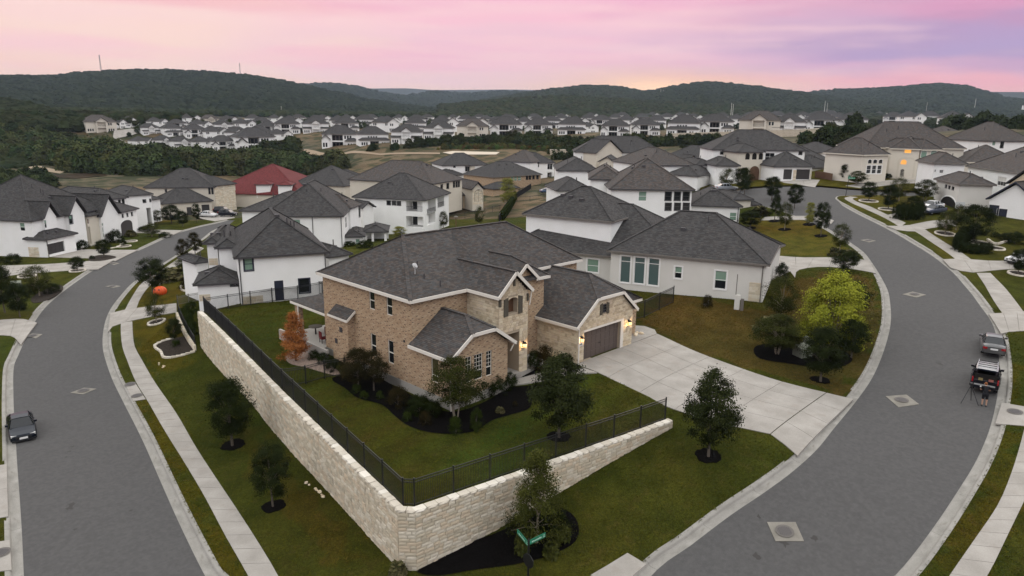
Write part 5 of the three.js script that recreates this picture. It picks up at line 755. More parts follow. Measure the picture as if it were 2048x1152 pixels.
// right of the brick house
{ const G = house('grey_house', 'grey stucco house with three tall white-framed windows right of the brick garage', [
  { a: [1213.3, 500.7], b: [1539.6, 529.9], h: 4.7, d: 13.3, base: .45, wall: M.greyStucco, roof: SG, fascia: M.greyTrim, pitch: .62, vents: 2, pipe: [.985], wins: { f: [
    [1242, 511.5, 1259, 566, { ...WT, rail: .8, pane: M.curtain }], [1270, 514, 1287.5, 568.5, { ...WT, rail: .8, pane: M.curtain }], [1298.2, 516.4, 1316, 572, { ...WT, rail: .8, pane: M.curtain }], [1350.2, 533, 1362.7, 557.5, bl(.48, WT)], [1431, 541, 1450.8, 579, bl(.55, WT)], [1499, 564, 1519, 614, { t: 'stone' }]] } },
  { A: atH(1236, 514, 3.65).add(V(-14.3 * .9135, 0, -14.3 * .4067)), yaw: -0.419, w: 22, h: 3.65, d: 17, base: .45, wall: M.greyStucco, roof: SG, fascia: M.greyTrim, pitch: .6, vents: 1, wins: { f: [[1174.7, 517.5, 1196.2, 545.5, bl(.95, WT)]] } },
  { a: [1043.7, 427], b: [1226.5, 443.5], h: 7.4, d: 11, base: 1, wall: M.white, roof: SG, fascia: M.greyTrim, pitch: .6, vents: 3 },
  { a: [1530, 504], b: [1571, 489], h: 4.6, d: 7, base: .5, wall: M.greyStucco, roof: SG, fascia: M.greyTrim, pitch: .6, vents: 0 }]);
  const add = (name, px, py, w, h, d, mat) => { const p = land(px, py), y = p.y, m = new MB(), o = p.clone().sub(G.position), b = new THREE.Matrix4().makeRotationY(-24 * Math.PI / 180).setPosition(o.x, o.y, o.z); m.m = b; m.box(-w / 2, 0, -.15, w / 2, h, d - .15); return m.build(name, mat, G); };
  add('gas_meter', 1412, 611, .5, .55, .4, M.greyTrim); add('electric_meter', 1473, 619, .5, 1.5, .25, M.greyStucco); add('conduit', 1469, 619, .07, 3.6, .1, M.greyTrim); add('electric_meter', 1483, 621, .3, 1.2, .25, M.greyTrim); }
house('white_house', 'white house with six dark square windows behind the grey house', [
  { a: [1218.7, 377.5], b: [1390.5, 380], h: 8.4, d: 13.5, base: 1.9, roof: SB, pitch: .67, vents: 3, wins: { f: [[1330.7, 384, 1342, 401.3, DK], [1349.3, 384, 1360.2, 401.3, DK], [1366.6, 384, 1378, 401.3, DK], [1330.7, 406, 1342, 421, DK], [1349.3, 406, 1360.2, 421, DK], [1366.6, 406, 1378, 421, DK], [1277.8, 382.8, 1292.4, 402, bl(.95)]] } },
  { a: [1176.8, 357.6], b: [1250, 359], h: 9.2, d: 13, base: 1.9, roof: SB, pitch: .64, vents: 3 }, { a: [1113, 381], b: [1190, 380.5], h: 5.6, d: 11, base: 1, roof: SG, pitch: .55 },
  { a: [1379, 410.3], b: [1486, 413.2], h: 5.4, d: 12, base: 1.7, roof: SG, pitch: .6, vents: 3, pipe: [.97], wins: { f: [[1460, 425, 1472, 441, bl(.9)]] } }, { a: [1466, 399], b: [1508.5, 398.5], h: 5.2, d: 10, base: 2, wall: M.warmStucco, roof: SG, pitch: .5 }, { a: [1497, 409], b: [1524, 409], h: 4.2, d: 6, base: 2, wall: M.warmStucco, roof: SG, pitch: .5 }]);
house('white_house', 'white house with long dark roof left of the six-window house', [{ a: [1113, 340.5], b: [1200, 341.5], h: 8.2, d: 16, base: 2, roof: SG, pitch: .52, vents: 3 }, { a: [1290, 331], b: [1393, 330], h: 8.8, d: 18, base: 3, roof: SB, pitch: .55, vents: 4 }, { a: [1391, 330], b: [1433, 330], h: 8.8, d: 12, base: 3, roof: SG, pitch: .5, wins: { f: [[1396, 352, 1426, 370, { t: 'stone' }]] } }, { a: [1330, 348], b: [1398, 352], h: 7, d: 12, base: 3, roof: SG, pitch: .5 }]);
house('white_house', 'white house with cream gable at the back of the middle row', [{ a: [1147.6, 303.5], b: [1330, 306], h: 8.6, d: 16, base: 1, roof: SG, pitch: .6, vents: 4 }, { a: [1192, 306], b: [1248, 305], h: 8.6, d: 10, base: 1, wall: M.cream, roof: SG, type: 'gz', pitch: .75 }, { a: [1195, 323], b: [1232, 324], h: 6.6, d: 10, base: 1, wall: M.cream, roof: SG, type: 'gz', pitch: .6 }]);
house('stucco_house', 'low house with little white gable right of the cream-gabled house', [{ a: [1325, 313], b: [1430, 318], h: 6.6, d: 14, base: 2, wall: M.cream, roof: SG, pitch: .55, vents: 3 }, { a: [1318, 311], b: [1334, 311], h: 6.8, d: 9, base: 2, roof: SG, type: 'gz', pitch: .95 }, { a: [1378, 319], b: [1396, 319], h: 6.4, d: 8, base: 2, wall: M.cream, roof: SG, type: 'gz', pitch: .95 }]);
house('white_villa', 'white villa with three arched loggia openings and two-door garage at the cul-de-sac', [
  { a: [1424, 298.5], b: [1615, 301], h: 12.3, d: 15, base: 5.3, roof: SG, pitch: .58, vents: 2, wins: { f: [[1441, 303.5, 1447, 308.5, DK], [1449, 303.5, 1455, 308.5, DK], [1531, 306, 1539, 321.5, {}], [1540, 306, 1548, 321.5, {}], [1529, 334, 1537, 357, {}], [1538, 334, 1546, 357, {}], [1598, 303.5, 1604, 309.5, DK]] } },
  { a: [1476, 303.5], b: [1532, 303.5], h: 12.1, d: 9, base: 5.3, wall: M.cream, roof: SG, pitch: .5, vents: 0, wins: { f: [[1491.2, 306, 1498.8, 319, { t: 'arch', pane: M.void, frame: M.cream }], [1504.8, 306, 1512.6, 319, { t: 'arch', pane: M.void, frame: M.cream }], [1518, 306, 1525.6, 319, { t: 'arch', pane: M.void, frame: M.cream }], [1499.5, 332, 1517, 361, { t: 'arch', pane: M.wood, frame: M.cream }]] } },
  { a: [1547, 332.5], b: [1630, 333], h: 9.4, d: 9, base: 5.4, roof: SG, pitch: .65, wins: { f: [[1567.9, 338.5, 1583, 359, GAR], [1593.4, 338.5, 1618.7, 359, GAR], [1587, 340, 1591, 362, { t: 'stone' }], [1621, 340, 1627, 362, { t: 'stone' }]] } }, { a: [1431, 331], b: [1482, 331.5], h: 9.2, d: 10, base: 5.3, roof: SG, pitch: .6 }]);
house('white_house', 'white house with grey roofs between the villa and the mansion', [{ a: [1606, 322], b: [1662, 319], h: 9.4, d: 14, base: 5.8, roof: SG, pitch: .6, wins: { f: [[1652, 322, 1657, 327, DK]] } }, { a: [1626, 336], b: [1672, 333], h: 8, d: 9, base: 5.8, roof: SG, pitch: .6 }, { a: [1640, 305], b: [1692, 304], h: 10.5, d: 12, base: 6, roof: SG, pitch: .5 }]);
const lit = new THREE.MeshStandardMaterial({ color: new THREE.Color(.5, .3, .12), emissive: new THREE.Color(1, .42, .05), emissiveIntensity: 0.85 }); lit.name = 'lit_window';
house('stone_mansion', 'large pale stone mansion with glowing window over its arched entrance', [
  { a: [1726, 310], b: [1783, 309], h: 12.3, d: 10, base: 7.2, wall: M.warmStucco, roof: SB, fascia: M.cream, pitch: .78, vents: 2, wins: { f: [[1736.4, 319.3, 1742.6, 326.6, { t: 'arch', flat: 1 }], [1747, 319.3, 1753.2, 326.6, { t: 'arch', flat: 1 }], [1757.8, 319.3, 1764, 326.6, { t: 'arch', flat: 1 }], [1734, 331, 1740.6, 347, WT], [1744.8, 331, 1751.2, 347, WT], [1755.5, 331, 1762, 347, WT]] } },
  { a: [1778.4, 296.6], b: [1844, 298.5], h: 13.4, d: 15, base: 7.2, wall: M.warmStucco, roof: SB, fascia: M.cream, pitch: .8, vents: 1, wins: { f: [[1809.5, 297.5, 1822.3, 306.5, { pane: lit, frame: M.cream, trim: true, trimW: .2, cols: 2, rows: 2, rail: 0 }], [1800.3, 316.3, 1823.3, 356, { t: 'arch', frame: M.cream, trimW: .35, pane: M.warmStucco, flat: 1 }], [1801.5, 338, 1807, 354, { t: 'arch', pane: M.garageDark, frame: M.cream, trimW: .02 }], [1802.2, 319, 1812.6, 329, { t: 'arch', pane: lit, frame: M.cream, trimW: .02, name: 'lit_window' }]] } },
  { a: [1842, 299.3], b: [1887, 299.5], h: 13.3, d: 14, base: 7.2, wall: M.warmStucco, roof: SB, fascia: M.cream, pitch: .8, vents: 0, wins: { f: [[1841, 301, 1850, 315, { t: 'arch', flat: 1, rail: 1, pane: M.blind }], [1862.4, 301, 1872, 315, { t: 'arch', flat: 1, rail: 1, pane: M.blind }], [1838, 330, 1853, 355, { t: 'arch', frame: M.cream, trimW: .3, rail: 1, pane: M.warmStucco }], [1860, 330, 1871, 355, { t: 'arch', frame: M.cream, trimW: .3, pane: M.warmStucco }]] } },
  { a: [1728, 295], b: [1934, 297.5], h: 13.2, d: 15, base: 7.2, wall: M.warmStucco, roof: SB, fascia: M.cream, pitch: .76, vents: 2 }, { a: [1888, 318], b: [1925, 324], h: 10.6, d: 12, base: 7, wall: M.warmStucco, roof: SB, fascia: M.cream, pitch: .6 },
  { a: [1664, 315], b: [1719, 317], h: 11.2, d: 10, base: 7, wall: M.warmStucco, roof: SB, fascia: M.cream, pitch: .35, vents: 1 }]);
house('white_house', 'white house with three tiny windows over an arched garage behind the boxy hedge', [
  { a: [1916.8, 368], b: [1994, 370], h: 8.9, d: 11, base: 4.6, wall: M.greyStucco, roof: SB, fascia: M.greyTrim, pitch: .55, wins: { l: [[1891, 369.5, 1893.5, 376, DK], [1897.5, 371.5, 1900.2, 378, DK], [1904.5, 373.5, 1907.5, 380, DK], [1883, 389, 1911, 424, { t: 'arch', flat: 1, pane: M.void, frame: M.white, trimW: .25 }]] } },
  { a: [1866, 326], b: [1937, 327.5], h: 11.6, d: 9, base: 4.6, wall: M.white, roof: SB, fascia: M.greyTrim, pitch: .62, wins: { f: [[1879.6, 340, 1886, 346.3, { ...WT, cols: 2, rows: 2 }], [1869.5, 339, 1871.6, 344.3, WT]] } }, { a: [1931, 332], b: [2052, 349], h: 10.4, d: 16, base: 4.4, wall: M.white, roof: SB, fascia: M.greyTrim, pitch: .62, vents: 3, wins: { f: [[1997, 353, 2010.4, 373, { ...WT, blind: .5, blindMat: M.greyStucco }]] } }]);
{ const yw = -0.95; house('stone_house', 'tan stone gabled house with tall narrow entry at the right frame edge', [
  { a: [2011, 366], yaw: yw, w: 8.5, h: 9.4, d: 12, base: 3, wall: M.stonePal[0], roof: SB, type: 'gz', pitch: .95, fascia: M.black, wins: { f: [[2022, 382, 2037, 466, { t: 'void', depth: 2, mat: M.warmStucco }], [2012.5, 378, 2021, 474, { t: 'stone' }], [2038, 378, 2060, 474, { t: 'stone' }]] } },
  { a: [1972, 397], yaw: yw, w: 7.5, h: 7.0, d: 9, base: 3.1, wall: M.white, roof: SB, type: 'gz', pitch: .8, fascia: M.navy, wins: { f: [[1977, 409, 1992, 444, { t: 'garage', mat: M.navy }], [1994, 416.6, 2009.4, 452, { t: 'garage', mat: M.navy }]] } }]); }
house('white_house', 'white upper house behind the roofs at the right frame edge', [{ a: [1979, 281.5], b: [2070, 282], h: 14.5, d: 15, base: 8, roof: SB, pitch: .7, wins: { f: [[1985.6, 282.5, 1990.3, 291, bl(.9)], [2002, 283, 2006, 296, DK]] } }]);
house('white_house', 'small white house in the gap between the mansion and the upper house', [{ a: [1919, 291], b: [1967, 292.5], h: 12.2, d: 13, base: 8, wall: M.white, roof: SB, pitch: .65, wins: { f: [[1940, 294, 1946, 302, DK], [1950, 294, 1956, 302, DK]] } }, { a: [1890, 276], b: [1960, 276], h: 13.4, d: 16, base: 8, roof: SB, pitch: .5 }]);
// ---------- hills ----------
const blob = (() => { const g = new THREE.IcosahedronGeometry(1, 1), p = g.attributes.position; for (let i = 0; i < p.count; i++) { const v = V(p.getX(i), p.getY(i), p.getZ(i)), k = 0.75 + 0.5 * hash(Math.round(v.x * 50), Math.round(v.y * 50), Math.round(v.z * 50)); v.multiplyScalar(k); p.setXYZ(i, v.x, Math.max(v.y * 0.9, -0.55), v.z); } g.deleteAttribute('uv'); g.computeVertexNormals(); return g; })();
M.canopy = std({ color: 0xffffff, roughness: 1, specularIntensity: .1 });
function canopyCol(R, k = 1, warm = 0) { const t = R(), b = 0.6 * k * (0.72 + 0.5 * R()); return new THREE.Color((.020 + .024 * t + warm * R()) * b, (.032 + .026 * t + warm * 0.6 * R()) * b, (.014 + .009 * t) * b); }
function canopy(name, label, spots, k, warm, seed, flat = 0.85) { // one mass of tree crowns
  const R = rng(seed), im = new THREE.InstancedMesh(blob, M.canopy, spots.length), m = new THREE.Matrix4(), q = new THREE.Quaternion();
  spots.forEach(([x, y, z, s], i) => { q.setFromAxisAngle(UPV, R() * 6.28); m.compose(V(x, y, z), q, V(s * (0.8 + R() * .5), s * flat * (0.8 + R() * .4), s * (0.8 + R() * .5))); im.setMatrixAt(i, m); im.setColorAt(i, canopyCol(R, k, warm)); });
  im.name = numbered(name); scene.add(im); return tag(im, label, 'woodland', null, 'stuff');
}
function hill(label, sky, D, foot, { footY = 16, rough = 1, trees = 0, size = 7, seed = 1, k = 1, warm = 0, back = 0.35, mat = M.forest, treeLabel } = {}) {
  // sky: skyline as sight lines; the crest stands D metres away, the slope falls to foot metres
  const N = 90, K = 22, xs = sky.map((p) => p[0]), pos = [], uv = [], index = [], grid = [];
  const yAt = (x) => { let i = 0; while (i < sky.length - 2 && x > xs[i + 1]) i++; const t = clamp((x - xs[i]) / (xs[i + 1] - xs[i])); const tt = t * t * (3 - 2 * t) * 0.5 + t * 0.5; return lerp(sky[i][1], sky[i + 1][1], tt); };
  for (let i = 0; i <= N; i++) {
    const px = lerp(xs[0], xs[xs.length - 1], i / N), d = ray(px, yAt(px)), l = Math.hypot(d.x, d.z), Dd = D * (1 + 0.10 * (fbm(px * 0.006, 3, seed, 2) - 0.5)), crest = EYE.y + d.y / l * Dd, row = [];
    for (let k2 = 0; k2 <= K; k2++) {
      const s = k2 / (K - 5), r = s <= 1 ? lerp(foot, Dd, s) : Dd * (1 + (s - 1) * back * 4), x = d.x / l * r, z = d.z / l * r, rav = (fbm(px * 0.02, s * 2.2, seed + 4, 4) - 0.5) * rough * 0.5;
      const f = s <= 1 ? clamp(Math.pow(s, 1.25) + rav * s * (1 - s) * 2.2) : 1 - (s - 1) * 3.2, y = s <= 1 ? lerp(footY - 6, crest, f) : lerp(0, crest, f);
      row.push([x, y, z]); pos.push(x, y, z); uv.push(x, z + y);
    }
    grid.push(row);
  }
  const n = K + 1; for (let i = 0; i < N; i++) for (let k2 = 0; k2 < K; k2++) { const a = i * n + k2, b = a + n, c = a + 1, d = b + 1; index.push(a, b, c, b, d, c); }
  const g = new THREE.BufferGeometry(); g.setAttribute('position', new THREE.Float32BufferAttribute(pos, 3)); g.setAttribute('uv', new THREE.Float32BufferAttribute(uv, 2)); g.setIndex(index); g.computeVertexNormals(); struct('hill', g, mat, label);
  if (trees) {
    const R = rng(seed * 31), spots = [];
    for (let t = 0; t < trees; t++) { const fi = R() * N, fk = Math.pow(R(), 0.8) * (K - 4.6), i = Math.min(N - 1, Math.floor(fi)), k2 = Math.floor(fk), u = fi - i, v = fk - k2, A = grid[i][k2], B = grid[i + 1][k2], C = grid[i][k2 + 1], E = grid[i + 1][k2 + 1], P = [0, 1, 2].map((q) => lerp(lerp(A[q], B[q], u), lerp(C[q], E[q], u), v)), s = size * (0.55 + R() * 0.8); if (fbm(P[0] / 90, P[2] / 90, seed + 7, 3) < 0.36 && R() < 0.6) continue; spots.push([P[0], P[1] + s * 0.25, P[2], s]); }
    canopy('hillside_woodland', treeLabel || 'trees covering the ' + label, spots, k, warm, seed);
  }
}
hill('hazy blue ridge on the left horizon', [[600, 174], [660, 170.5], [720, 177], [810, 176.5], [870, 180], [960, 179.5], [1010, 179], [1080, 180], [1120, 186], [1180, 192]], 6200, 4200, { footY: 14, rough: .4, seed: 3 });
hill('hazy blue ridge at the far right', [[1880, 190], [1950, 183.5], [2048, 184], [2150, 186]], 5200, 3600, { footY: 14, rough: .4, seed: 4 });
hill('long distant hill left of centre', [[520, 190], [600, 172], [660, 170.5], [710, 176], [760, 188], [820, 198], [900, 206], [1000, 209]], 3300, 2200, { footY: 15, rough: .8, seed: 5, trees: 9000, size: 11, k: .75 });
hill('low distant ridge in the centre', [[700, 207], [800, 196], [870, 186], [930, 190], [990, 186], [1050, 188], [1110, 190], [1180, 200]], 3700, 2500, { footY: 15, rough: .6, seed: 6, trees: 7000, size: 12, k: .75 });
hill('flat-topped hill on the right', [[1560, 200], [1610, 189], [1680, 183], [1760, 180.5], [1830, 174], [1880, 171.5], [1930, 176], [1970, 187], [2010, 199], [2060, 206], [2120, 208]], 2900, 1700, { footY: 15, rough: .9, seed: 7, trees: 16000, size: 9, k: .75 });
hill('hill to the right of the sunset', [[1255, 203], [1295, 187], [1340, 178.5], [1400, 168.5], [1440, 169.5], [1500, 176], [1560, 184], [1640, 196], [1720, 208], [1800, 214]], 2200, 1150, { footY: 16, rough: 1, seed: 8, trees: 17000, size: 7.5, warm: .006, k: .72 });
hill('hill to the left of the sunset', [[960, 204], [1010, 196], [1060, 188], [1110, 180.5], [1180, 174.5], [1230, 176.5], [1275, 184], [1305, 187.5], [1350, 195], [1420, 206]], 2300, 1250, { footY: 16, rough: 1, seed: 9, trees: 15000, size: 7.5, warm: .014, k: .75 });
hill('low brown wooded rise in front of the sunset', [[880, 215], [960, 208], [1040, 200], [1130, 197], [1220, 203], [1320, 209], [1420, 214], [1520, 220]], 1500, 1000, { footY: 16, rough: 1, seed: 10, trees: 12000, size: 6, warm: .02, k: .85 });
hill('large wooded hill on the left', [[-120, 163], [0, 157.5], [90, 158], [170, 151], [230, 146.5], [330, 144.5], [420, 149], [500, 155], [560, 165.5], [610, 176], [680, 190.5], [740, 204], [860, 220], [950, 226]], 1900, 1000, { footY: 15, rough: 1.1, seed: 11, trees: 30000, size: 7, k: .72 });
hill('dark wooded spur at the left edge', [[-160, 196], [0, 206], [60, 218], [130, 236], [190, 252], [240, 262]], 720, 430, { footY: -6, rough: .8, seed: 12, trees: 6500, size: 4.6, k: .8, warm: .006 });
// a radio mast on the skyline, and pale transmission poles across the valley
function mast(px, pyTop, pyBase, r, lattice, label) { const b = atR(px, pyBase, r), t = thing('radio_mast', label, 'mast', b), h = rise(b, px, pyTop), m = new MB(); if (lattice) { const w = h * 0.03; for (const [i, j] of [[-1, -1], [1, -1], [0, 1]]) m.bar(V(i * w, 0, j * w), V(i * w * .4, h, j * w * .4), w * .6); for (let k = 0; k < 10; k++) m.bar(V(-w, h * k / 10, -w), V(w, h * (k + 1) / 10, -w), w * .3); } else m.tube(V(0, -3, 0), V(0, h, 0), h * .022, h * .014, 6); m.build('pole', std({ color: lattice ? new THREE.Color(.5, .4, .4) : new THREE.Color(.75, .72, .68) }), t); const a = new MB(); a.bar(V(-h * .05, h * .9, 0), V(h * .05, h * .9, 0), h * .012); a.build('cross_arm', std({ color: new THREE.Color(.55, .5, .48) }), t); return t; }
mast(203, 110, 152, 1950, 1, 'thin lattice radio mast on the big left hill'); mast(481, 126, 156, 2100, 1, 'faint lattice mast above the right end of the big left hill');
for (const [x, y0, y1, r, l] of [[1321, 178, 193, 2000, 'left pole of the pair on the sunset ridge'], [1326, 180, 194, 2000, 'right pole of the pair on the sunset ridge'], [1293, 174, 187, 2300, 'lone pole standing in the sunset gap'], [1462, 206, 226, 1050, 'left of two pale poles above the far roofs'], [1465.5, 208, 226, 1050, 'right of two pale poles above the far roofs'], [1649, 202, 219, 1100, 'taller of two pale poles right of the centre'], [1654, 206, 219, 1100, 'shorter of two pale poles right of the centre'], [1853, 205, 217, 1300, 'single pale pole below the flat-topped hill'], [1950, 197, 211, 1400, 'pale pylon right below the flat-topped hill'], [2020 - 1457, 212, 225, 1100, 'pale pole below the big left hill']]) mast(x, y0, y1, r, 0, l);

// ---------- far estate ----------
const farProto = [];
{
  const mk = (i, blocks) => { const H = thing('estate_house', 'x', 'house'); blocks.forEach((b) => block(H, { metric: 1, base: 0, vents: 0, yaw: 0, ov: .5, wall: M.farWhite, roof: M.shingleGrey, fascia: M.greyTrim, ...b, A: V(b.at[0], b.h, b.at[1]) })); H.position.set(0, 0, 0); delete H.userData.set; for (const c of H.children) c.position.x += 0; scene.remove(H); farProto.push(H); };
  const w3 = (x, y, n = 3, s = 1.15, h = 1.5) => Array.from({ length: n }, (_, k) => [x + k * s, y, .85, h, { rail: 0, frame: M.whiteTrim }]);
  const dk = { t: 'void', depth: 2.4, mat: M.greyTrim };
  mk(0, [{ at: [-8, 0], w: 16, h: 6.4, d: 12, pitch: .62, wins: { f: [...w3(1.2, 1, 3), ...w3(11.8, 1, 3)] } }, { at: [-2.8, 1.2], w: 5.6, h: 6.6, d: 6, type: 'gz', pitch: .75, wins: { f: [[.9, .4, 3.8, 2.5, dk], [.9, 3.6, 3.8, 2.5, { ...dk, rail: 1 }]] } }, { at: [-8, 1.6], w: 5.4, h: 3.6, d: 2.4, type: 'shed', pitch: .4, wins: { f: w3(1, .9, 3) } }, { at: [2.6, 1.6], w: 5.4, h: 3.6, d: 2.4, type: 'shed', pitch: .4, wins: { f: w3(1, .9, 3) } }]);
  mk(1, [{ at: [-8, 0], w: 16, h: 6.4, d: 12, pitch: .66, wins: { f: w3(5, 4.4, 4, 1.3, 1.0) } }, { at: [-8, 3], w: 16, h: 3.5, d: 4, pitch: .6, wins: { f: [...w3(1.2, .9, 3), [5.6, .3, 4.6, 2.6, dk], ...w3(11.5, .9, 2)] } }]);
  mk(2, [{ at: [-8, 0], w: 16, h: 6.4, d: 12, pitch: .62, wins: { f: [[4.6, .3, 4.6, 2.7, dk], [4.6, 3.5, 4.6, 2.5, { ...dk, rail: 1 }], ...w3(9.8, 4.2, 3), ...w3(1, 1, 2)] } }, { at: [2, 2.2], w: 6, h: 3.5, d: 4, pitch: .6, wins: { f: w3(1.2, .9, 3) } }, { at: [-8.2, 1.4], w: 4.2, h: 4.2, d: 4, type: 'gz', pitch: .9, wins: { f: w3(.9, .8, 2, 1.1, 1.9) } }]);
  mk(3, [{ at: [-9, 0], w: 14, h: 6.2, d: 13, pitch: .6, wins: { f: [...w3(1.5, 4.2, 2), ...w3(9, 4.2, 3), ...w3(2, 1, 3)] } }, { at: [1, 1.5], w: 8, h: 6, d: 10, type: 'gz', pitch: .7, wins: { f: [...w3(1.6, 1, 3), ...w3(2, 4, 2)] } }]);
  mk(4, [{ at: [-8, 0], w: 17, h: 6.4, d: 12, pitch: .62, wall: M.warmStucco, roof: M.shingleBrown, wins: { f: [...w3(1.2, 1, 3), ...w3(12, 1, 3), ...w3(12, 4.2, 2)] } }, { at: [-3, 1.4], w: 6.6, h: 6.6, d: 6, type: 'gz', pitch: .7, wall: M.warmStucco, roof: M.shingleBrown, wins: { f: [[1, .4, 4.4, 2.6, dk], [1, 3.6, 4.4, 2.5, { ...dk, rail: 1 }]] } }]);
}
const ORD = ['first', 'second', 'third', 'fourth', 'fifth', 'sixth', 'seventh', 'eighth', 'ninth', 'tenth', 'eleventh', 'twelfth', 'thirteenth', 'fourteenth', 'fifteenth', 'sixteenth', 'seventeenth', 'eighteenth', 'nineteenth', 'twentieth', 'twenty-first', 'twenty-second', 'twenty-third', 'twenty-fourth', 'twenty-fifth', 'twenty-sixth', 'twenty-seventh'];
const feat = ['with gabled balcony', 'with low back roof', 'with stacked porches', 'with twin window rows', 'with gabled balcony'];
let RF = rng(404);
function estateRow(where, list) {
  list.forEach(([px, py, wpx, v, turn], i) => {
    const p = land(px, py), dist = Math.hypot(p.x, p.z), s = clamp(wpx * dist / FOCAL / 16.5, 0.7, 1.5), o = farProto[v].clone();
    o.name = numbered('estate_house'); o.userData = {}; tag(o, (v === 4 ? 'tan' : 'white') + ' house ' + feat[v] + ', ' + ORD[i] + ' from left ' + where, 'house', 'houses of the far estate');
    o.position.set(p.x, p.y - 0.2, p.z); o.rotation.y = -Math.atan2(p.x, -p.z) + (turn ?? (RF() - 0.5) * 0.35); o.scale.setScalar(s); scene.add(o);
  });
}
estateRow('in the far front row', [[643, 297, 72, 2], [717, 293, 62, 1], [781, 288, 63, 0], [846, 280, 62, 0], [912, 276.5, 63, 4], [980, 274, 66, 2], [1050, 271.5, 57, 2], [1114, 270.5, 58, 1], [1157, 266, 24, 3], [1200, 274, 58, 2], [1264, 271.5, 56, 2], [1332, 271, 64, 1], [1399, 269, 65, 2], [1474, 270, 74, 4], [1543, 268, 60, 0], [1607, 265, 64, 2], [1671, 262, 54, 2]]);
estateRow('in the far second row', [[548, 268, 50, 2], [605, 268, 52, 0], [668, 266, 50, 2], [742, 264, 50, 3], [808, 264, 46, 1], [862, 262, 50, 3], [925, 261, 46, 3], [975, 259, 42, 2], [1030, 259, 42, 3], [1085, 257, 40, 1], [1135, 257, 40, 3], [1180, 256, 42, 2], [1235, 256, 42, 3], [1290, 256, 40, 1], [1345, 255, 44, 3], [1400, 254, 40, 2], [1450, 253.5, 40, 3], [1500, 253, 42, 1], [1560, 251, 40, 3], [1610, 250, 42, 2], [1660, 249, 36, 3]]);
estateRow('in the far third row', [[505, 258, 36, 1], [560, 257, 40, 3], [612, 256, 40, 2], [660, 256, 40, 3], [712, 255, 40, 1], [760, 254, 36, 3], [815, 253, 38, 2], [868, 252, 36, 3], [915, 251, 34, 1], [960, 251, 34, 3], [1005, 250, 34, 2], [1060, 250, 34, 3], [1110, 249, 34, 3], [1160, 248.5, 32, 1], [1215, 248, 34, 3], [1265, 248, 34, 2], [1320, 247, 34, 3], [1370, 247, 32, 3], [1425, 246, 32, 1], [1480, 246, 34, 3], [1535, 244.5, 34, 2], [1590, 244, 32, 3], [1640, 243, 32, 1]]);
estateRow('in the farthest row', [[440, 251, 28, 3], [490, 249, 28, 1], [535, 248, 28, 3], [580, 247, 28, 2], [630, 247, 28, 3], [680, 246, 28, 3], [730, 246, 28, 1], [785, 246, 28, 3], [840, 245, 27, 2], [895, 245, 27, 3], [945, 244, 26, 1], [1000, 243, 26, 3], [1055, 243, 26, 2], [1110, 242, 26, 3], [1170, 241, 26, 3], [1230, 241, 26, 1], [1290, 240, 26, 3], [1350, 240, 26, 3], [1410, 239, 26, 2], [1470, 238, 26, 3], [1530, 237.5, 26, 3], [1700, 241, 30, 2], [1745, 240, 30, 3], [1640, 236, 26, 3]]);
estateRow('along the left woodland edge', [[274, 296, 30, 3, .6], [315, 296, 36, 0, .5], [350, 299, 38, 0, .5], [390, 300, 40, 3, .4], [426, 302, 46, 2, .3], [476, 305, 74, 2, .25]]);
estateRow('in the left cluster middle', [[172, 266, 50, 4, .3], [285, 270, 34, 0, .4], [330, 272, 36, 1, .4], [372, 276, 40, 2, .3], [410, 280, 42, 3, .3], [455, 284, 46, 0, .3], [500, 282, 46, 2, .3], [540, 284, 40, 3, .2]]);
estateRow('at the left cluster back', [[215, 258, 26, 3, .4], [250, 254, 26, 0, .4], [300, 256, 28, 3, .4], [340, 260, 30, 2, .3], [385, 262, 34, 3, .3], [430, 264, 36, 0, .3], [470, 262, 38, 3, .3], [520, 268, 38, 2, .3], [365, 248, 26, 3, .3], [405, 250, 30, 4, .3]]);
estateRow('in trees behind the mansion', [[1795, 250, 40, 3], [1835, 247, 34, 1], [1878, 256, 50, 3], [1765, 248, 34, 2], [2044, 218, 16, 3]]);
// a road, building plots and pale slabs of the estate
struct('road', sheet(landAll([228, 262, 262, 258, 290, 262, 262, 272, 236, 277, 250, 284, 262, 292, 246, 290, 226, 276]), T, { off: 0.3, big: () => 12 }), M.concrete, 'pale street winding into the far left cluster');
struct('plot', sheet(landAll([885, 306, 905, 303, 1000, 305, 992, 310, 905, 310]), T, { off: 0.25, big: () => 8 }), std({ color: new THREE.Color(.50, .43, .34) }), 'pale graded building plot in the field');
struct('plot', sheet(landAll([330, 262, 370, 258, 400, 262, 372, 268, 340, 268]), T, { off: 0.3, big: () => 12 }), std({ color: new THREE.Color(.34, .23, .14) }), 'bare brown building plot in the far left cluster');
struct('path', sheet(landAll([0, 352, 60, 346, 120, 350, 200, 346, 215, 352, 150, 358, 60, 356, 0, 362]), T, { off: 0.2, big: () => 6 }), std({ color: new THREE.Color(.30, .235, .16), map: M.earth.map }), 'pale dirt track below the woodland');
struct('path', sheet(landAll([0, 325, 40, 328, 90, 336, 130, 344, 120, 348, 60, 340, 0, 335]), T, { off: 0.2, big: () => 6 }), std({ color: new THREE.Color(.33, .26, .18) }), 'bare earth strip through the woodland');
struct('path', sheet(landAll([560, 297, 620, 300, 640, 305, 760, 308, 880, 306, 880, 309, 760, 311, 620, 309, 565, 303]), T, { off: 0.22, big: () => 6 }), std({ color: new THREE.Color(.27, .205, .14) }), 'brown track across the field');
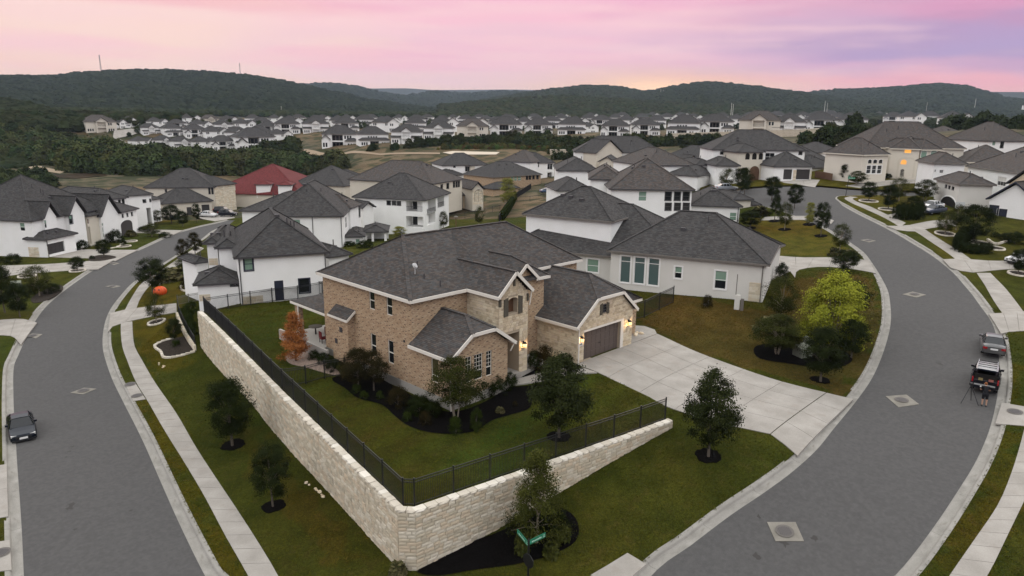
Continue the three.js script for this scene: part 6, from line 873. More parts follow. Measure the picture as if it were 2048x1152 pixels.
{ // long pale retaining walls under the far rows
  const wallAlong = (pts, h, label) => { const L = landAll(pts), t = thing('retaining_wall', label, 'stone wall', L[0]), m = new MB(); for (let i = 0; i < L.length - 1; i++) { const a = L[i].clone().sub(L[0]), b = L[i + 1].clone().sub(L[0]); m.bar(a.clone().setY(a.y + h / 2 - .3), b.clone().setY(b.y + h / 2 - .3), .6, h); } m.build('wall', M.limestone, t); const c = new MB(); for (let i = 0; i < L.length - 1; i++) { const a = L[i].clone().sub(L[0]), b = L[i + 1].clone().sub(L[0]); c.bar(a.clone().setY(a.y + h - .2), b.clone().setY(b.y + h - .2), .8, .25); } c.build('coping', M.capStone[0], t); };
  wallAlong([1340, 279, 1420, 277, 1500, 275, 1600, 272.5, 1660, 269, 1705, 265], 3.2, 'long pale stone retaining wall below the far front row');
  wallAlong([1100, 309, 1130, 309, 1165, 309], 2.4, 'pale stone wall among bushes left of the cream gable');
}
// ---------- trees and shrubs ----------
function crownGeo(seed, { H = 5, D = 3.6, base = 0.25, n = 5000, leaf = 0.14, clumps = 60, cr = 0.32, shape = 'egg', col = [.040, .048, .020], col2 = [.072, .082, .032], spread = 0.5, hollow = 0.6 }) {
  const R = rng(seed), pos = [], colr = [], g3 = () => (R() + R() + R() - 1.5) / 1.5, centres = [], c0 = base * H, hh = (H - c0) / 2, cy = c0 + hh;
  const radius = (t) => (shape === 'cone' ? Math.pow(1 - t, 0.75) * 0.96 + 0.05 : shape === 'column' ? Math.pow(Math.sin(Math.PI * clamp(t * 0.92 + 0.06)), 0.45) : shape === 'dome' ? Math.sqrt(Math.max(0, 1 - Math.pow(t * 1.0, 2.2))) : Math.pow(Math.sin(Math.PI * Math.pow(clamp(t * 0.96 + 0.02), 0.8)), 0.62)) * D / 2;
  for (let i = 0; i < clumps; i++) { const t = Math.pow(R(), 0.9), a = R() * 6.2832, q = radius(t) * (1 - hollow * R() * R()) * (0.72 + 0.3 * R()); centres.push([Math.cos(a) * q, c0 + t * (H - c0) * 0.97, Math.sin(a) * q, 0.75 + 0.5 * R(), R()]); }
  const per = Math.ceil(n / clumps), e = V(), f = V(), d = V();
  for (const [x, y, z, k, hue] of centres) for (let j = 0; j < per; j++) {
    const r = cr * k, p = V(x + g3() * r * 1.4, y + g3() * r * 1.1, z + g3() * r * 1.4); if (p.y < c0 * 0.8) p.y = c0 * 0.8 + R() * 0.1 * H;
    d.set(p.x, (p.y - cy) * 0.8 + 0.5 * hh, p.z).normalize().addScaledVector(V(g3(), g3(), g3()), 1.1).normalize(); e.set(g3(), g3(), g3()).cross(d).normalize(); f.crossVectors(d, e);
    const s = leaf * (0.6 + R() * 0.8), w = s * 0.42, A = p, B = p.clone().addScaledVector(e, s * .5).addScaledVector(f, w), C = p.clone().addScaledVector(e, s).addScaledVector(d, s * 0.15), E = p.clone().addScaledVector(e, s * .5).addScaledVector(f, -w);
    for (const v of [A, B, C, A, C, E]) pos.push(v.x, v.y, v.z);
    const t = clamp(hue * 0.7 + R() * 0.45 - 0.05), b = 0.82 + 0.36 * R(), c = [0, 1, 2].map((q) => lerp(col[q], col2[q], t) * b); for (let q = 0; q < 6; q++) colr.push(...c);
  }
  const g = new THREE.BufferGeometry(); g.setAttribute('position', new THREE.Float32BufferAttribute(pos, 3)); g.setAttribute('color', new THREE.Float32BufferAttribute(colr, 3)); g.computeVertexNormals(); g.userData.centres = centres; return g;
}
function trunkGeo(seed, crown, { H = 5, base = 0.25, r = 0.09, limbs = 14, multi = 1, lean = 0.05 }) {
  const R = rng(seed), m = new MB(), cs = crown.userData.centres;
  for (let k = 0; k < multi; k++) { const a = k / multi * 6.28 + R(), o = multi > 1 ? 0.12 : 0, b = V(Math.cos(a) * o, -0.1, Math.sin(a) * o), mid = V(Math.cos(a) * (o * 2.2 + lean), base * H * 1.15, Math.sin(a) * (o * 2.2 + lean)), top = V(mid.x * 1.5, H * 0.78, mid.z * 1.5); m.tube(b, mid, r * (multi > 1 ? .6 : 1.15), r * (multi > 1 ? .5 : .8)); m.tube(mid, top, r * (multi > 1 ? .5 : .8), r * 0.2);
    for (let i = 0; i < limbs / multi; i++) { const c = cs[Math.floor(R() * cs.length)], t = clamp((c[1] / H - base) * 0.55), s = V().lerpVectors(mid, top, t), e = V(c[0], c[1], c[2]), h = V().lerpVectors(s, e, .5).add(V(0, .1, 0)); m.tube(s, h, r * .38, r * .22, 5); m.tube(h, e, r * .22, r * .07, 5); } }
  return m.geo();
}
const KIND = {};
function kind(name, seed, o) { const c = crownGeo(seed, o); KIND[name] = { crown: c, trunk: trunkGeo(seed + 1, c, o), H: o.H || 5, D: o.D || 3.6, bark: o.bark || M.bark }; }
kind('oak', 10, { n: 16900, leaf: 0.093, clumps: 90, cr: 0.437, base: .22, col: [0.0084, 0.0123, 0.0039], col2: [0.0200, 0.0262, 0.0073] });
kind('oak2', 20, { n: 16900, leaf: 0.093, clumps: 80, cr: 0.437, base: .24, shape: 'column', col: [0.0108, 0.0150, 0.0048], col2: [0.0238, 0.0308, 0.0091] });
kind('oakgrey', 30, { n: 18200, leaf: 0.105, clumps: 90, cr: 0.465, base: .2, col: [0.0131, 0.0177, 0.0057], col2: [0.0327, 0.0396, 0.0130] });
kind('pyramid', 40, { n: 14300, leaf: 0.087, clumps: 80, cr: 0.408, base: .2, shape: 'cone', col: [0.0100, 0.0150, 0.0048], col2: [0.0231, 0.0308, 0.0087] });
kind('sparse', 50, { n: 9360, leaf: 0.093, clumps: 90, cr: 0.495, base: .2, limbs: 26, col: [0.0192, 0.0227, 0.0052], col2: [0.0442, 0.0492, 0.0122], bark: M.paleBark });
kind('corner', 55, { H: 5.2, D: 3.6, n: 17000, leaf: .085, clumps: 130, cr: .4, base: .14, limbs: 26, shape: 'cone', col: [0.0248, 0.0310, 0.0060], col2: [0.0651, 0.0682, 0.0154], bark: M.paleBark });
kind('myrtle', 60, { n: 13520, leaf: 0.093, clumps: 70, cr: 0.465, base: .25, multi: 4, limbs: 16, r: .08, col: [0.0138, 0.0185, 0.0039], col2: [0.0365, 0.0396, 0.0091], bark: M.paleBark });
kind('willow', 70, { H: 6, D: 5.6, n: 23400, leaf: 0.124, clumps: 120, cr: 0.611, base: .08, shape: 'dome', multi: 3, col: [.15, .17, .018], col2: [.30, .31, .035], bark: M.paleBark });
kind('goldcone', 80, { n: 11700, leaf: 0.093, clumps: 80, cr: 0.364, base: .08, shape: 'column', D: 2, col: [0.130, 0.140, 0.030], col2: [0.220, 0.210, 0.050] });
kind('rust', 90, { H: 4, D: 2.6, n: 13520, leaf: 0.081, clumps: 80, cr: 0.350, base: .1, shape: 'cone', col: [0.200, 0.065, 0.018], col2: [0.360, 0.140, 0.045] });
kind('shrub', 100, { H: 1.4, D: 1.8, n: 6760, leaf: 0.053, clumps: 60, cr: 0.233, base: .02, shape: 'dome', limbs: 6, r: .03, col: [0.0077, 0.0119, 0.0030], col2: [0.0192, 0.0262, 0.0065] });
kind('ball', 110, { H: 0.8, D: 0.9, n: 4940, leaf: 0.034, clumps: 50, cr: 0.131, base: .02, shape: 'dome', limbs: 4, r: .02, col: [0.0138, 0.0219, 0.0039], col2: [0.0308, 0.0430, 0.0078] });
kind('redshrub', 120, { H: 1.4, D: 1.8, n: 5720, leaf: 0.056, clumps: 50, cr: 0.263, base: .02, shape: 'dome', limbs: 8, r: .03, col: [0.0115, 0.0115, 0.0039], col2: [0.0327, 0.0227, 0.0073] });
kind('yucca', 130, { H: 1, D: 1.3, n: 1400, leaf: .3, clumps: 24, cr: .12, base: .02, shape: 'dome', limbs: 2, r: .03, col: [0.0217, 0.0285, 0.0070], col2: [0.0620, 0.0651, 0.0154] });
kind('grassclump', 140, { H: 1, D: 1.1, n: 1400, leaf: .3, clumps: 26, cr: .14, base: .02, shape: 'dome', limbs: 2, r: .02, col: [0.0269, 0.0327, 0.0087], col2: [0.150, 0.130, 0.065] });
kind('bare', 150, { n: 900, leaf: .13, clumps: 70, cr: .3, base: .15, limbs: 40, r: .06, col: [0.0231, 0.0262, 0.0073], col2: [0.0461, 0.0481, 0.0143], bark: M.paleBark });
kind('reddish', 160, { n: 10920, leaf: 0.093, clumps: 80, cr: 0.437, base: .25, limbs: 20, col: [0.0135, 0.0131, 0.0048], col2: [0.0308, 0.0242, 0.0087] });
let treeSeed = rng(2024);
function plant(k, name, cat, label, px, py, top, half, { F = T, group, at } = {}) { // trunk foot at a sight line, crown top at "top", crown half-width in photograph pixels
  const K = KIND[k], p = at || land(px, py, F), h = rise(p, px, top), w = 2 * metres(p, half), o = thing(name, label, cat, p, treeSeed() * 6.28, group);
  o.scale.set(w / K.D, h / K.H, w / K.D); part('trunk', K.trunk, K.bark, o); part('crown', K.crown, M.leaf, o); return o;
}
function ring(px, py, rx, mat, label, F = T, edge) { const p = land(px, py, F), r = metres(p, rx), t = struct('mulch_ring', (() => { const q = []; for (let i = 0; i < 22; i++) { const a = i / 22 * 6.2832, s = r * (0.9 + 0.2 * hash(i, Math.round(px), 3)); q.push(V(p.x + Math.cos(a) * s, 0, p.z + Math.sin(a) * s)); } return sheet(keepOut(q), F, { off: 0.045, skirt: 0.08, big: () => 0.8 }); })(), mat, label);
  if (edge) { const o = new THREE.Group(); o.name = numbered('stone_edging'); o.position.set(p.x, F(p.x, p.z), p.z); scene.add(o); tag(o, 'ring of pale stones ' + edge, 'edging'); const n = 16; for (let i = 0; i < n; i++) { const a = i / n * 6.2832, x = Math.cos(a) * r * 1.08, z = Math.sin(a) * r * 1.08; const b = part('stone', chipGeo[i % 4], M.capStone[i % 3], o); b.position.set(x, F(p.x + x, p.z + z) - o.position.y + .06, z); b.rotation.y = -a + Math.PI / 2; b.scale.set(r * 0.41, .2, .24); } } return t; }
const OAK = 'tree', SH = 'shrub';
// along the left street and the stone wall
ring(466, 890, 21, M.mulch, 'black mulch ring on the slope below the wall'); plant('oak', OAK, 'tree', 'round dark oak in a mulch ring halfway along the long stone wall', 465, 892, 757, 47);
ring(547, 1013, 21, M.mulch, 'black mulch ring nearest the wall corner'); plant('oak2', OAK, 'tree', 'narrow dark young oak on the slope nearest the wall corner', 546, 1014, 890, 36);
plant('oak2', OAK, 'tree', 'dark oak hanging over the left pavement beside the orange pumpkin', 306, 585, 516, 27); ring(313, 645, 13, M.barkMulch, 'mulch ring inside pale edging by the crossing drive', T, 'round the young tree by the crossing drive');
plant('sparse', OAK, 'tree', 'thin young tree in a stone ring by the crossing drive', 313, 644, 585, 19); plant('oak2', OAK, 'tree', 'small bushy tree in the curved bed by the low fence', 350, 684, 636, 15);
plant('reddish', OAK, 'tree', 'reddish thin tree left of the white neighbour house', 367, 523, 478, 13); plant('reddish', OAK, 'tree', 'taller dark reddish tree against the white neighbour house', 391, 513, 465, 15); plant('myrtle', OAK, 'tree', 'spreading olive tree by the white neighbour porch', 376, 548, 511, 23);
for (const [x, y, t, w, l] of [[345, 560, 540, 22, 'wide ornamental grasses under the olive tree'], [330, 563, 546, 14, 'left clump of ornamental grasses under the olive tree'], [373, 578, 553, 14, 'dark red shrub in the bed beside the white neighbour porch']]) plant(t === 553 ? 'redshrub' : 'grassclump', SH, 'shrub', l, x, y, t, w);
// lawns left of the left street
plant('oak', OAK, 'tree', 'dark tree cut by the left frame edge above the drive', 10, 625, 530, 25); plant('oak', OAK, 'tree', 'young dark tree on a thin trunk beside the lower left drive', 40, 634, 566, 20); plant('sparse', OAK, 'tree', 'bushy young tree beside the mulch bed on the left lawn', 79, 592, 530, 24);
plant('bare', SH, 'shrub', 'small sparse shrub in a pale ring between two drives', 52, 555, 535, 14); plant('oak2', SH, 'shrub', 'round shrub in a pale ring at the tip of the left lawn', 155, 543, 513, 13); ring(155, 542, 11, M.barkMulch, 'bed at the tip of the left lawn', T, 'at the tip of the left lawn'); ring(54, 553, 12, M.barkMulch, 'bed between two left drives', T, 'between two left drives');
plant('shrub', SH, 'shrub', 'low dark shrub in the long mulch bed on the left lawn', 104, 585, 566, 15); plant('shrub', SH, 'shrub', 'second low shrub at the back of the left mulch bed', 60, 588, 566, 12);
struct('mulch_bed', sheet(curveLoop(landAll([62, 598, 95, 578, 120, 570, 126, 578, 100, 598, 72, 607])), T, { off: 0.05, skirt: .1 }), M.barkMulch, 'brown mulch bed along the outer kerb of the left street');
plant('oak', OAK, 'tree', 'small round tree in a dark bed before the leftmost garage', 208, 514, 479, 14); struct('mulch_bed', sheet(curveLoop(landAll([178, 518, 200, 510, 226, 512, 232, 516, 205, 522, 182, 523])), T, { off: .05 }), M.barkMulch, 'dark mulch bed between the left drives');
plant('pyramid', SH, 'shrub', 'small conical evergreen in a pale ring on the left lawn', 248, 493, 475, 8); ring(248, 493, 10, M.barkMulch, 'ring under the conical evergreen', T, 'round the conical evergreen'); ring(262, 483, 9, M.barkMulch, 'second bed on the lawn of the leftmost house', T, 'behind the conical evergreen');
plant('shrub', SH, 'shrub', 'dark evergreen shrub by the gabled bay of the leftmost house', 232, 485, 458, 12); plant('redshrub', SH, 'shrub', 'purple shrub left of the dark evergreen by the gabled bay', 219, 485, 465, 9); plant('shrub', SH, 'shrub', 'flowering shrub at the door of the leftmost house', 165, 498, 480, 12); plant('shrub', SH, 'shrub', 'round shrub under the windows of the leftmost house', 148, 501, 488, 11);
plant('shrub', SH, 'shrub', 'dark round shrub at the side wall of the leftmost house', 27, 527, 507, 14); plant('shrub', SH, 'shrub', 'shrub at the frame edge beside the leftmost house', 2, 525, 514, 7); plant('shrub', SH, 'shrub', 'small round bush beside the dark bed', 184, 518, 511, 5);
plant('sparse', OAK, 'tree', 'bushy olive tree before the arched garage', 304, 473, 446, 17); plant('shrub', SH, 'shrub', 'low shrub beside the kerb before the arched garage', 330, 474, 464, 12); plant('grassclump', SH, 'shrub', 'yellowish shrub left of the bushy olive tree', 262, 473, 462, 8);
plant('oak', OAK, 'tree', 'largest of the three trees before the stone tower house', 343, 447, 410, 18); plant('oak', OAK, 'tree', 'middle tree before the stone tower house', 366, 453, 422, 12); plant('oak2', OAK, 'tree', 'narrow tree in front of the stone tower garage', 394, 445, 407, 8); plant('sparse', OAK, 'tree', 'thin tree beside the white tower with the tall opening', 315, 446, 420, 11); plant('shrub', SH, 'shrub', 'hedge shrubs beside the white tower', 290, 462, 452, 14);
// the bed in front of the wall corner, street sign bed
struct('mulch_bed', sheet(curveLoop(landAll([835, 1146, 870, 1108, 985, 1070, 1060, 1035, 1110, 1015, 1145, 1030, 1158, 1058, 1150, 1085, 1105, 1110, 1040, 1128, 940, 1142, 880, 1152])), T, { off: .05 }), M.mulch, 'black mulch bed under the stone wall at the street corner');
plant('corner', OAK, 'tree', 'feathery olive-green tree in the black bed at the wall corner', 1073, 1086, 905, 62); plant('shrub', SH, 'shrub', 'dark leafy shrub behind the trunk of the corner tree', 1102, 1070, 1015, 36);
for (const [x, y, t, w, l] of [[1046, 1108, 1082, 13, 'yucca left of the street sign'], [1102, 1112, 1088, 14, 'yucca right of the street sign'], [1122, 1080, 1056, 17, 'leafy clump behind the yucca on the right'], [1040, 1086, 1070, 9, 'small yucca behind the left sign plate']]) plant('yucca', SH, 'shrub', l, x, y, t, w);
plant('grassclump', SH, 'shrub', 'tuft of grass at the foot of the wall corner', 796, 1150, 1128, 14);
// inside the garden
struct('mulch_bed', sheet(curveLoop([...landAll([664, 757, 690, 777, 716, 797, 763, 810, 791, 834, 818, 853, 857, 865, 904, 869, 951, 863, 983, 842, 1022, 830, 1058, 818, 1066, 790, 1078, 770], Y), uv2w(-4.6, -0.2), uv2w(-6.8, 1.5), uv2w(-8, 0.8), uv2w(-12.3, 0.8), uv2w(-12.4, 6), uv2w(-12.4, 11.2)]), Y, { off: .05 }), M.mulch, 'wide black mulch bed curving round the brick house');
struct('mulch_bed', sheet([uv2w(-4.4, 1.6), uv2w(-2.5, 0.2), uv2w(-0.6, -0.8), uv2w(0, -0.3), uv2w(0, 4.2), uv2w(-3.8, 4.2)], (x, z) => Math.max(Y(x, z), T(x, z)), { off: .06 }), M.mulch, 'black mulch bed between porch and garage');
struct('gravel', sheet(curveLoop(landAll([572, 712, 590, 702, 612, 700, 640, 715, 668, 735, 680, 752, 655, 748, 610, 735, 580, 728], Y)), Y, { off: .04 }), M.gravel, 'pinkish gravel strip below the patio wall');
plant('myrtle', OAK, 'tree', 'multi-stemmed crape myrtle at the front corner of the brick house', 912, 834, 716, 56, { F: Y }); ring(1117, 874, 23, M.mulch, 'black mulch ring on the raised lawn', Y); plant('oakgrey', OAK, 'tree', 'grey-green oak in a mulch ring on the raised lawn', 1118, 876, 714, 60, { F: Y });
ring(1416, 912, 23, M.mulch, 'black mulch ring on the front lawn by the driveway'); plant('oakgrey', OAK, 'tree', 'pointed grey-green oak on the front lawn by the driveway', 1417, 914, 742, 50);
plant('reddish', OAK, 'tree', 'leafy small tree with reddish leaves beside the cross fence', 717, 778, 697, 36, { F: Y }); plant('reddish', OAK, 'tree', 'thin reddish tree against the brick side wall', 748, 782, 702, 32, { F: Y });
plant('rust', OAK, 'tree', 'rust-orange bald cypress on the gravel by the patio', 592, 722, 626, 31, { F: Y });
for (const [x, y, t, w, k, l] of [[728, 797, 782, 10, 'ball', 'upper of three clipped balls near the cross fence'], [713, 786, 768, 11, 'ball', 'leftmost clipped ball near the cross fence'], [760, 797, 782, 9, 'ball', 'right clipped ball near the cross fence'], [814, 842, 824, 11, 'ball', 'lone clipped ball at the front of the black bed'], [910, 868, 833, 15, 'ball', 'clipped bush under the crape myrtle'], [954, 860, 818, 15, 'ball', 'tall clipped bush right of the crape myrtle'],
  [795, 812, 773, 24, 'redshrub', 'reddish shrub against the brick side wall'], [838, 825, 790, 28, 'shrub', 'dark shrub left of the house corner'], [866, 830, 800, 20, 'shrub', 'dark shrub at the house corner'], [852, 848, 822, 14, 'redshrub', 'low reddish shrub behind the lone ball'], [700, 760, 725, 18, 'redshrub', 'reddish shrub by the gate post'],
  [960, 792, 748, 28, 'shrub', 'left bush of the hedge below the front windows'], [990, 788, 750, 26, 'shrub', 'middle bush of the hedge below the front windows'], [1018, 778, 744, 20, 'shrub', 'right bush of the hedge beside the porch'], [1090, 742, 690, 22, 'redshrub', 'dark reddish shrub between porch and garage'], [1068, 742, 700, 16, 'shrub', 'dark shrub right of the porch'], [1138, 742, 708, 10, 'shrub', 'shrub at the garage downpipe'],
  [1000, 826, 816, 8, 'grassclump', 'small tuft in the black bed before the porch'], [1030, 812, 802, 6, 'redshrub', 'second small tuft in the black bed'], [630, 718, 700, 14, 'shrub', 'first round shrub in the gravel strip'], [648, 728, 705, 15, 'shrub', 'second round shrub in the gravel strip'], [664, 742, 714, 14, 'shrub', 'third round shrub by the gate']]) plant(k, SH, 'shrub', l, x, y, t, w, { F: (a, b) => Math.max(Y(a, b), -3) });
// neighbour's bed with its hedge behind the low fence
struct('mulch_bed', sheet(curveLoop(landAll([308, 692, 330, 682, 350, 677, 370, 674, 392, 702, 360, 712, 328, 716, 322, 702])), T, { off: .05 }), M.barkMulch, 'curved mulch bed with pale edging by the low fence');
for (const [x, y, t, w, l] of [[372, 640, 612, 11, 'yellow-green hedge bush at the top of the low fence'], [379, 655, 626, 11, 'second hedge bush along the low fence'], [386, 672, 641, 11, 'third hedge bush along the low fence'], [384, 626, 603, 13, 'tall bush behind the low fence'], [352, 692, 680, 9, 'dark shrub in the curved bed']]) plant('ball', SH, 'shrub', l, x, y, t, w);
// right of the driveway
ring(1640, 760, 17, M.mulch, 'black mulch ring under the dark round tree'); plant('oak', OAK, 'tree', 'dark round tree in front of the utility boxes', 1641, 764, 652, 42); plant('willow', OAK, 'tree', 'bright yellow-green willow on the brown lawn', 1662, 690, 545, 62);
struct('mulch_bed', sheet(curveLoop(landAll([1507, 700, 1520, 690, 1600, 690, 1680, 700, 1705, 720, 1660, 738, 1580, 728, 1520, 718])), T, { off: .05 }), M.mulch, 'black mulch bed under the willow');
plant('myrtle', OAK, 'tree', 'large leafy bush left of the willow', 1553, 708, 630, 52); plant('oak', OAK, 'tree', 'dark bush right of the willow', 1702, 716, 640, 32); plant('oak2', OAK, 'tree', 'dark tree behind the willow', 1690, 640, 560, 40); plant('sparse', OAK, 'tree', 'leafy tree at the corner of the grey house', 1560, 640, 553, 36); plant('shrub', SH, 'shrub', 'dark hedge behind the grey house corner', 1562, 560, 525, 14); plant('grassclump', SH, 'shrub', 'low yellowish shrub below the grey house corner', 1545, 662, 638, 26); plant('redshrub', SH, 'shrub', 'small shrub against the grey house wall', 1414, 615, 590, 12);
// lot with young trees
const bed = (x, y) => ring(x, y, 11, M.mulch, 'black mulch ring on the brown lawn with young trees');
for (const [k, x, y, t, w, l] of [['pyramid', 1549, 442, 379, 14, 'dark pointed tree at the left of the young tree lot'], ['sparse', 1569, 459, 404, 15, 'yellowing young tree on the lot'], ['goldcone', 1618, 449, 405, 9, 'small golden tree on the lot'], ['oak2', 1641, 472, 404, 15, 'upright green tree on the lot'], ['oak', 1543, 400, 353, 18, 'dark tree beside the cul-de-sac, left'], ['oak', 1589, 416, 368, 16, 'dark tree beside the cul-de-sac, right'], ['oak', 1484, 381, 335, 22, 'large dark tree in front of the villa'], ['sparse', 1452, 378, 336, 17, 'light green tree in front of the villa'], ['pyramid', 1489, 388, 345, 13, 'small conifer below the large villa tree'], ['oak', 1500, 456, 420, 24, 'dark bushy tree behind the grey house roof'], ['sparse', 1679, 502, 446, 18, 'thin young tree at the tip of the brown lot'], ['oak2', 1688, 545, 500, 24, 'dark bush beside the grey house drive']]) { plant(k, OAK, 'tree', l, x, y, t, w); if (y > 440) bed(x, y); }
for (const [x, y, t, w, l] of [[1668, 512, 497, 9, 'grey grass tuft on the brown lot'], [1700, 520, 503, 14, 'grey shrub at the edge of the brown lot'], [1520, 432, 415, 14, 'low bush by the white path']]) plant('grassclump', SH, 'shrub', l, x, y, t, w);
// across the right street
for (const [k, x, y, t, w, l] of [['oak2', 1737, 403, 363, 15, 'small tree in a pale ring on the corner lawn'], ['oak', 1776, 420, 369, 17, 'dark tree in a square planter on the corner lawn'], ['sparse', 1797, 402, 355, 18, 'grey-green tree behind the planter tree'], ['myrtle', 1849, 403, 359, 21, 'olive tree at the corner of the arched garage house'], ['sparse', 1890, 469, 421, 18, 'small tree in the low stone planter before the stone house'], ['oak', 1946, 486, 409, 31, 'large grey-green tree before the navy garage doors'], ['sparse', 1912, 460, 408, 16, 'thin tree between the planter tree and the navy garage'], ['oak', 1691, 363, 325, 12, 'dark tree at the left end of the mansion'], ['myrtle', 1713, 371, 342, 17, 'round olive tree before the mansion'], ['oak', 2036, 548, 497, 16, 'small tree in a stone ring at the right frame edge']]) plant(k, OAK, 'tree', l, x, y, t, w);
for (const [x, y, t, w, l] of [[1744, 358, 349, 5, 'first clipped ball before the mansion'], [1755, 358, 348, 6, 'second clipped ball before the mansion'], [1765, 357, 347, 7, 'third clipped ball before the mansion'], [1776, 357, 347, 7, 'fourth clipped ball before the mansion'], [2010, 480, 466, 12, 'shrub at the stone house entry'], [2030, 487, 463, 17, 'grey shrub right of the stone house entry'], [1990, 474, 464, 8, 'small shrub between the navy doors and the entry'], [1830, 405, 392, 14, 'shrub under the olive tree']]) plant('shrub', SH, 'shrub', l, x, y, t, w);
for (const [x, y, l] of [[1737, 402.5, 'round the small tree on the corner lawn'], [1776, 419, 'round the dark planter tree'], [1890, 468, 'before the stone house'], [1988, 497, 'on the lawn right of the hedge'], [1960, 487, 'under the large grey-green tree'], [2038, 548, 'at the right frame edge']]) ring(x, y, 14, M.barkMulch, 'planting bed inside pale stones', T, l);
function hedge(label, pts, h, k, kcol) { // a clipped hedge: a run of the same bush grown together, one thing
  const L = landAll(pts), o = thing('hedge', label, 'hedge', L[0]), c = resample(L, Math.max(2, Math.round(new THREE.CatmullRomCurve3(L).getLength() / 0.7))), K = KIND[k];
  const gs = c.map((p, i) => K.crown.clone().applyMatrix4(new THREE.Matrix4().makeRotationY(i * 2.1).scale(V(1.5 / K.D, h / K.H, 1.5 / K.D)).setPosition(p.x - L[0].x, T(p.x, p.z) - L[0].y, p.z - L[0].z))); gs.forEach((g) => { g.userData = {}; }); part('crown', mergeGeometries(gs), M.leaf, o); const st = new MB(); c.forEach((p) => st.tube(V(p.x - L[0].x, T(p.x, p.z) - L[0].y - .1, p.z - L[0].z), V(p.x - L[0].x, T(p.x, p.z) - L[0].y + h * .6, p.z - L[0].z), .04, .02, 5)); st.build('stem', M.bark, o); return o; }
hedge('thick clipped brown-green hedge beside the parked cars', [1790, 437, 1812, 440, 1838, 438], 2.3, 'shrub'); hedge('thick clipped hedge, second row towards the parked cars', [1800, 433, 1825, 433, 1842, 432], 2.3, 'shrub');
hedge('low clipped hedge in front of the large grey-green tree', [1922, 504, 1945, 507, 1975, 506], 1.4, 'shrub'); hedge('taller clipped hedge left of the large grey-green tree', [1914, 500, 1922, 490, 1940, 484], 2.2, 'shrub');
hedge('bright green hedge running between the two back gardens', [1003, 440, 1014, 425, 1024, 408, 1030, 396], 2.0, 'ball');
// back gardens
for (const [k, x, y, t, w, l] of [['goldcone', 1015, 407, 357, 16, 'tall yellow-green columnar tree at the hedge lane'], ['oak', 825, 462, 424, 14, 'dark tree before the stacked balconies'], ['sparse', 887, 457, 422, 11, 'bright leafy young tree behind the brick house roof'], ['sparse', 958, 452, 412, 10, 'small leafy tree in the back garden'], ['goldcone', 799, 474, 453, 12, 'yellow bush behind the brick house roof'], ['shrub', 700, 492, 482, 14, 'row of dark shrubs by the rear porch'], ['shrub', 730, 495, 480, 18, 'dark shrub at the rear porch posts']]) plant(k, k === 'shrub' ? SH : OAK, k === 'shrub' ? 'shrub' : 'tree', l, x, y, t, w);
function curveLoop(p) { return keepOut(loopOf(p)); }
function loopOf(p) { return new THREE.CatmullRomCurve3(p, true, 'centripetal').getSpacedPoints(p.length * 4).slice(0, -1); }
// ---------- woodland belt, bushes of the field ----------
const bushGeo = [1, 2, 3].map((s) => crownGeo(300 + s, { H: 6, D: 7, n: 1100, leaf: .75, clumps: 60, cr: .8, base: .06, shape: 'dome', col: [1, 1, 1], col2: [1, 1, 1] }));
bushGeo.forEach((g) => { g.deleteAttribute('color'); g.userData = {}; });
M.bushLeaf = std({ color: 0xffffff, roughness: .9, specularIntensity: .06, side: THREE.DoubleSide });
function thicket(name, label, px, count, size, { k = 1.5, warm = 0.012, seed = 1, F = T } = {}) {
  const poly = landAll(px), R = rng(seed), x0 = Math.min(...poly.map((p) => p.x)), x1 = Math.max(...poly.map((p) => p.x)), z0 = Math.min(...poly.map((p) => p.z)), z1 = Math.max(...poly.map((p) => p.z)), spots = [];
  let guard = 0; while (spots.length < count && guard++ < count * 60) { const x = lerp(x0, x1, R()), z = lerp(z0, z1, R()); if (inside(poly, x, z) && fbm(x / 22, z / 22, seed + 5, 3) > 0.34) spots.push([x, z]); }
  const root = thing(name, label, 'woodland'); root.userData.kind = 'stuff'; root.position.copy(poly[0]);
  bushGeo.forEach((g, v) => { const mine = spots.filter((_, i) => i % 3 === v), im = new THREE.InstancedMesh(g, M.bushLeaf, Math.max(1, mine.length)), q = new THREE.Quaternion(), m = new THREE.Matrix4(); mine.forEach(([x, z], i) => { const s = size * (0.5 + R() * 0.75) / 6.5; q.setFromAxisAngle(UPV, R() * 6.28); m.compose(V(x - root.position.x, F(x, z) - root.position.y - .3, z - root.position.z), q, V(s * (0.85 + R() * .4), s * (0.8 + R() * .45), s * (0.85 + R() * .4))); im.setMatrixAt(i, m); im.setColorAt(i, canopyCol(R, k, warm)); }); im.name = 'crown'; im.userData.kind = 'stuff'; root.add(im); });
  return root;
}
thicket('woodland', 'belt of dark scrub oak woodland on the left', [-60, 330, 0, 322, 60, 330, 150, 345, 260, 350, 360, 352, 420, 350, 560, 352, 640, 345, 700, 338, 620, 334, 520, 327, 440, 332, 330, 326, 250, 314, 150, 292, 0, 272, -80, 272], 1900, 7, { k: 2.2, warm: .014, seed: 5 });
thicket('woodland', 'green thicket behind the leftmost roofs', [-40, 385, 0, 378, 60, 372, 110, 377, 125, 385, 100, 362, 60, 356, 0, 358, -40, 360], 150, 4.2, { k: 1.9, warm: .004, seed: 6 });
thicket('woodland', 'dark bushes in the field below the far front row', [735, 303, 800, 299, 860, 293, 950, 289, 1060, 288, 1060, 285, 980, 282, 900, 285, 800, 296, 740, 298], 220, 3.6, { seed: 7 });
thicket('woodland', 'bushes on the slope right of the field', [1000, 292, 1150, 302, 1150, 292, 1060, 283, 1010, 282], 120, 5, { seed: 8 });
thicket('woodland', 'yellowish grasses and bushes beside the building plot', [870, 300, 960, 298, 1060, 300, 1130, 306, 1120, 300, 1010, 294, 900, 296], 240, 2.2, { k: 2.2, warm: .05, seed: 9 });
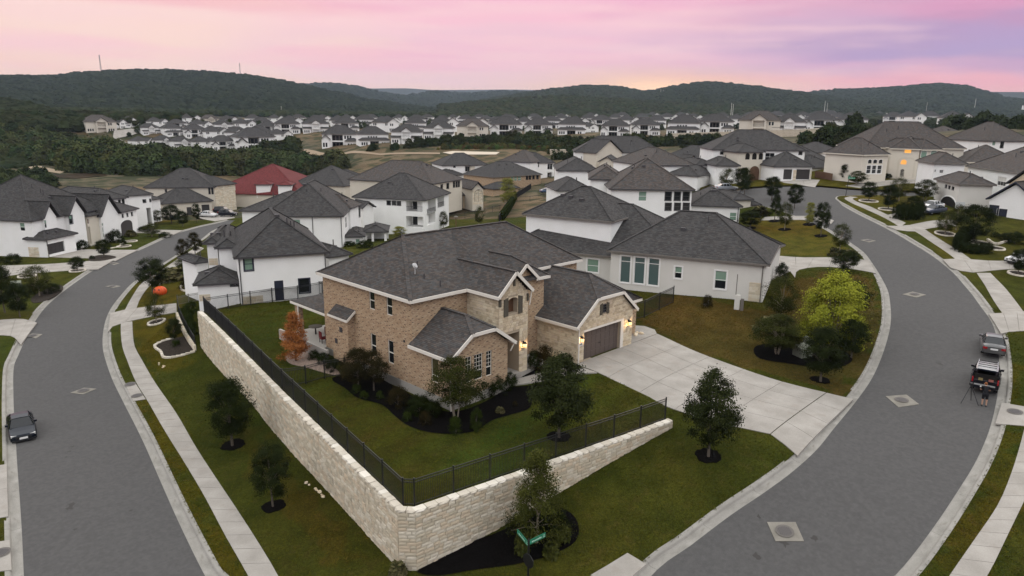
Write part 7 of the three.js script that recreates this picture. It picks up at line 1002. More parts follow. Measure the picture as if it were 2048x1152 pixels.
thicket('woodland', 'bushes between the middle row and the far wall', [1110, 330, 1150, 312, 1290, 296, 1450, 293, 1450, 285, 1290, 281, 1190, 284, 1100, 300], 150, 4.2, { seed: 10 });
thicket('woodland', 'dark oaks right of the far front row', [1690, 285, 1720, 275, 1760, 262, 1740, 250, 1700, 252, 1690, 266], 70, 6.5, { seed: 11 });
thicket('woodland', 'dark oaks along the right horizon above the roofs', [1860, 240, 1900, 228, 1960, 224, 2080, 222, 2080, 270, 1990, 270, 1900, 262, 1850, 250], 360, 7, { seed: 12, warm: .004 });
thicket('woodland', 'trees round the villa and behind the white roofs', [1620, 292, 1720, 300, 1720, 285, 1660, 280, 1600, 285], 60, 5, { seed: 13 });
thicket('woodland', 'dark trees beside the left estate cluster', [505, 322, 540, 326, 600, 310, 595, 296, 550, 296, 522, 308], 110, 6, { seed: 14 });
thicket('woodland', 'scattered trees between the far houses', [180, 262, 500, 300, 560, 262, 1000, 262, 1600, 255, 1650, 246, 1000, 250, 500, 252, 300, 250], 420, 4.5, { seed: 15 });
{ // forest floor beyond the last houses
  const R = rng(71), spots = []; for (let i = 0; i < 26000; i++) { const a = (-44 + 88 * R()) * Math.PI / 180, r = 900 + 500 * Math.pow(R(), 1.1); if (Math.abs(a) < .5 && r < 960) continue; const x = Math.sin(a) * r, z = -Math.cos(a) * r, s = 5 * (0.6 + R() * .8); spots.push([x, T(x, z) + s * .3, z, s]); }
  canopy('valley_woodland', 'dark woods filling the valley beyond the far houses', spots, 1.0, .012, 72);
}

{ // woods at the left behind the first estate rows
  const R = rng(88), poly = landAll([-80, 272, 0, 268, 120, 264, 170, 258, 240, 250, 420, 246, 420, 241, 200, 238, 0, 234, -80, 232]), spots = [], x0 = Math.min(...poly.map((p) => p.x)), x1 = Math.max(...poly.map((p) => p.x)), z0 = Math.min(...poly.map((p) => p.z)), z1 = Math.max(...poly.map((p) => p.z));
  for (let i = 0; i < 40000 && spots.length < 7000; i++) { const x = lerp(x0, x1, R()), z = lerp(z0, z1, R()); if (inside(poly, x, z)) { const s = 3.6 * (.6 + R() * .8); spots.push([x, T(x, z) + s * .3, z, s]); } }
  canopy('woodland', 'dark woods behind the left cluster of far houses', spots, .8, .012, 89);
}
{ // grass: short tufts on the nearest lawns
  const tuft = (() => { const R = rng(3), p = []; for (let i = 0; i < 6; i++) { const a = R() * 6.28, r = R() * .07, x = Math.cos(a) * r, z = Math.sin(a) * r, b = R() * 6.28, w = .012, h = .035 + R() * .04, l = .03 + R() * .03; p.push(x - Math.sin(b) * w, 0, z + Math.cos(b) * w, x + Math.sin(b) * w, 0, z - Math.cos(b) * w, x + Math.cos(b) * l, h, z + Math.sin(b) * l); } const g = new THREE.BufferGeometry(); g.setAttribute('position', new THREE.Float32BufferAttribute(p, 3)); g.computeVertexNormals(); return g; })();
  keepOut(offsetLine(LR, -6).concat(backOf(LR, 1).reverse())); keepOut(offsetLine(RL, 6).concat(backOf(RL, -1).reverse())); keepOut([[-12.2, 17.4], [-12.2, 0.9], [-6.7, 0.9], [-3.8, 1.7], [0, 0], [7.4, 0], [10.3, 2], [10.3, 17.4], [-4, 23.3], [-13.3, 23.3]].map(([u, v]) => uv2w(u, v)));
  const R = rng(12), list = [], area = [...LRb.slice(10, 110), ...landAll([404, 600, 700, 520, 1200, 520, 1700, 540]), ...RLb.slice(0, 105).reverse()], strip = [...RRb.slice(0, 90), ...offsetLine(RR, 8).slice(0, 90).reverse()], m = new THREE.Matrix4(), q = new THREE.Quaternion();
  for (let i = 0; i < 420000 && list.length < 150000; i++) { const x = -38 + 86 * R(), z = -84 + 76 * R(); const inG = inside(gardenLine, x, z); if (!inG && !inside(area, x, z) && !inside(strip, x, z)) continue; if (bare.some(([p, a, b, c, d]) => x > a && x < b && z > c && z < d && inside(p, x, z))) continue; list.push([x, z, inG]); }
  const im = new THREE.InstancedMesh(tuft, M.bushLeaf, list.length);
  list.forEach(([x, z, g], i) => { q.setFromAxisAngle(UPV, R() * 6.28); const s = .8 + R() * .7; m.compose(V(x, (g ? Y(x, z) : T(x, z)) - .004, z), q, V(s, s, s)); im.setMatrixAt(i, m); const t = g ? [1, 1, 1] : lawnTint(x, z), k = .75 + .6 * R(), w = R(); im.setColorAt(i, new THREE.Color((.044 + .028 * w) * t[0] * k, (.050 + .017 * w) * t[1] * k, .0085 * t[2] * k)); });
  im.name = 'grass'; scene.add(im); tag(im, 'short grass tufts on the nearest lawns', 'grass', null, 'stuff');
}
// ---------- vehicles ----------
function skin(rows, closeEnds = true) { // rows of points along a length, joined into a skin
  const pos = [], n = rows[0].length, put = (...q) => q.forEach((p) => pos.push(p.x, p.y, p.z));
  for (let i = 0; i < rows.length - 1; i++) for (let j = 0; j < n - 1; j++) put(rows[i][j], rows[i + 1][j], rows[i + 1][j + 1], rows[i][j], rows[i + 1][j + 1], rows[i][j + 1]);
  if (closeEnds) for (const [r, f] of [[rows[0], 1], [rows[rows.length - 1], 0]]) for (let j = 1; j < n - 1; j++) f ? put(r[0], r[j], r[j + 1]) : put(r[0], r[j + 1], r[j]);
  const g = new THREE.BufferGeometry(); g.setAttribute('position', new THREE.Float32BufferAttribute(pos, 3)); g.computeVertexNormals(); return g;
}
const tyreM = std({ color: new THREE.Color(.012, .012, .012), roughness: .85 }), rimM = std({ color: new THREE.Color(.35, .35, .36), metalness: .8, roughness: .35 }), redL = std({ color: new THREE.Color(.28, .008, .012), roughness: .15 }), clearL = std({ color: new THREE.Color(.6, .6, .58), roughness: .1, metalness: .3 }), plateM = std({ color: new THREE.Color(.7, .7, .68) });
const paint = (r, g, b, metal = .5) => new THREE.MeshPhysicalMaterial({ color: new THREE.Color(r, g, b), metalness: metal * .8, roughness: .34, specularIntensity: .35, clearcoat: r < .02 ? .18 : .4, clearcoatRoughness: .06 });
// stations: [z, halfWidth, sill, belt]; cabin: [z, halfWidth at roof, roof y]; nose at -z
function vehicle(name, cat, label, px, py, heading, S, colour, { F = lowT, lift = 0 } = {}) {
  const p = px === null ? py : land(px, py, F), t = thing(name, label, cat, V(p.x, F(p.x, p.z) + lift, p.z), heading), P = paint(...colour);
  const ringAt = ([z, w, y0, y1]) => { const q = [], h = y1 - y0; for (const [a, b] of [[-.86, 0], [-1, .16], [-1.02, .5], [-.985, .8], [-.9, .97], [-.6, 1.02], [0, 1.035], [.6, 1.02], [.9, .97], [.985, .8], [1.02, .5], [1, .16], [.86, 0]]) q.push(V(a * w, y0 + h * b, z)); q.push(V(-.86 * w, y0, z)); return q; };
  part('body', skin(S.body.map(ringAt)), P, t);
  // cabin: roof panel, pillars and glass as bands between belt line and roof
  const cab = S.cabin, roofRow = ([z, w, y]) => [V(-w, y - .05, z), V(-w * .92, y, z), V(0, y + .02, z), V(w * .92, y, z), V(w, y - .05, z)];
  part('roof', skin(cab.slice(1, -1).map(roofRow)), S.roofMat || P, t);
  const f0 = cab[0], f1 = cab[1], r1 = cab[cab.length - 2], r0 = cab[cab.length - 1], quad = (a, b, c, d) => { const m = new MB(); m.poly(a, b, c, d); return m; }, thick = (a, b, c, d, nme, mat) => { const m = new MB(); slabRoof(m, [a, b, c, d], .03); m.build(nme, mat, t); };
  thick(V(f0[1], f0[2], f0[0]), V(-f0[1], f0[2], f0[0]), V(-f1[1] * .98, f1[2] - .03, f1[0]), V(f1[1] * .98, f1[2] - .03, f1[0]), 'windscreen', M.glass);
  if (!S.openTail) thick(V(-r0[1], r0[2], r0[0]), V(r0[1], r0[2], r0[0]), V(r1[1] * .98, r1[2] - .03, r1[0]), V(-r1[1] * .98, r1[2] - .03, r1[0]), 'rear_window', M.glass);
  for (const s of [-1, 1]) {
    const side = new MB(), n = S.belt.length; // side glass between belt and roof edge, cut by pillars
    const zs = [f0[0], f1[0], ...S.pillars, r1[0], r0[0]], yb = S.beltY, wb = S.beltW, top = (z) => { for (let i = 0; i < cab.length - 1; i++) if (z >= cab[i][0] && z <= cab[i + 1][0]) { const k = (z - cab[i][0]) / (cab[i + 1][0] - cab[i][0]); return [lerp(i ? cab[i][1] : wb, i + 1 < cab.length - 1 ? cab[i + 1][1] : wb, k), lerp(cab[i][2], cab[i + 1][2], k) - .05]; } return [wb, yb]; };
    for (let i = 0; i < zs.length - 1; i++) { const a = zs[i] + .03, b = zs[i + 1] - .03; if (b - a < .05) continue; const ta = top(a), tb = top(b), q = [V(s * wb, yb, a), V(s * wb, yb, b), V(s * tb[0], tb[1], b), V(s * ta[0], ta[1], a)]; const m = new MB(); slabRoof(m, s > 0 ? q.reverse() : q, .02); m.build('side_window', M.glass, t); }
    for (const z of zs.slice(1, -1)) { const tp = top(z); const m = new MB(); m.bar(V(s * wb, yb - .02, z), V(s * tp[0], tp[1] + .02, z), .07, .05); m.build('pillar', S.dark ? M.black : P, t); }
    const mi = new MB(); mi.box(s > 0 ? wb : -wb - .2, yb + .02, f0[0] + .42, s > 0 ? wb + .2 : -wb, yb + .17, f0[0] + .54); mi.build('wing_mirror', P, t);
    for (const z of [S.axF, S.axR]) { const c = V(s * (S.track), S.wheelR, z), w = new MB(); w.tube(V(s * (S.track - .2), S.wheelR, z), V(s * (S.track + .03), S.wheelR, z), S.wheelR, S.wheelR, 22); const ty = w.build('wheel', tyreM, t), r = new MB(); r.tube(V(s * (S.track + .0), S.wheelR, z), V(s * (S.track + .045), S.wheelR, z), S.wheelR * .66, S.wheelR * .6, 14); r.build('rim', rimM, ty); }
    const ar = S.body, zf = ar[0][0], zr = ar[ar.length - 1][0], hw = ar[1][1];
    const h = new MB(); h.box(s > 0 ? hw * .52 : -hw * .96, S.lampY, zf - .015 + S.lampIn, s > 0 ? hw * .96 : -hw * .52, S.lampY + .14, zf + .3); h.build('headlight', clearL, t);
    const l = new MB(); l.box(s > 0 ? hw * (S.tailIn || .6) : -hw * .98, S.tailY, zr - .25, s > 0 ? hw * .98 : -hw * (S.tailIn || .6), S.tailY + (S.tailH || .17), zr + .02); l.build('tail_light', redL, t);
    const hd = new MB(); for (const z of [S.doorZ, S.doorZ + 1.05]) hd.box(s > 0 ? wb + .04 : -wb - .09, yb - .14, z, s > 0 ? wb + .09 : -wb - .04, yb - .1, z + .2); hd.build('door_handle', P, t).userData.kind = undefined;
  }
  const zf = S.body[0][0], zr = S.body[S.body.length - 1][0];
  const g = new MB(); g.box(-.5, S.lampY - .12, zf - .02, .5, S.lampY + .06, zf + .1); g.build('grille', M.black, t); const b = new MB(); b.box(-.75, .24, zf - .03, .75, .4, zf + .12); b.build('bumper', M.black, t);
  const pl = new MB(); pl.box(-.26, S.plateF, zf - .05, .26, S.plateF + .14, zf - .02); pl.build('number_plate', plateM, t); const p2 = new MB(); p2.box(-.26, S.plateR, zr + .02, .26, S.plateR + .14, zr + .04); p2.build('number_plate', plateM, t);
  return t;
}
const SEDAN = { body: [[-2.28, .62, .34, .62], [-2.18, .80, .26, .72], [-1.6, .88, .22, .80], [-.95, .9, .2, .92], [0, .9, .2, .94], [1.1, .9, .2, .96], [1.7, .88, .22, .98], [2.15, .82, .28, .96], [2.28, .7, .36, .86]], cabin: [[-1.05, .74, .93], [-.3, .57, 1.40], [.35, .6, 1.44], [.95, .57, 1.40], [1.72, .72, .99]], belt: [0], beltY: .94, beltW: .82, pillars: [.32], axF: -1.42, axR: 1.36, track: .8, wheelR: .32, lampY: .58, lampIn: .08, tailY: .66, plateF: .42, plateR: .62, doorZ: -.35 };
const SUV = { body: [[-2.2, .7, .42, .78], [-2.08, .86, .34, .92], [-1.5, .92, .3, 1.02], [-.95, .93, .28, 1.08], [0, .93, .28, 1.09], [1.2, .93, .28, 1.10], [1.9, .9, .3, 1.10], [2.14, .86, .36, 1.06], [2.2, .8, .42, .98]], cabin: [[-1.15, .8, 1.08], [-.55, .66, 1.66], [.4, .7, 1.74], [1.75, .68, 1.70], [2.06, .8, 1.10]], belt: [0], beltY: 1.08, beltW: .86, pillars: [.3, 1.25], axF: -1.36, axR: 1.34, track: .82, wheelR: .36, lampY: .72, lampIn: .08, tailY: .82, tailH: .34, tailIn: .86, plateF: .48, plateR: .5, doorZ: -.4 };
const dirAt = (a, b) => { const d = V().subVectors(b, a); return Math.atan2(-d.x, -d.z); }; // heading that points the nose (-z) from a to b
// dark sedan parked by the left kerb, nose towards the camera
{ const a = land(43, 862, lowT), i = LL.reduce((k, q, j) => (q.distanceTo(a) < LL[k].distanceTo(a) ? j : k), 0), h = dirAt(LL[i + 3], LL[i - 3]); vehicle('parked_car', 'car', 'dark blue-black sedan parked facing us at the left kerb', 45, 866, h + .03, SEDAN, [.006, .009, .016, .4]); }
// silver saloon and black SUV by the right kerb, seen from behind
const carR = (px, py) => { const a = land(px, py, lowT), i = RR.reduce((k, q, j) => (q.distanceTo(a) < RR[k].distanceTo(a) ? j : k), 0); return dirAt(RR[i - 3], RR[i + 3]); };
vehicle('parked_car', 'car', 'silver-grey sedan parked on the right street ahead of the black SUV', 1983, 700, carR(1983, 700), SEDAN, [.13, .13, .13, .7]);
{
  const h = carR(1966, 775), t = vehicle('parked_car', 'car', 'black SUV with raised tailgate and silver roof rails', 1969, 770, h, { ...SUV, openTail: true, roofMat: paint(.42, .42, .42, .5) }, [.012, .012, .016, .5]);
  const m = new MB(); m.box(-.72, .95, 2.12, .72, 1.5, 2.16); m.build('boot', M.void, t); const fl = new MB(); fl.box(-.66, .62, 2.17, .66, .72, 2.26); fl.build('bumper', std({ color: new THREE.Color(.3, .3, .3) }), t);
  const g = new MB(); slabRoof(g, [V(-.72, 1.72, 1.8), V(.72, 1.72, 1.8), V(.70, 1.98, 2.62), V(-.70, 1.98, 2.62)].reverse(), .06); const tg = g.build('tailgate', paint(.01, .014, .03, .5), t); const gg = new MB(); slabRoof(gg, [V(-.58, 1.80, 1.98), V(.58, 1.80, 1.98), V(.56, 1.97, 2.5), V(-.56, 1.97, 2.5)].reverse(), .05); gg.build('rear_window', M.glass, tg);
  for (const s of [-1, 1]) { const r = new MB(); r.bar(V(s * .6, 1.83, -.45), V(s * .6, 1.84, 1.6), .05); r.build('roof_rail', rimM, t); } for (const z of [-.2, .35, .9, 1.4]) { const r = new MB(); r.bar(V(-.6, 1.86, z), V(.6, 1.86, z), .045); r.build('cross_bar', M.black, t); }
  for (const [x, w, hh, c, l] of [[-.3, .3, .22, [.25, .2, .1], 'small tan bag in the open boot of the SUV'], [.35, .34, .2, [.3, .12, .1], 'reddish bag in the open boot of the SUV']]) { const b = thing('bag', l, 'bag', V(x, .96, 1.9).applyAxisAngle(UPV, h).add(t.position), h); const q = new MB(); slabRoof(q, [V(-w / 2, hh, -.2), V(-w / 2 * .9, hh, .3), V(w / 2 * .9, hh, .3), V(w / 2, hh, -.2)], hh); q.build('bag_body', std({ color: new THREE.Color(...c) }), b); const s = new MB(); s.bar(V(-w * .3, hh, .05), V(0, hh + .1, .05), .02); s.bar(V(0, hh + .1, .05), V(w * .3, hh, .05), .02); s.build('strap', M.black, b); }
}
const TT = T;
vehicle('parked_car', 'car', 'dark blue crossover parked beside the boxy hedge', 1866, 428, 2.0, SEDAN, [.03, .04, .065, .5], { F: TT, lift: .06 }); vehicle('parked_car', 'car', 'white car with dark glass behind the blue crossover', 1862, 419, 2.0, SEDAN, [.6, .6, .6, .2], { F: TT, lift: .06 });
vehicle('parked_car', 'car', 'white sedan parked near the stone tower house', 417, 434, -1.75, SEDAN, [.6, .6, .6, .2], { F: TT, lift: .08 }); vehicle('parked_car', 'car', 'nearest black SUV beside the stone tower', 456, 433, -1.7, SUV, [.012, .013, .018, .5], { F: TT, lift: .08 }); vehicle('parked_car', 'car', 'dark SUV behind the nearest one beside the stone tower', 446, 427, -1.7, SUV, [.015, .018, .026, .5], { F: TT, lift: .08 });
vehicle('parked_car', 'car', 'grey car half hidden behind bushes at the cul-de-sac', 1452, 381, -1.4, SEDAN, [.35, .37, .4, .5], { F: TT, lift: .03 }); vehicle('parked_car', 'car', 'blue car parked beside the brown brick house', 1094, 386, -1.2, SEDAN, [.06, .09, .16, .5], { F: TT, lift: .03 }); vehicle('parked_car', 'car', 'white car partly out of frame at the right edge', 2046, 527, 1.9, SEDAN, [.62, .62, .62, .2], { F: TT, lift: .06 });
// ---------- the person at the back of the SUV ----------
{
  const p = land(1967, 812, lowT), turn = carR(1966, 775) + .15, o = thing('person', 'person in dark shirt and shorts bending at the open boot of the black SUV', 'person', V(p.x, T(p.x, p.z) - .12, p.z), turn);
  // joints in metres, facing -z, bent forward at the hips
  const J = { hipL: [-.10, .90, .02], hipR: [.10, .90, .02], kneeL: [-.11, .48, -.02], kneeR: [.12, .48, .04], ankL: [-.12, .09, .06], ankR: [.13, .09, .10], toeL: [-.14, .04, -.12], toeR: [.16, .04, -.08], pel: [0, .94, .03], waist: [0, 1.08, -.05], chest: [0, 1.27, -.24], neck: [0, 1.37, -.38], shL: [-.19, 1.33, -.30], shR: [.19, 1.33, -.30], elL: [-.27, 1.09, -.46], elR: [.27, 1.08, -.44], wrL: [-.20, .98, -.68], wrR: [.20, .99, -.66] };
  const field = (bones, cell, mat, name, par, extra = .06) => {
    const lo = V(9, 9, 9), hi = V(-9, -9, -9); for (const [a, b, r, s] of bones) for (const [q, rr] of [[a, r], [b, s]]) { lo.min(V(q[0] - rr - extra, q[1] - rr - extra, q[2] - rr - extra)); hi.max(V(q[0] + rr + extra, q[1] + rr + extra, q[2] + rr + extra)); }
    const size = Math.max(hi.x - lo.x, hi.y - lo.y, hi.z - lo.z), n = Math.ceil(size / cell), c = lo.clone().add(hi).multiplyScalar(.5), mc = new MarchingCubes(n, M.void, false, false, 60000), half = size / 2;
    for (let z = 0; z < n; z++) for (let y = 0; y < n; y++) for (let x = 0; x < n; x++) { const q = V((x - n / 2) / (n / 2) * half + c.x, (y - n / 2) / (n / 2) * half + c.y, (z - n / 2) / (n / 2) * half + c.z); let d = 9; const k = .03; for (const [a, b, r, s] of bones) { const A = V(...a), B = V(...b), ab = B.clone().sub(A), t = clamp(q.clone().sub(A).dot(ab) / Math.max(1e-9, ab.lengthSq())), dd = q.distanceTo(A.addScaledVector(ab, t)) - lerp(r, s, t), hh = clamp(.5 + .5 * (d - dd) / k); d = lerp(d, dd, hh) - k * hh * (1 - hh); } mc.field[x + y * n + z * n * n] = -d; }
    mc.isolation = 0; mc.update(); const g = new THREE.BufferGeometry(), m = mc.count; g.setAttribute('position', new THREE.Float32BufferAttribute(mc.positionArray.slice(0, m * 3), 3)); g.setAttribute('normal', new THREE.Float32BufferAttribute(mc.normalArray.slice(0, m * 3), 3)); g.scale(half, half, half); g.translate(c.x, c.y, c.z); return name ? part(name, g, mat, par) : g;
  };
  const skinM = std({ color: new THREE.Color(.38, .22, .15), roughness: .6 }), cloth = std({ color: new THREE.Color(.012, .012, .014) }), shortM = std({ color: new THREE.Color(.014, .014, .016) }), hair = std({ color: new THREE.Color(.18, .07, .03) });
  const hand = (w, s) => { const b = [[w, [w[0], w[1] - .03, w[2] - .07], .028, .034]]; for (let i = 0; i < 4; i++) { const x = w[0] + (i - 1.5) * .02, y = w[1] - .035, z = w[2] - .1; b.push([[x, y, z], [x, y - .02, z - .045 - (i === 1 || i === 2 ? .01 : 0)], .010, .009], [[x, y - .02, z - .05], [x, y - .05, z - .06], .009, .008]); } b.push([[w[0] - s * .03, w[1] - .02, w[2] - .05], [w[0] - s * .055, w[1] - .04, w[2] - .1], .011, .009]); return b; };
  const body = [[J.hipL, J.kneeL, .085, .058], [J.hipR, J.kneeR, .085, .058], [J.kneeL, J.ankL, .056, .038], [J.kneeR, J.ankR, .056, .038], [J.pel, J.waist, .135, .125], [J.waist, J.chest, .125, .14], [J.chest, J.neck, .11, .055], [J.shL, J.shR, .07, .07], [J.shL, J.elL, .055, .042], [J.shR, J.elR, .055, .042], [J.elL, J.wrL, .042, .028], [J.elR, J.wrR, .042, .028], [J.neck, [0, 1.45, -.47], .055, .055]];
  const hd = [[[0, 1.50, -.50], [0, 1.53, -.53], .095, .092], [[0, 1.44, -.55], [0, 1.45, -.58], .06, .05], [[0, 1.50, -.61], [0, 1.475, -.635], .016, .02], [[-.09, 1.5, -.51], [-.098, 1.51, -.5], .02, .022], [[.09, 1.5, -.51], [.098, 1.51, -.5], .02, .022]];
  const g = [field(body, .016), field(hd, .007), field(hand(J.wrL, -1), .005), field(hand(J.wrR, 1), .005)].map((q) => { q.deleteAttribute('uv'); return q; });
  part('body', mergeGeometries(g), skinM, o);
  field([[J.pel, J.waist, .15, .142], [J.waist, J.chest, .142, .155], [J.chest, [0, 1.33, -.33], .125, .085], [J.shL, J.shR, .085, .085], [J.shL, [-.235, 1.2, -.39], .072, .06], [J.shR, [.235, 1.2, -.38], .072, .06]], .016, cloth, 'shirt', o);
  field([[J.pel, [0, .9, .03], .152, .155], [J.hipL, [-.11, .6, 0], .105, .088], [J.hipR, [.115, .6, .03], .105, .088]], .016, shortM, 'shorts', o);
  field([[[0, 1.535, -.485], [0, 1.56, -.52], .10, .092]], .01, hair, 'hair', o);
  for (const [a, b] of [[J.ankL, J.toeL], [J.ankR, J.toeR]]) field([[[a[0], .055, a[2] + .03], [b[0], .045, b[2]], .052, .044], [a, [a[0], .06, a[2]], .048, .05]], .012, M.black, 'shoe', o);
  const q = land(1935, 806, lowT), tr = thing('camera_tripod', 'black tripod with spread legs standing left of the person', 'tripod', V(q.x, T(q.x, q.z) - .12, q.z)); const apex = V(.15, 1.35, -.15); for (const [x, z] of [[-.55, .1], [.45, .55], [.5, -.4]]) { const m = new MB(); m.bar(V(x, 0, z), apex, .035); m.build('leg', M.black, tr); } const hm = new MB(); hm.box(.05, 1.33, -.25, .25, 1.5, -.05); hm.build('tripod_head', M.black, tr);
}
// ---------- street furniture and small things ----------
{ // street sign at the corner: two green blades, lettering, black pole and octagonal sign seen from behind
  const p = land(1056, 1165), t = thing('street_sign', 'black pole with two green street-name plates and the dark back of an octagonal sign', 'street sign', p), top = rise(p, 1056, 1086), m = new MB(); m.tube(V(0, -.2, 0), V(0, top + .12, 0), .055, .05, 8); m.build('pole', M.black, t); const f = new MB(); f.tube(V(0, top + .1, 0), V(0, top + .25, 0), .07, .02, 8); f.build('finial', M.black, t);
  const green = std({ color: new THREE.Color(.008, .15, .085), roughness: .5 });
  const lettering = (text, small) => { const c = document.createElement('canvas'); c.width = 512; c.height = 128; const x = c.getContext('2d'); x.fillStyle = '#0b6b4a'; x.fillRect(0, 0, 512, 128); x.fillStyle = '#d8f2e4'; x.font = 'bold 74px sans-serif'; x.textBaseline = 'middle'; x.textAlign = 'center'; x.fillText(text, 225, 68); x.font = 'bold 34px sans-serif'; x.fillText(small, 462, 42); x.fillText('0000', 462, 92); x.fillStyle = '#2f9c86'; x.fillRect(14, 30, 34, 66); const tx = new THREE.CanvasTexture(c); tx.colorSpace = THREE.SRGBColorSpace; return std({ map: tx, roughness: .5 }); };
  const blade = (text, small, y, d, len) => { const b = part('name_plate', new THREE.BoxGeometry(len, .26, .03), green, t); b.position.copy(d.clone().multiplyScalar(len / 2 + .04)).setY(y); b.rotation.y = Math.atan2(-d.z, d.x) + (d.x < 0 ? Math.PI : 0); const q = part('lettering', new THREE.PlaneGeometry(len * .98, .245), lettering(text, small), b); q.position.z = .018; const q2 = part('lettering', new THREE.PlaneGeometry(len * .98, .245), q.material, b); q2.position.z = -.018; q2.rotation.y = Math.PI; return b; };
  blade('Bel Paso', 'DR', top - .1, V(-.43, 0, -.9).normalize(), 1.25); blade('Montello', 'WAY', top + .0, V(.755, 0, -.655).normalize(), 1.1);
  const oc = new MB(), R = .40, v = []; for (let i = 0; i < 8; i++) v.push(V(Math.cos((i + .5) / 8 * 6.2832) * R, Math.sin((i + .5) / 8 * 6.2832) * R, 0)); slabRoof(oc, v, .0); const s = part('sign_plate', (() => { const sh = new THREE.Shape(v.map((q) => new THREE.Vector2(q.x, q.y))); return new THREE.ExtrudeGeometry(sh, { depth: .03, bevelEnabled: false }); })(), M.black, t); s.position.set(0, top - .95, .07); s.rotation.y = -.85;
  const p2 = land(1691, 392), t2 = thing('street_sign', 'distant black street-sign pole with green plate at the cul-de-sac corner', 'street sign', p2), h2 = rise(p2, 1698, 356), m2 = new MB(); m2.tube(V(0, -.2, 0), V(.25, h2 + .2, 0), .06, .05, 8); m2.build('pole', M.black, t2); const b2 = part('name_plate', new THREE.BoxGeometry(1.3, .34, .04), lettering('Montello', 'CT'), t2); b2.position.set(.7, h2, .05); const b3 = part('name_plate', new THREE.BoxGeometry(.04, .3, .8), green, t2); b3.position.set(.25, h2 + .28, .1);
}
{ // orange pumpkin decoration
  const p = land(321, 589), r = metres(p, 11.5), o = thing('pumpkin', 'large bright orange inflatable pumpkin on the lawn under the dark tree', 'pumpkin', p), g = new THREE.SphereGeometry(1, 40, 20), a = g.attributes.position; for (let i = 0; i < a.count; i++) { const x = a.getX(i), z = a.getZ(i), th = Math.atan2(z, x), k = 0.84 + 0.16 * Math.sqrt(Math.abs(Math.cos(th * 5))); a.setXYZ(i, x * k, a.getY(i) * .8, z * k); } g.computeVertexNormals(); const m = part('body', g, std({ color: new THREE.Color(.62, .075, .008), roughness: .6 }), o); m.scale.setScalar(r); m.position.y = r * .52; const s = new MB(); s.tube(V(0, r * 1.45, 0), V(.1, r * 1.8, 0), r * .12, r * .07, 7); s.build('stalk', M.shutter, o); for (const q of [-.35, .3]) { const e = new MB(); e.poly(V(q * r - .12, r * .9, r * .93), V(q * r + .12, r * .9, r * .93), V(q * r, r * 1.15, r * .86)); slabRoof(e, [V(q * r - .12, r * .9, r * .95), V(q * r + .12, r * .9, r * .95), V(q * r, r * 1.15, r * .88)], .02); e.build('eye', M.black, o); } }
{ // utility boxes beside the black bed
  const gB = std({ color: new THREE.Color(.17, .18, .145), roughness: .7 });
  const ub = (px, py, w, h, d, label) => { const p = land(px, py), t = thing('utility_box', label, 'utility box', p, .5); const m = new MB(); m.box(-w / 2, 0, -d / 2, w / 2, h * .8, d / 2); m.build('cabinet', gB, t); const l = new MB(); l.poly(V(-w / 2 - .02, h * .8, d / 2 + .02), V(w / 2 + .02, h * .8, d / 2 + .02), V(w / 2, h, -d / 2), V(-w / 2, h, -d / 2)); slabRoof(l, [V(-w / 2 - .02, h * .82, d / 2 + .03), V(w / 2 + .02, h * .82, d / 2 + .03), V(w / 2 + .02, h, -d / 2), V(-w / 2 - .02, h, -d / 2)], .06); l.build('lid', gB, t); const k = new MB(); k.box(-w * .02, h * .3, d / 2, w * .05, h * .45, d / 2 + .03); k.build('handle', M.darkTrim, t); };
  ub(1604, 712, 1.3, 1.0, 1.0, 'green transformer cabinet between the two big bushes'); ub(1612, 702, .5, 1.3, .5, 'tall pale utility pedestal behind the green cabinet'); ub(33, 575, 1.2, .9, .9, 'pale green utility box between the left trees');
}
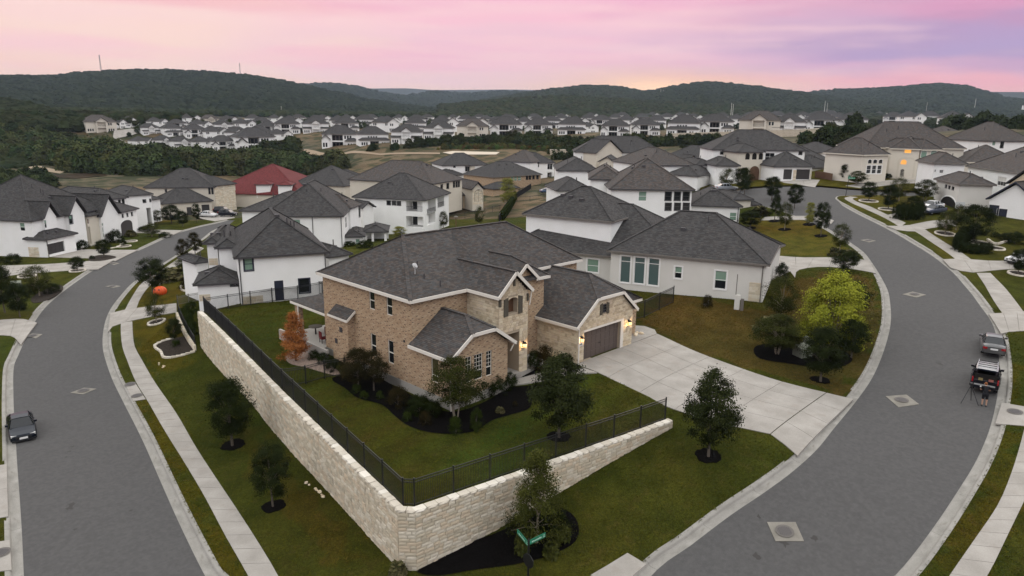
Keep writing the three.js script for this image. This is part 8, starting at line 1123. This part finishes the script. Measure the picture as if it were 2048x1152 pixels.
{ // basketball hoop, bins, air-conditioning units, patio furniture, lamp post
  const p = land(1912, 447), t = thing('basketball_hoop', 'basketball hoop on a pole between hedge house and small trees', 'basketball hoop', p), h = rise(p, 1912, 408), m = new MB(); m.tube(V(0, 0, 0), V(0, h * .9, 0), .06, .05, 8); m.build('pole', M.darkTrim, t); const b = new MB(); b.box(-.7, h * .8, .25, .7, h * 1.12, .29); b.build('backboard', std({ color: new THREE.Color(.5, .52, .52), roughness: .2 }), t); const r = part('rim', new THREE.TorusGeometry(.23, .03, 6, 18), std({ color: new THREE.Color(.5, .07, .03) }), t); r.position.set(0, h * .86, .55); r.rotation.x = Math.PI / 2;
  for (const [x, y, l] of [[443, 616, 'black wheeled bin at the left end of the back fence'], [453, 614, 'second black bin beside the fence post']]) { const q = land(x, y, T), o = thing('wheelie_bin', l, 'bin', q); const c = new MB(); c.box(-.3, .05, -.33, .3, .95, .33); c.build('tub', M.black, o); const d = new MB(); slabRoof(d, [V(-.34, .98, .38), V(.34, .98, .38), V(.34, 1.08, -.36), V(-.34, 1.08, -.36)], .06); d.build('lid', M.darkTrim, o); for (const s of [-1, 1]) { const w = new MB(); w.tube(V(s * .3, .1, -.3), V(s * .36, .1, -.3), .1, .1, 10); w.build('wheel', M.black, o); } }
  for (const [x, y, l] of [[511, 604, 'left air-conditioning unit at the white side wall'], [538, 602, 'right air-conditioning unit at the white side wall']]) { const q = land(x, y, T), o = thing('air_conditioner', l, 'air conditioner', q, .4); const c = new MB(); c.box(-.42, .1, -.42, .42, .85, .42); c.build('casing', std({ color: new THREE.Color(.09, .09, .09) }), o); const g = new MB(); g.tube(V(0, .85, 0), V(0, .9, 0), .34, .3, 16); g.build('fan_grille', M.darkTrim, o); const f = new MB(); f.box(-.5, 0, -.5, .5, .1, .5); f.build('pad', M.footing, o); }
  const q = uv2w(-10.6, 19.4, -.05), o = thing('patio_chair', 'dark red patio chair under the back porch roof', 'chair', q, .6); const s = new MB(); s.box(-.3, .35, -.3, .3, .45, .3); s.build('seat', std({ color: new THREE.Color(.12, .02, .02) }), o); const bk = new MB(); bk.box(-.3, .45, -.32, .3, 1.0, -.26); bk.build('backrest', std({ color: new THREE.Color(.12, .02, .02) }), o); for (const [a, c] of [[-1, -1], [1, -1], [-1, 1], [1, 1]]) { const l = new MB(); l.bar(V(a * .27, 0, c * .27), V(a * .27, .35, c * .27), .05); l.build('leg', M.black, o); } copyOf(o, 'second patio chair beside the dark red one', uv2w(-11.6, 18.6, -.05), 2.2);
  const tb = thing('patio_table', 'round dark patio table under the back porch roof', 'table', uv2w(-10.9, 21.2, -.05)), tt = new MB(); tt.tube(V(0, .7, 0), V(0, .75, 0), .6, .6, 18); tt.build('table_top', M.shutter, tb); const tl = new MB(); tl.tube(V(0, 0, 0), V(0, .7, 0), .08, .06, 8); tl.build('leg', M.black, tb);
  const lp = land(912, 459), L = thing('lamp_post', 'thin garden lamp post in the back garden behind the brick roof', 'lamp post', lp), lh = rise(lp, 912, 434), a = new MB(); a.tube(V(0, 0, 0), V(0, lh, 0), .09, .08, 8); a.build('pole', M.wood, L); const lc = new MB(); lc.tube(V(0, lh, 0), V(0, lh + .2, 0), .5, .3, 10); lc.build('lamp_head', M.greyTrim, L);
}
// fences of the neighbours
{
  ironFence('iron_fence', 'low curved black fence along the neighbour hedge beside the wall', landAll([356, 612, 358, 630, 366, 652, 378, 674, 391, 697]), T, { h: 1.3, pick: true });
  ironFence('iron_fence', 'thin grey fence across the top of the neighbour drive', landAll([356, 611, 378, 606, 402, 602]), T, { h: 1.1, mat: M.greyTrim });
  ironFence('iron_fence', 'black fence on the left of the bright green hedge', landAll([998, 446, 1008, 426, 1024, 402, 1062, 378]), T, { h: 1.8, every: 4, gap: .2, pick: false, thick: .05 });
  ironFence('iron_fence', 'dark fence crossing the sloping grass of the hedge lane', landAll([1034, 402, 1060, 402, 1088, 398, 1114, 389]), T, { h: 1.4, every: 4, gap: .2, pick: false });
  ironFence('iron_fence', 'black fence across the dry back garden', landAll([894, 442, 930, 436, 970, 428, 1000, 420]), T, { h: 1.4, every: 4, gap: .2, pick: false });
  const wf = landAll([1629, 356, 1650, 359, 1664, 362]), t = thing('wooden_fence', 'brown timber fence between the villa garage and the mansion', 'fence', wf[0]); for (let i = 0; i < 2; i++) { const n = 14; for (let j = 0; j < n; j++) { const q = V().lerpVectors(wf[i], wf[i + 1], (j + .5) / n), m = part('board', new THREE.BoxGeometry(wf[i].distanceTo(wf[i + 1]) / n * .92, 1.4 + hash(i, j, 2) * .1, .04), M.wood, t); m.position.copy(q).sub(wf[0]); m.position.y += .8; m.rotation.y = Math.atan2(-(wf[i + 1].z - wf[i].z), wf[i + 1].x - wf[i].x); } }
}
{ // low stone edging of the neighbour's bed, block wall below the low fence, rocks by the driveway and wall
  const line = (name, label, cat, pts, F, h, step, pal, close) => { let L = landAll(pts, F); L = resample(close ? [...L, L[0]] : L, Math.max(3, Math.round(new THREE.CatmullRomCurve3(L).getLength() / step))); const o = thing(name, label, cat, L[0]); for (let i = 0; i < L.length - 1; i++) { const a = L[i], b = L[i + 1], m = part('stone', chipGeo[i % 4], pal[i % pal.length], o); m.position.lerpVectors(a, b, .5).sub(L[0]); m.position.y += h / 2 - .04; m.scale.set(a.distanceTo(b) * .97, h, .28); m.rotation.y = Math.atan2(-(b.z - a.z), b.x - a.x); } return o; };
  line('stone_edging', 'pale edging round the curved bed by the low fence', 'edging', [390, 703, 362, 712, 330, 716, 322, 704, 310, 692, 330, 682, 350, 677], T, .2, .45, M.capStone); line('stone_edging', 'pale curved edging of the bed left of the conical evergreen', 'edging', [222, 497, 238, 494, 242, 489, 252, 486], T, .2, .5, M.capStone); line('stone_edging', 'pale edging of the red shrub bed at the white neighbour house', 'edging', [376, 584, 364, 580, 364, 572, 376, 568], T, .2, .5, M.capStone);
  line('retaining_wall', 'low stone wall at the foot of the low curved fence', 'stone wall', [354, 634, 362, 654, 374, 678, 390, 702], T, .6, .5, M.wallPal); line('stone_edging', 'pale stone edging of the bed at the stone house entry', 'edging', [2012, 484, 1990, 489, 1975, 480], T, .3, .5, M.capStone);
  const R = rng(91), rocks = (label, px, n, s, F) => { const poly = landAll(px, F), o = thing('rock_pile', label, 'rocks', poly[0]); for (let i = 0; i < n; i++) { const a = poly[Math.floor(R() * (poly.length - 1))], b = poly[poly.length - 1], q = V().lerpVectors(a, b, R()), m = part('rock', blob, M.stonePal[i % 6], o), k = s * (.5 + R()); m.position.set(q.x - o.position.x, F(q.x, q.z) - o.position.y + k * .25, q.z - o.position.z); m.scale.set(k, k * .7, k * .8); m.rotation.y = R() * 6; } };
  rocks('few rocks at the right side of the garage', [1270, 672, 1283, 668, 1276, 664], 6, .16, (x, z) => T(x, z) + .05); rocks('loose rubble along the foot of the long stone wall', [588, 945, 600, 952, 612, 966, 650, 1000, 640, 985], 14, .11, T); rocks('scattered stones on the lawn below the curved bed', [310, 722, 318, 730, 322, 737, 330, 733], 8, .11, T);
}
scene.traverse((o) => { if (o.isMesh) { o.castShadow = true; o.receiveShadow = true; } });
renderer.render(scene, camera);
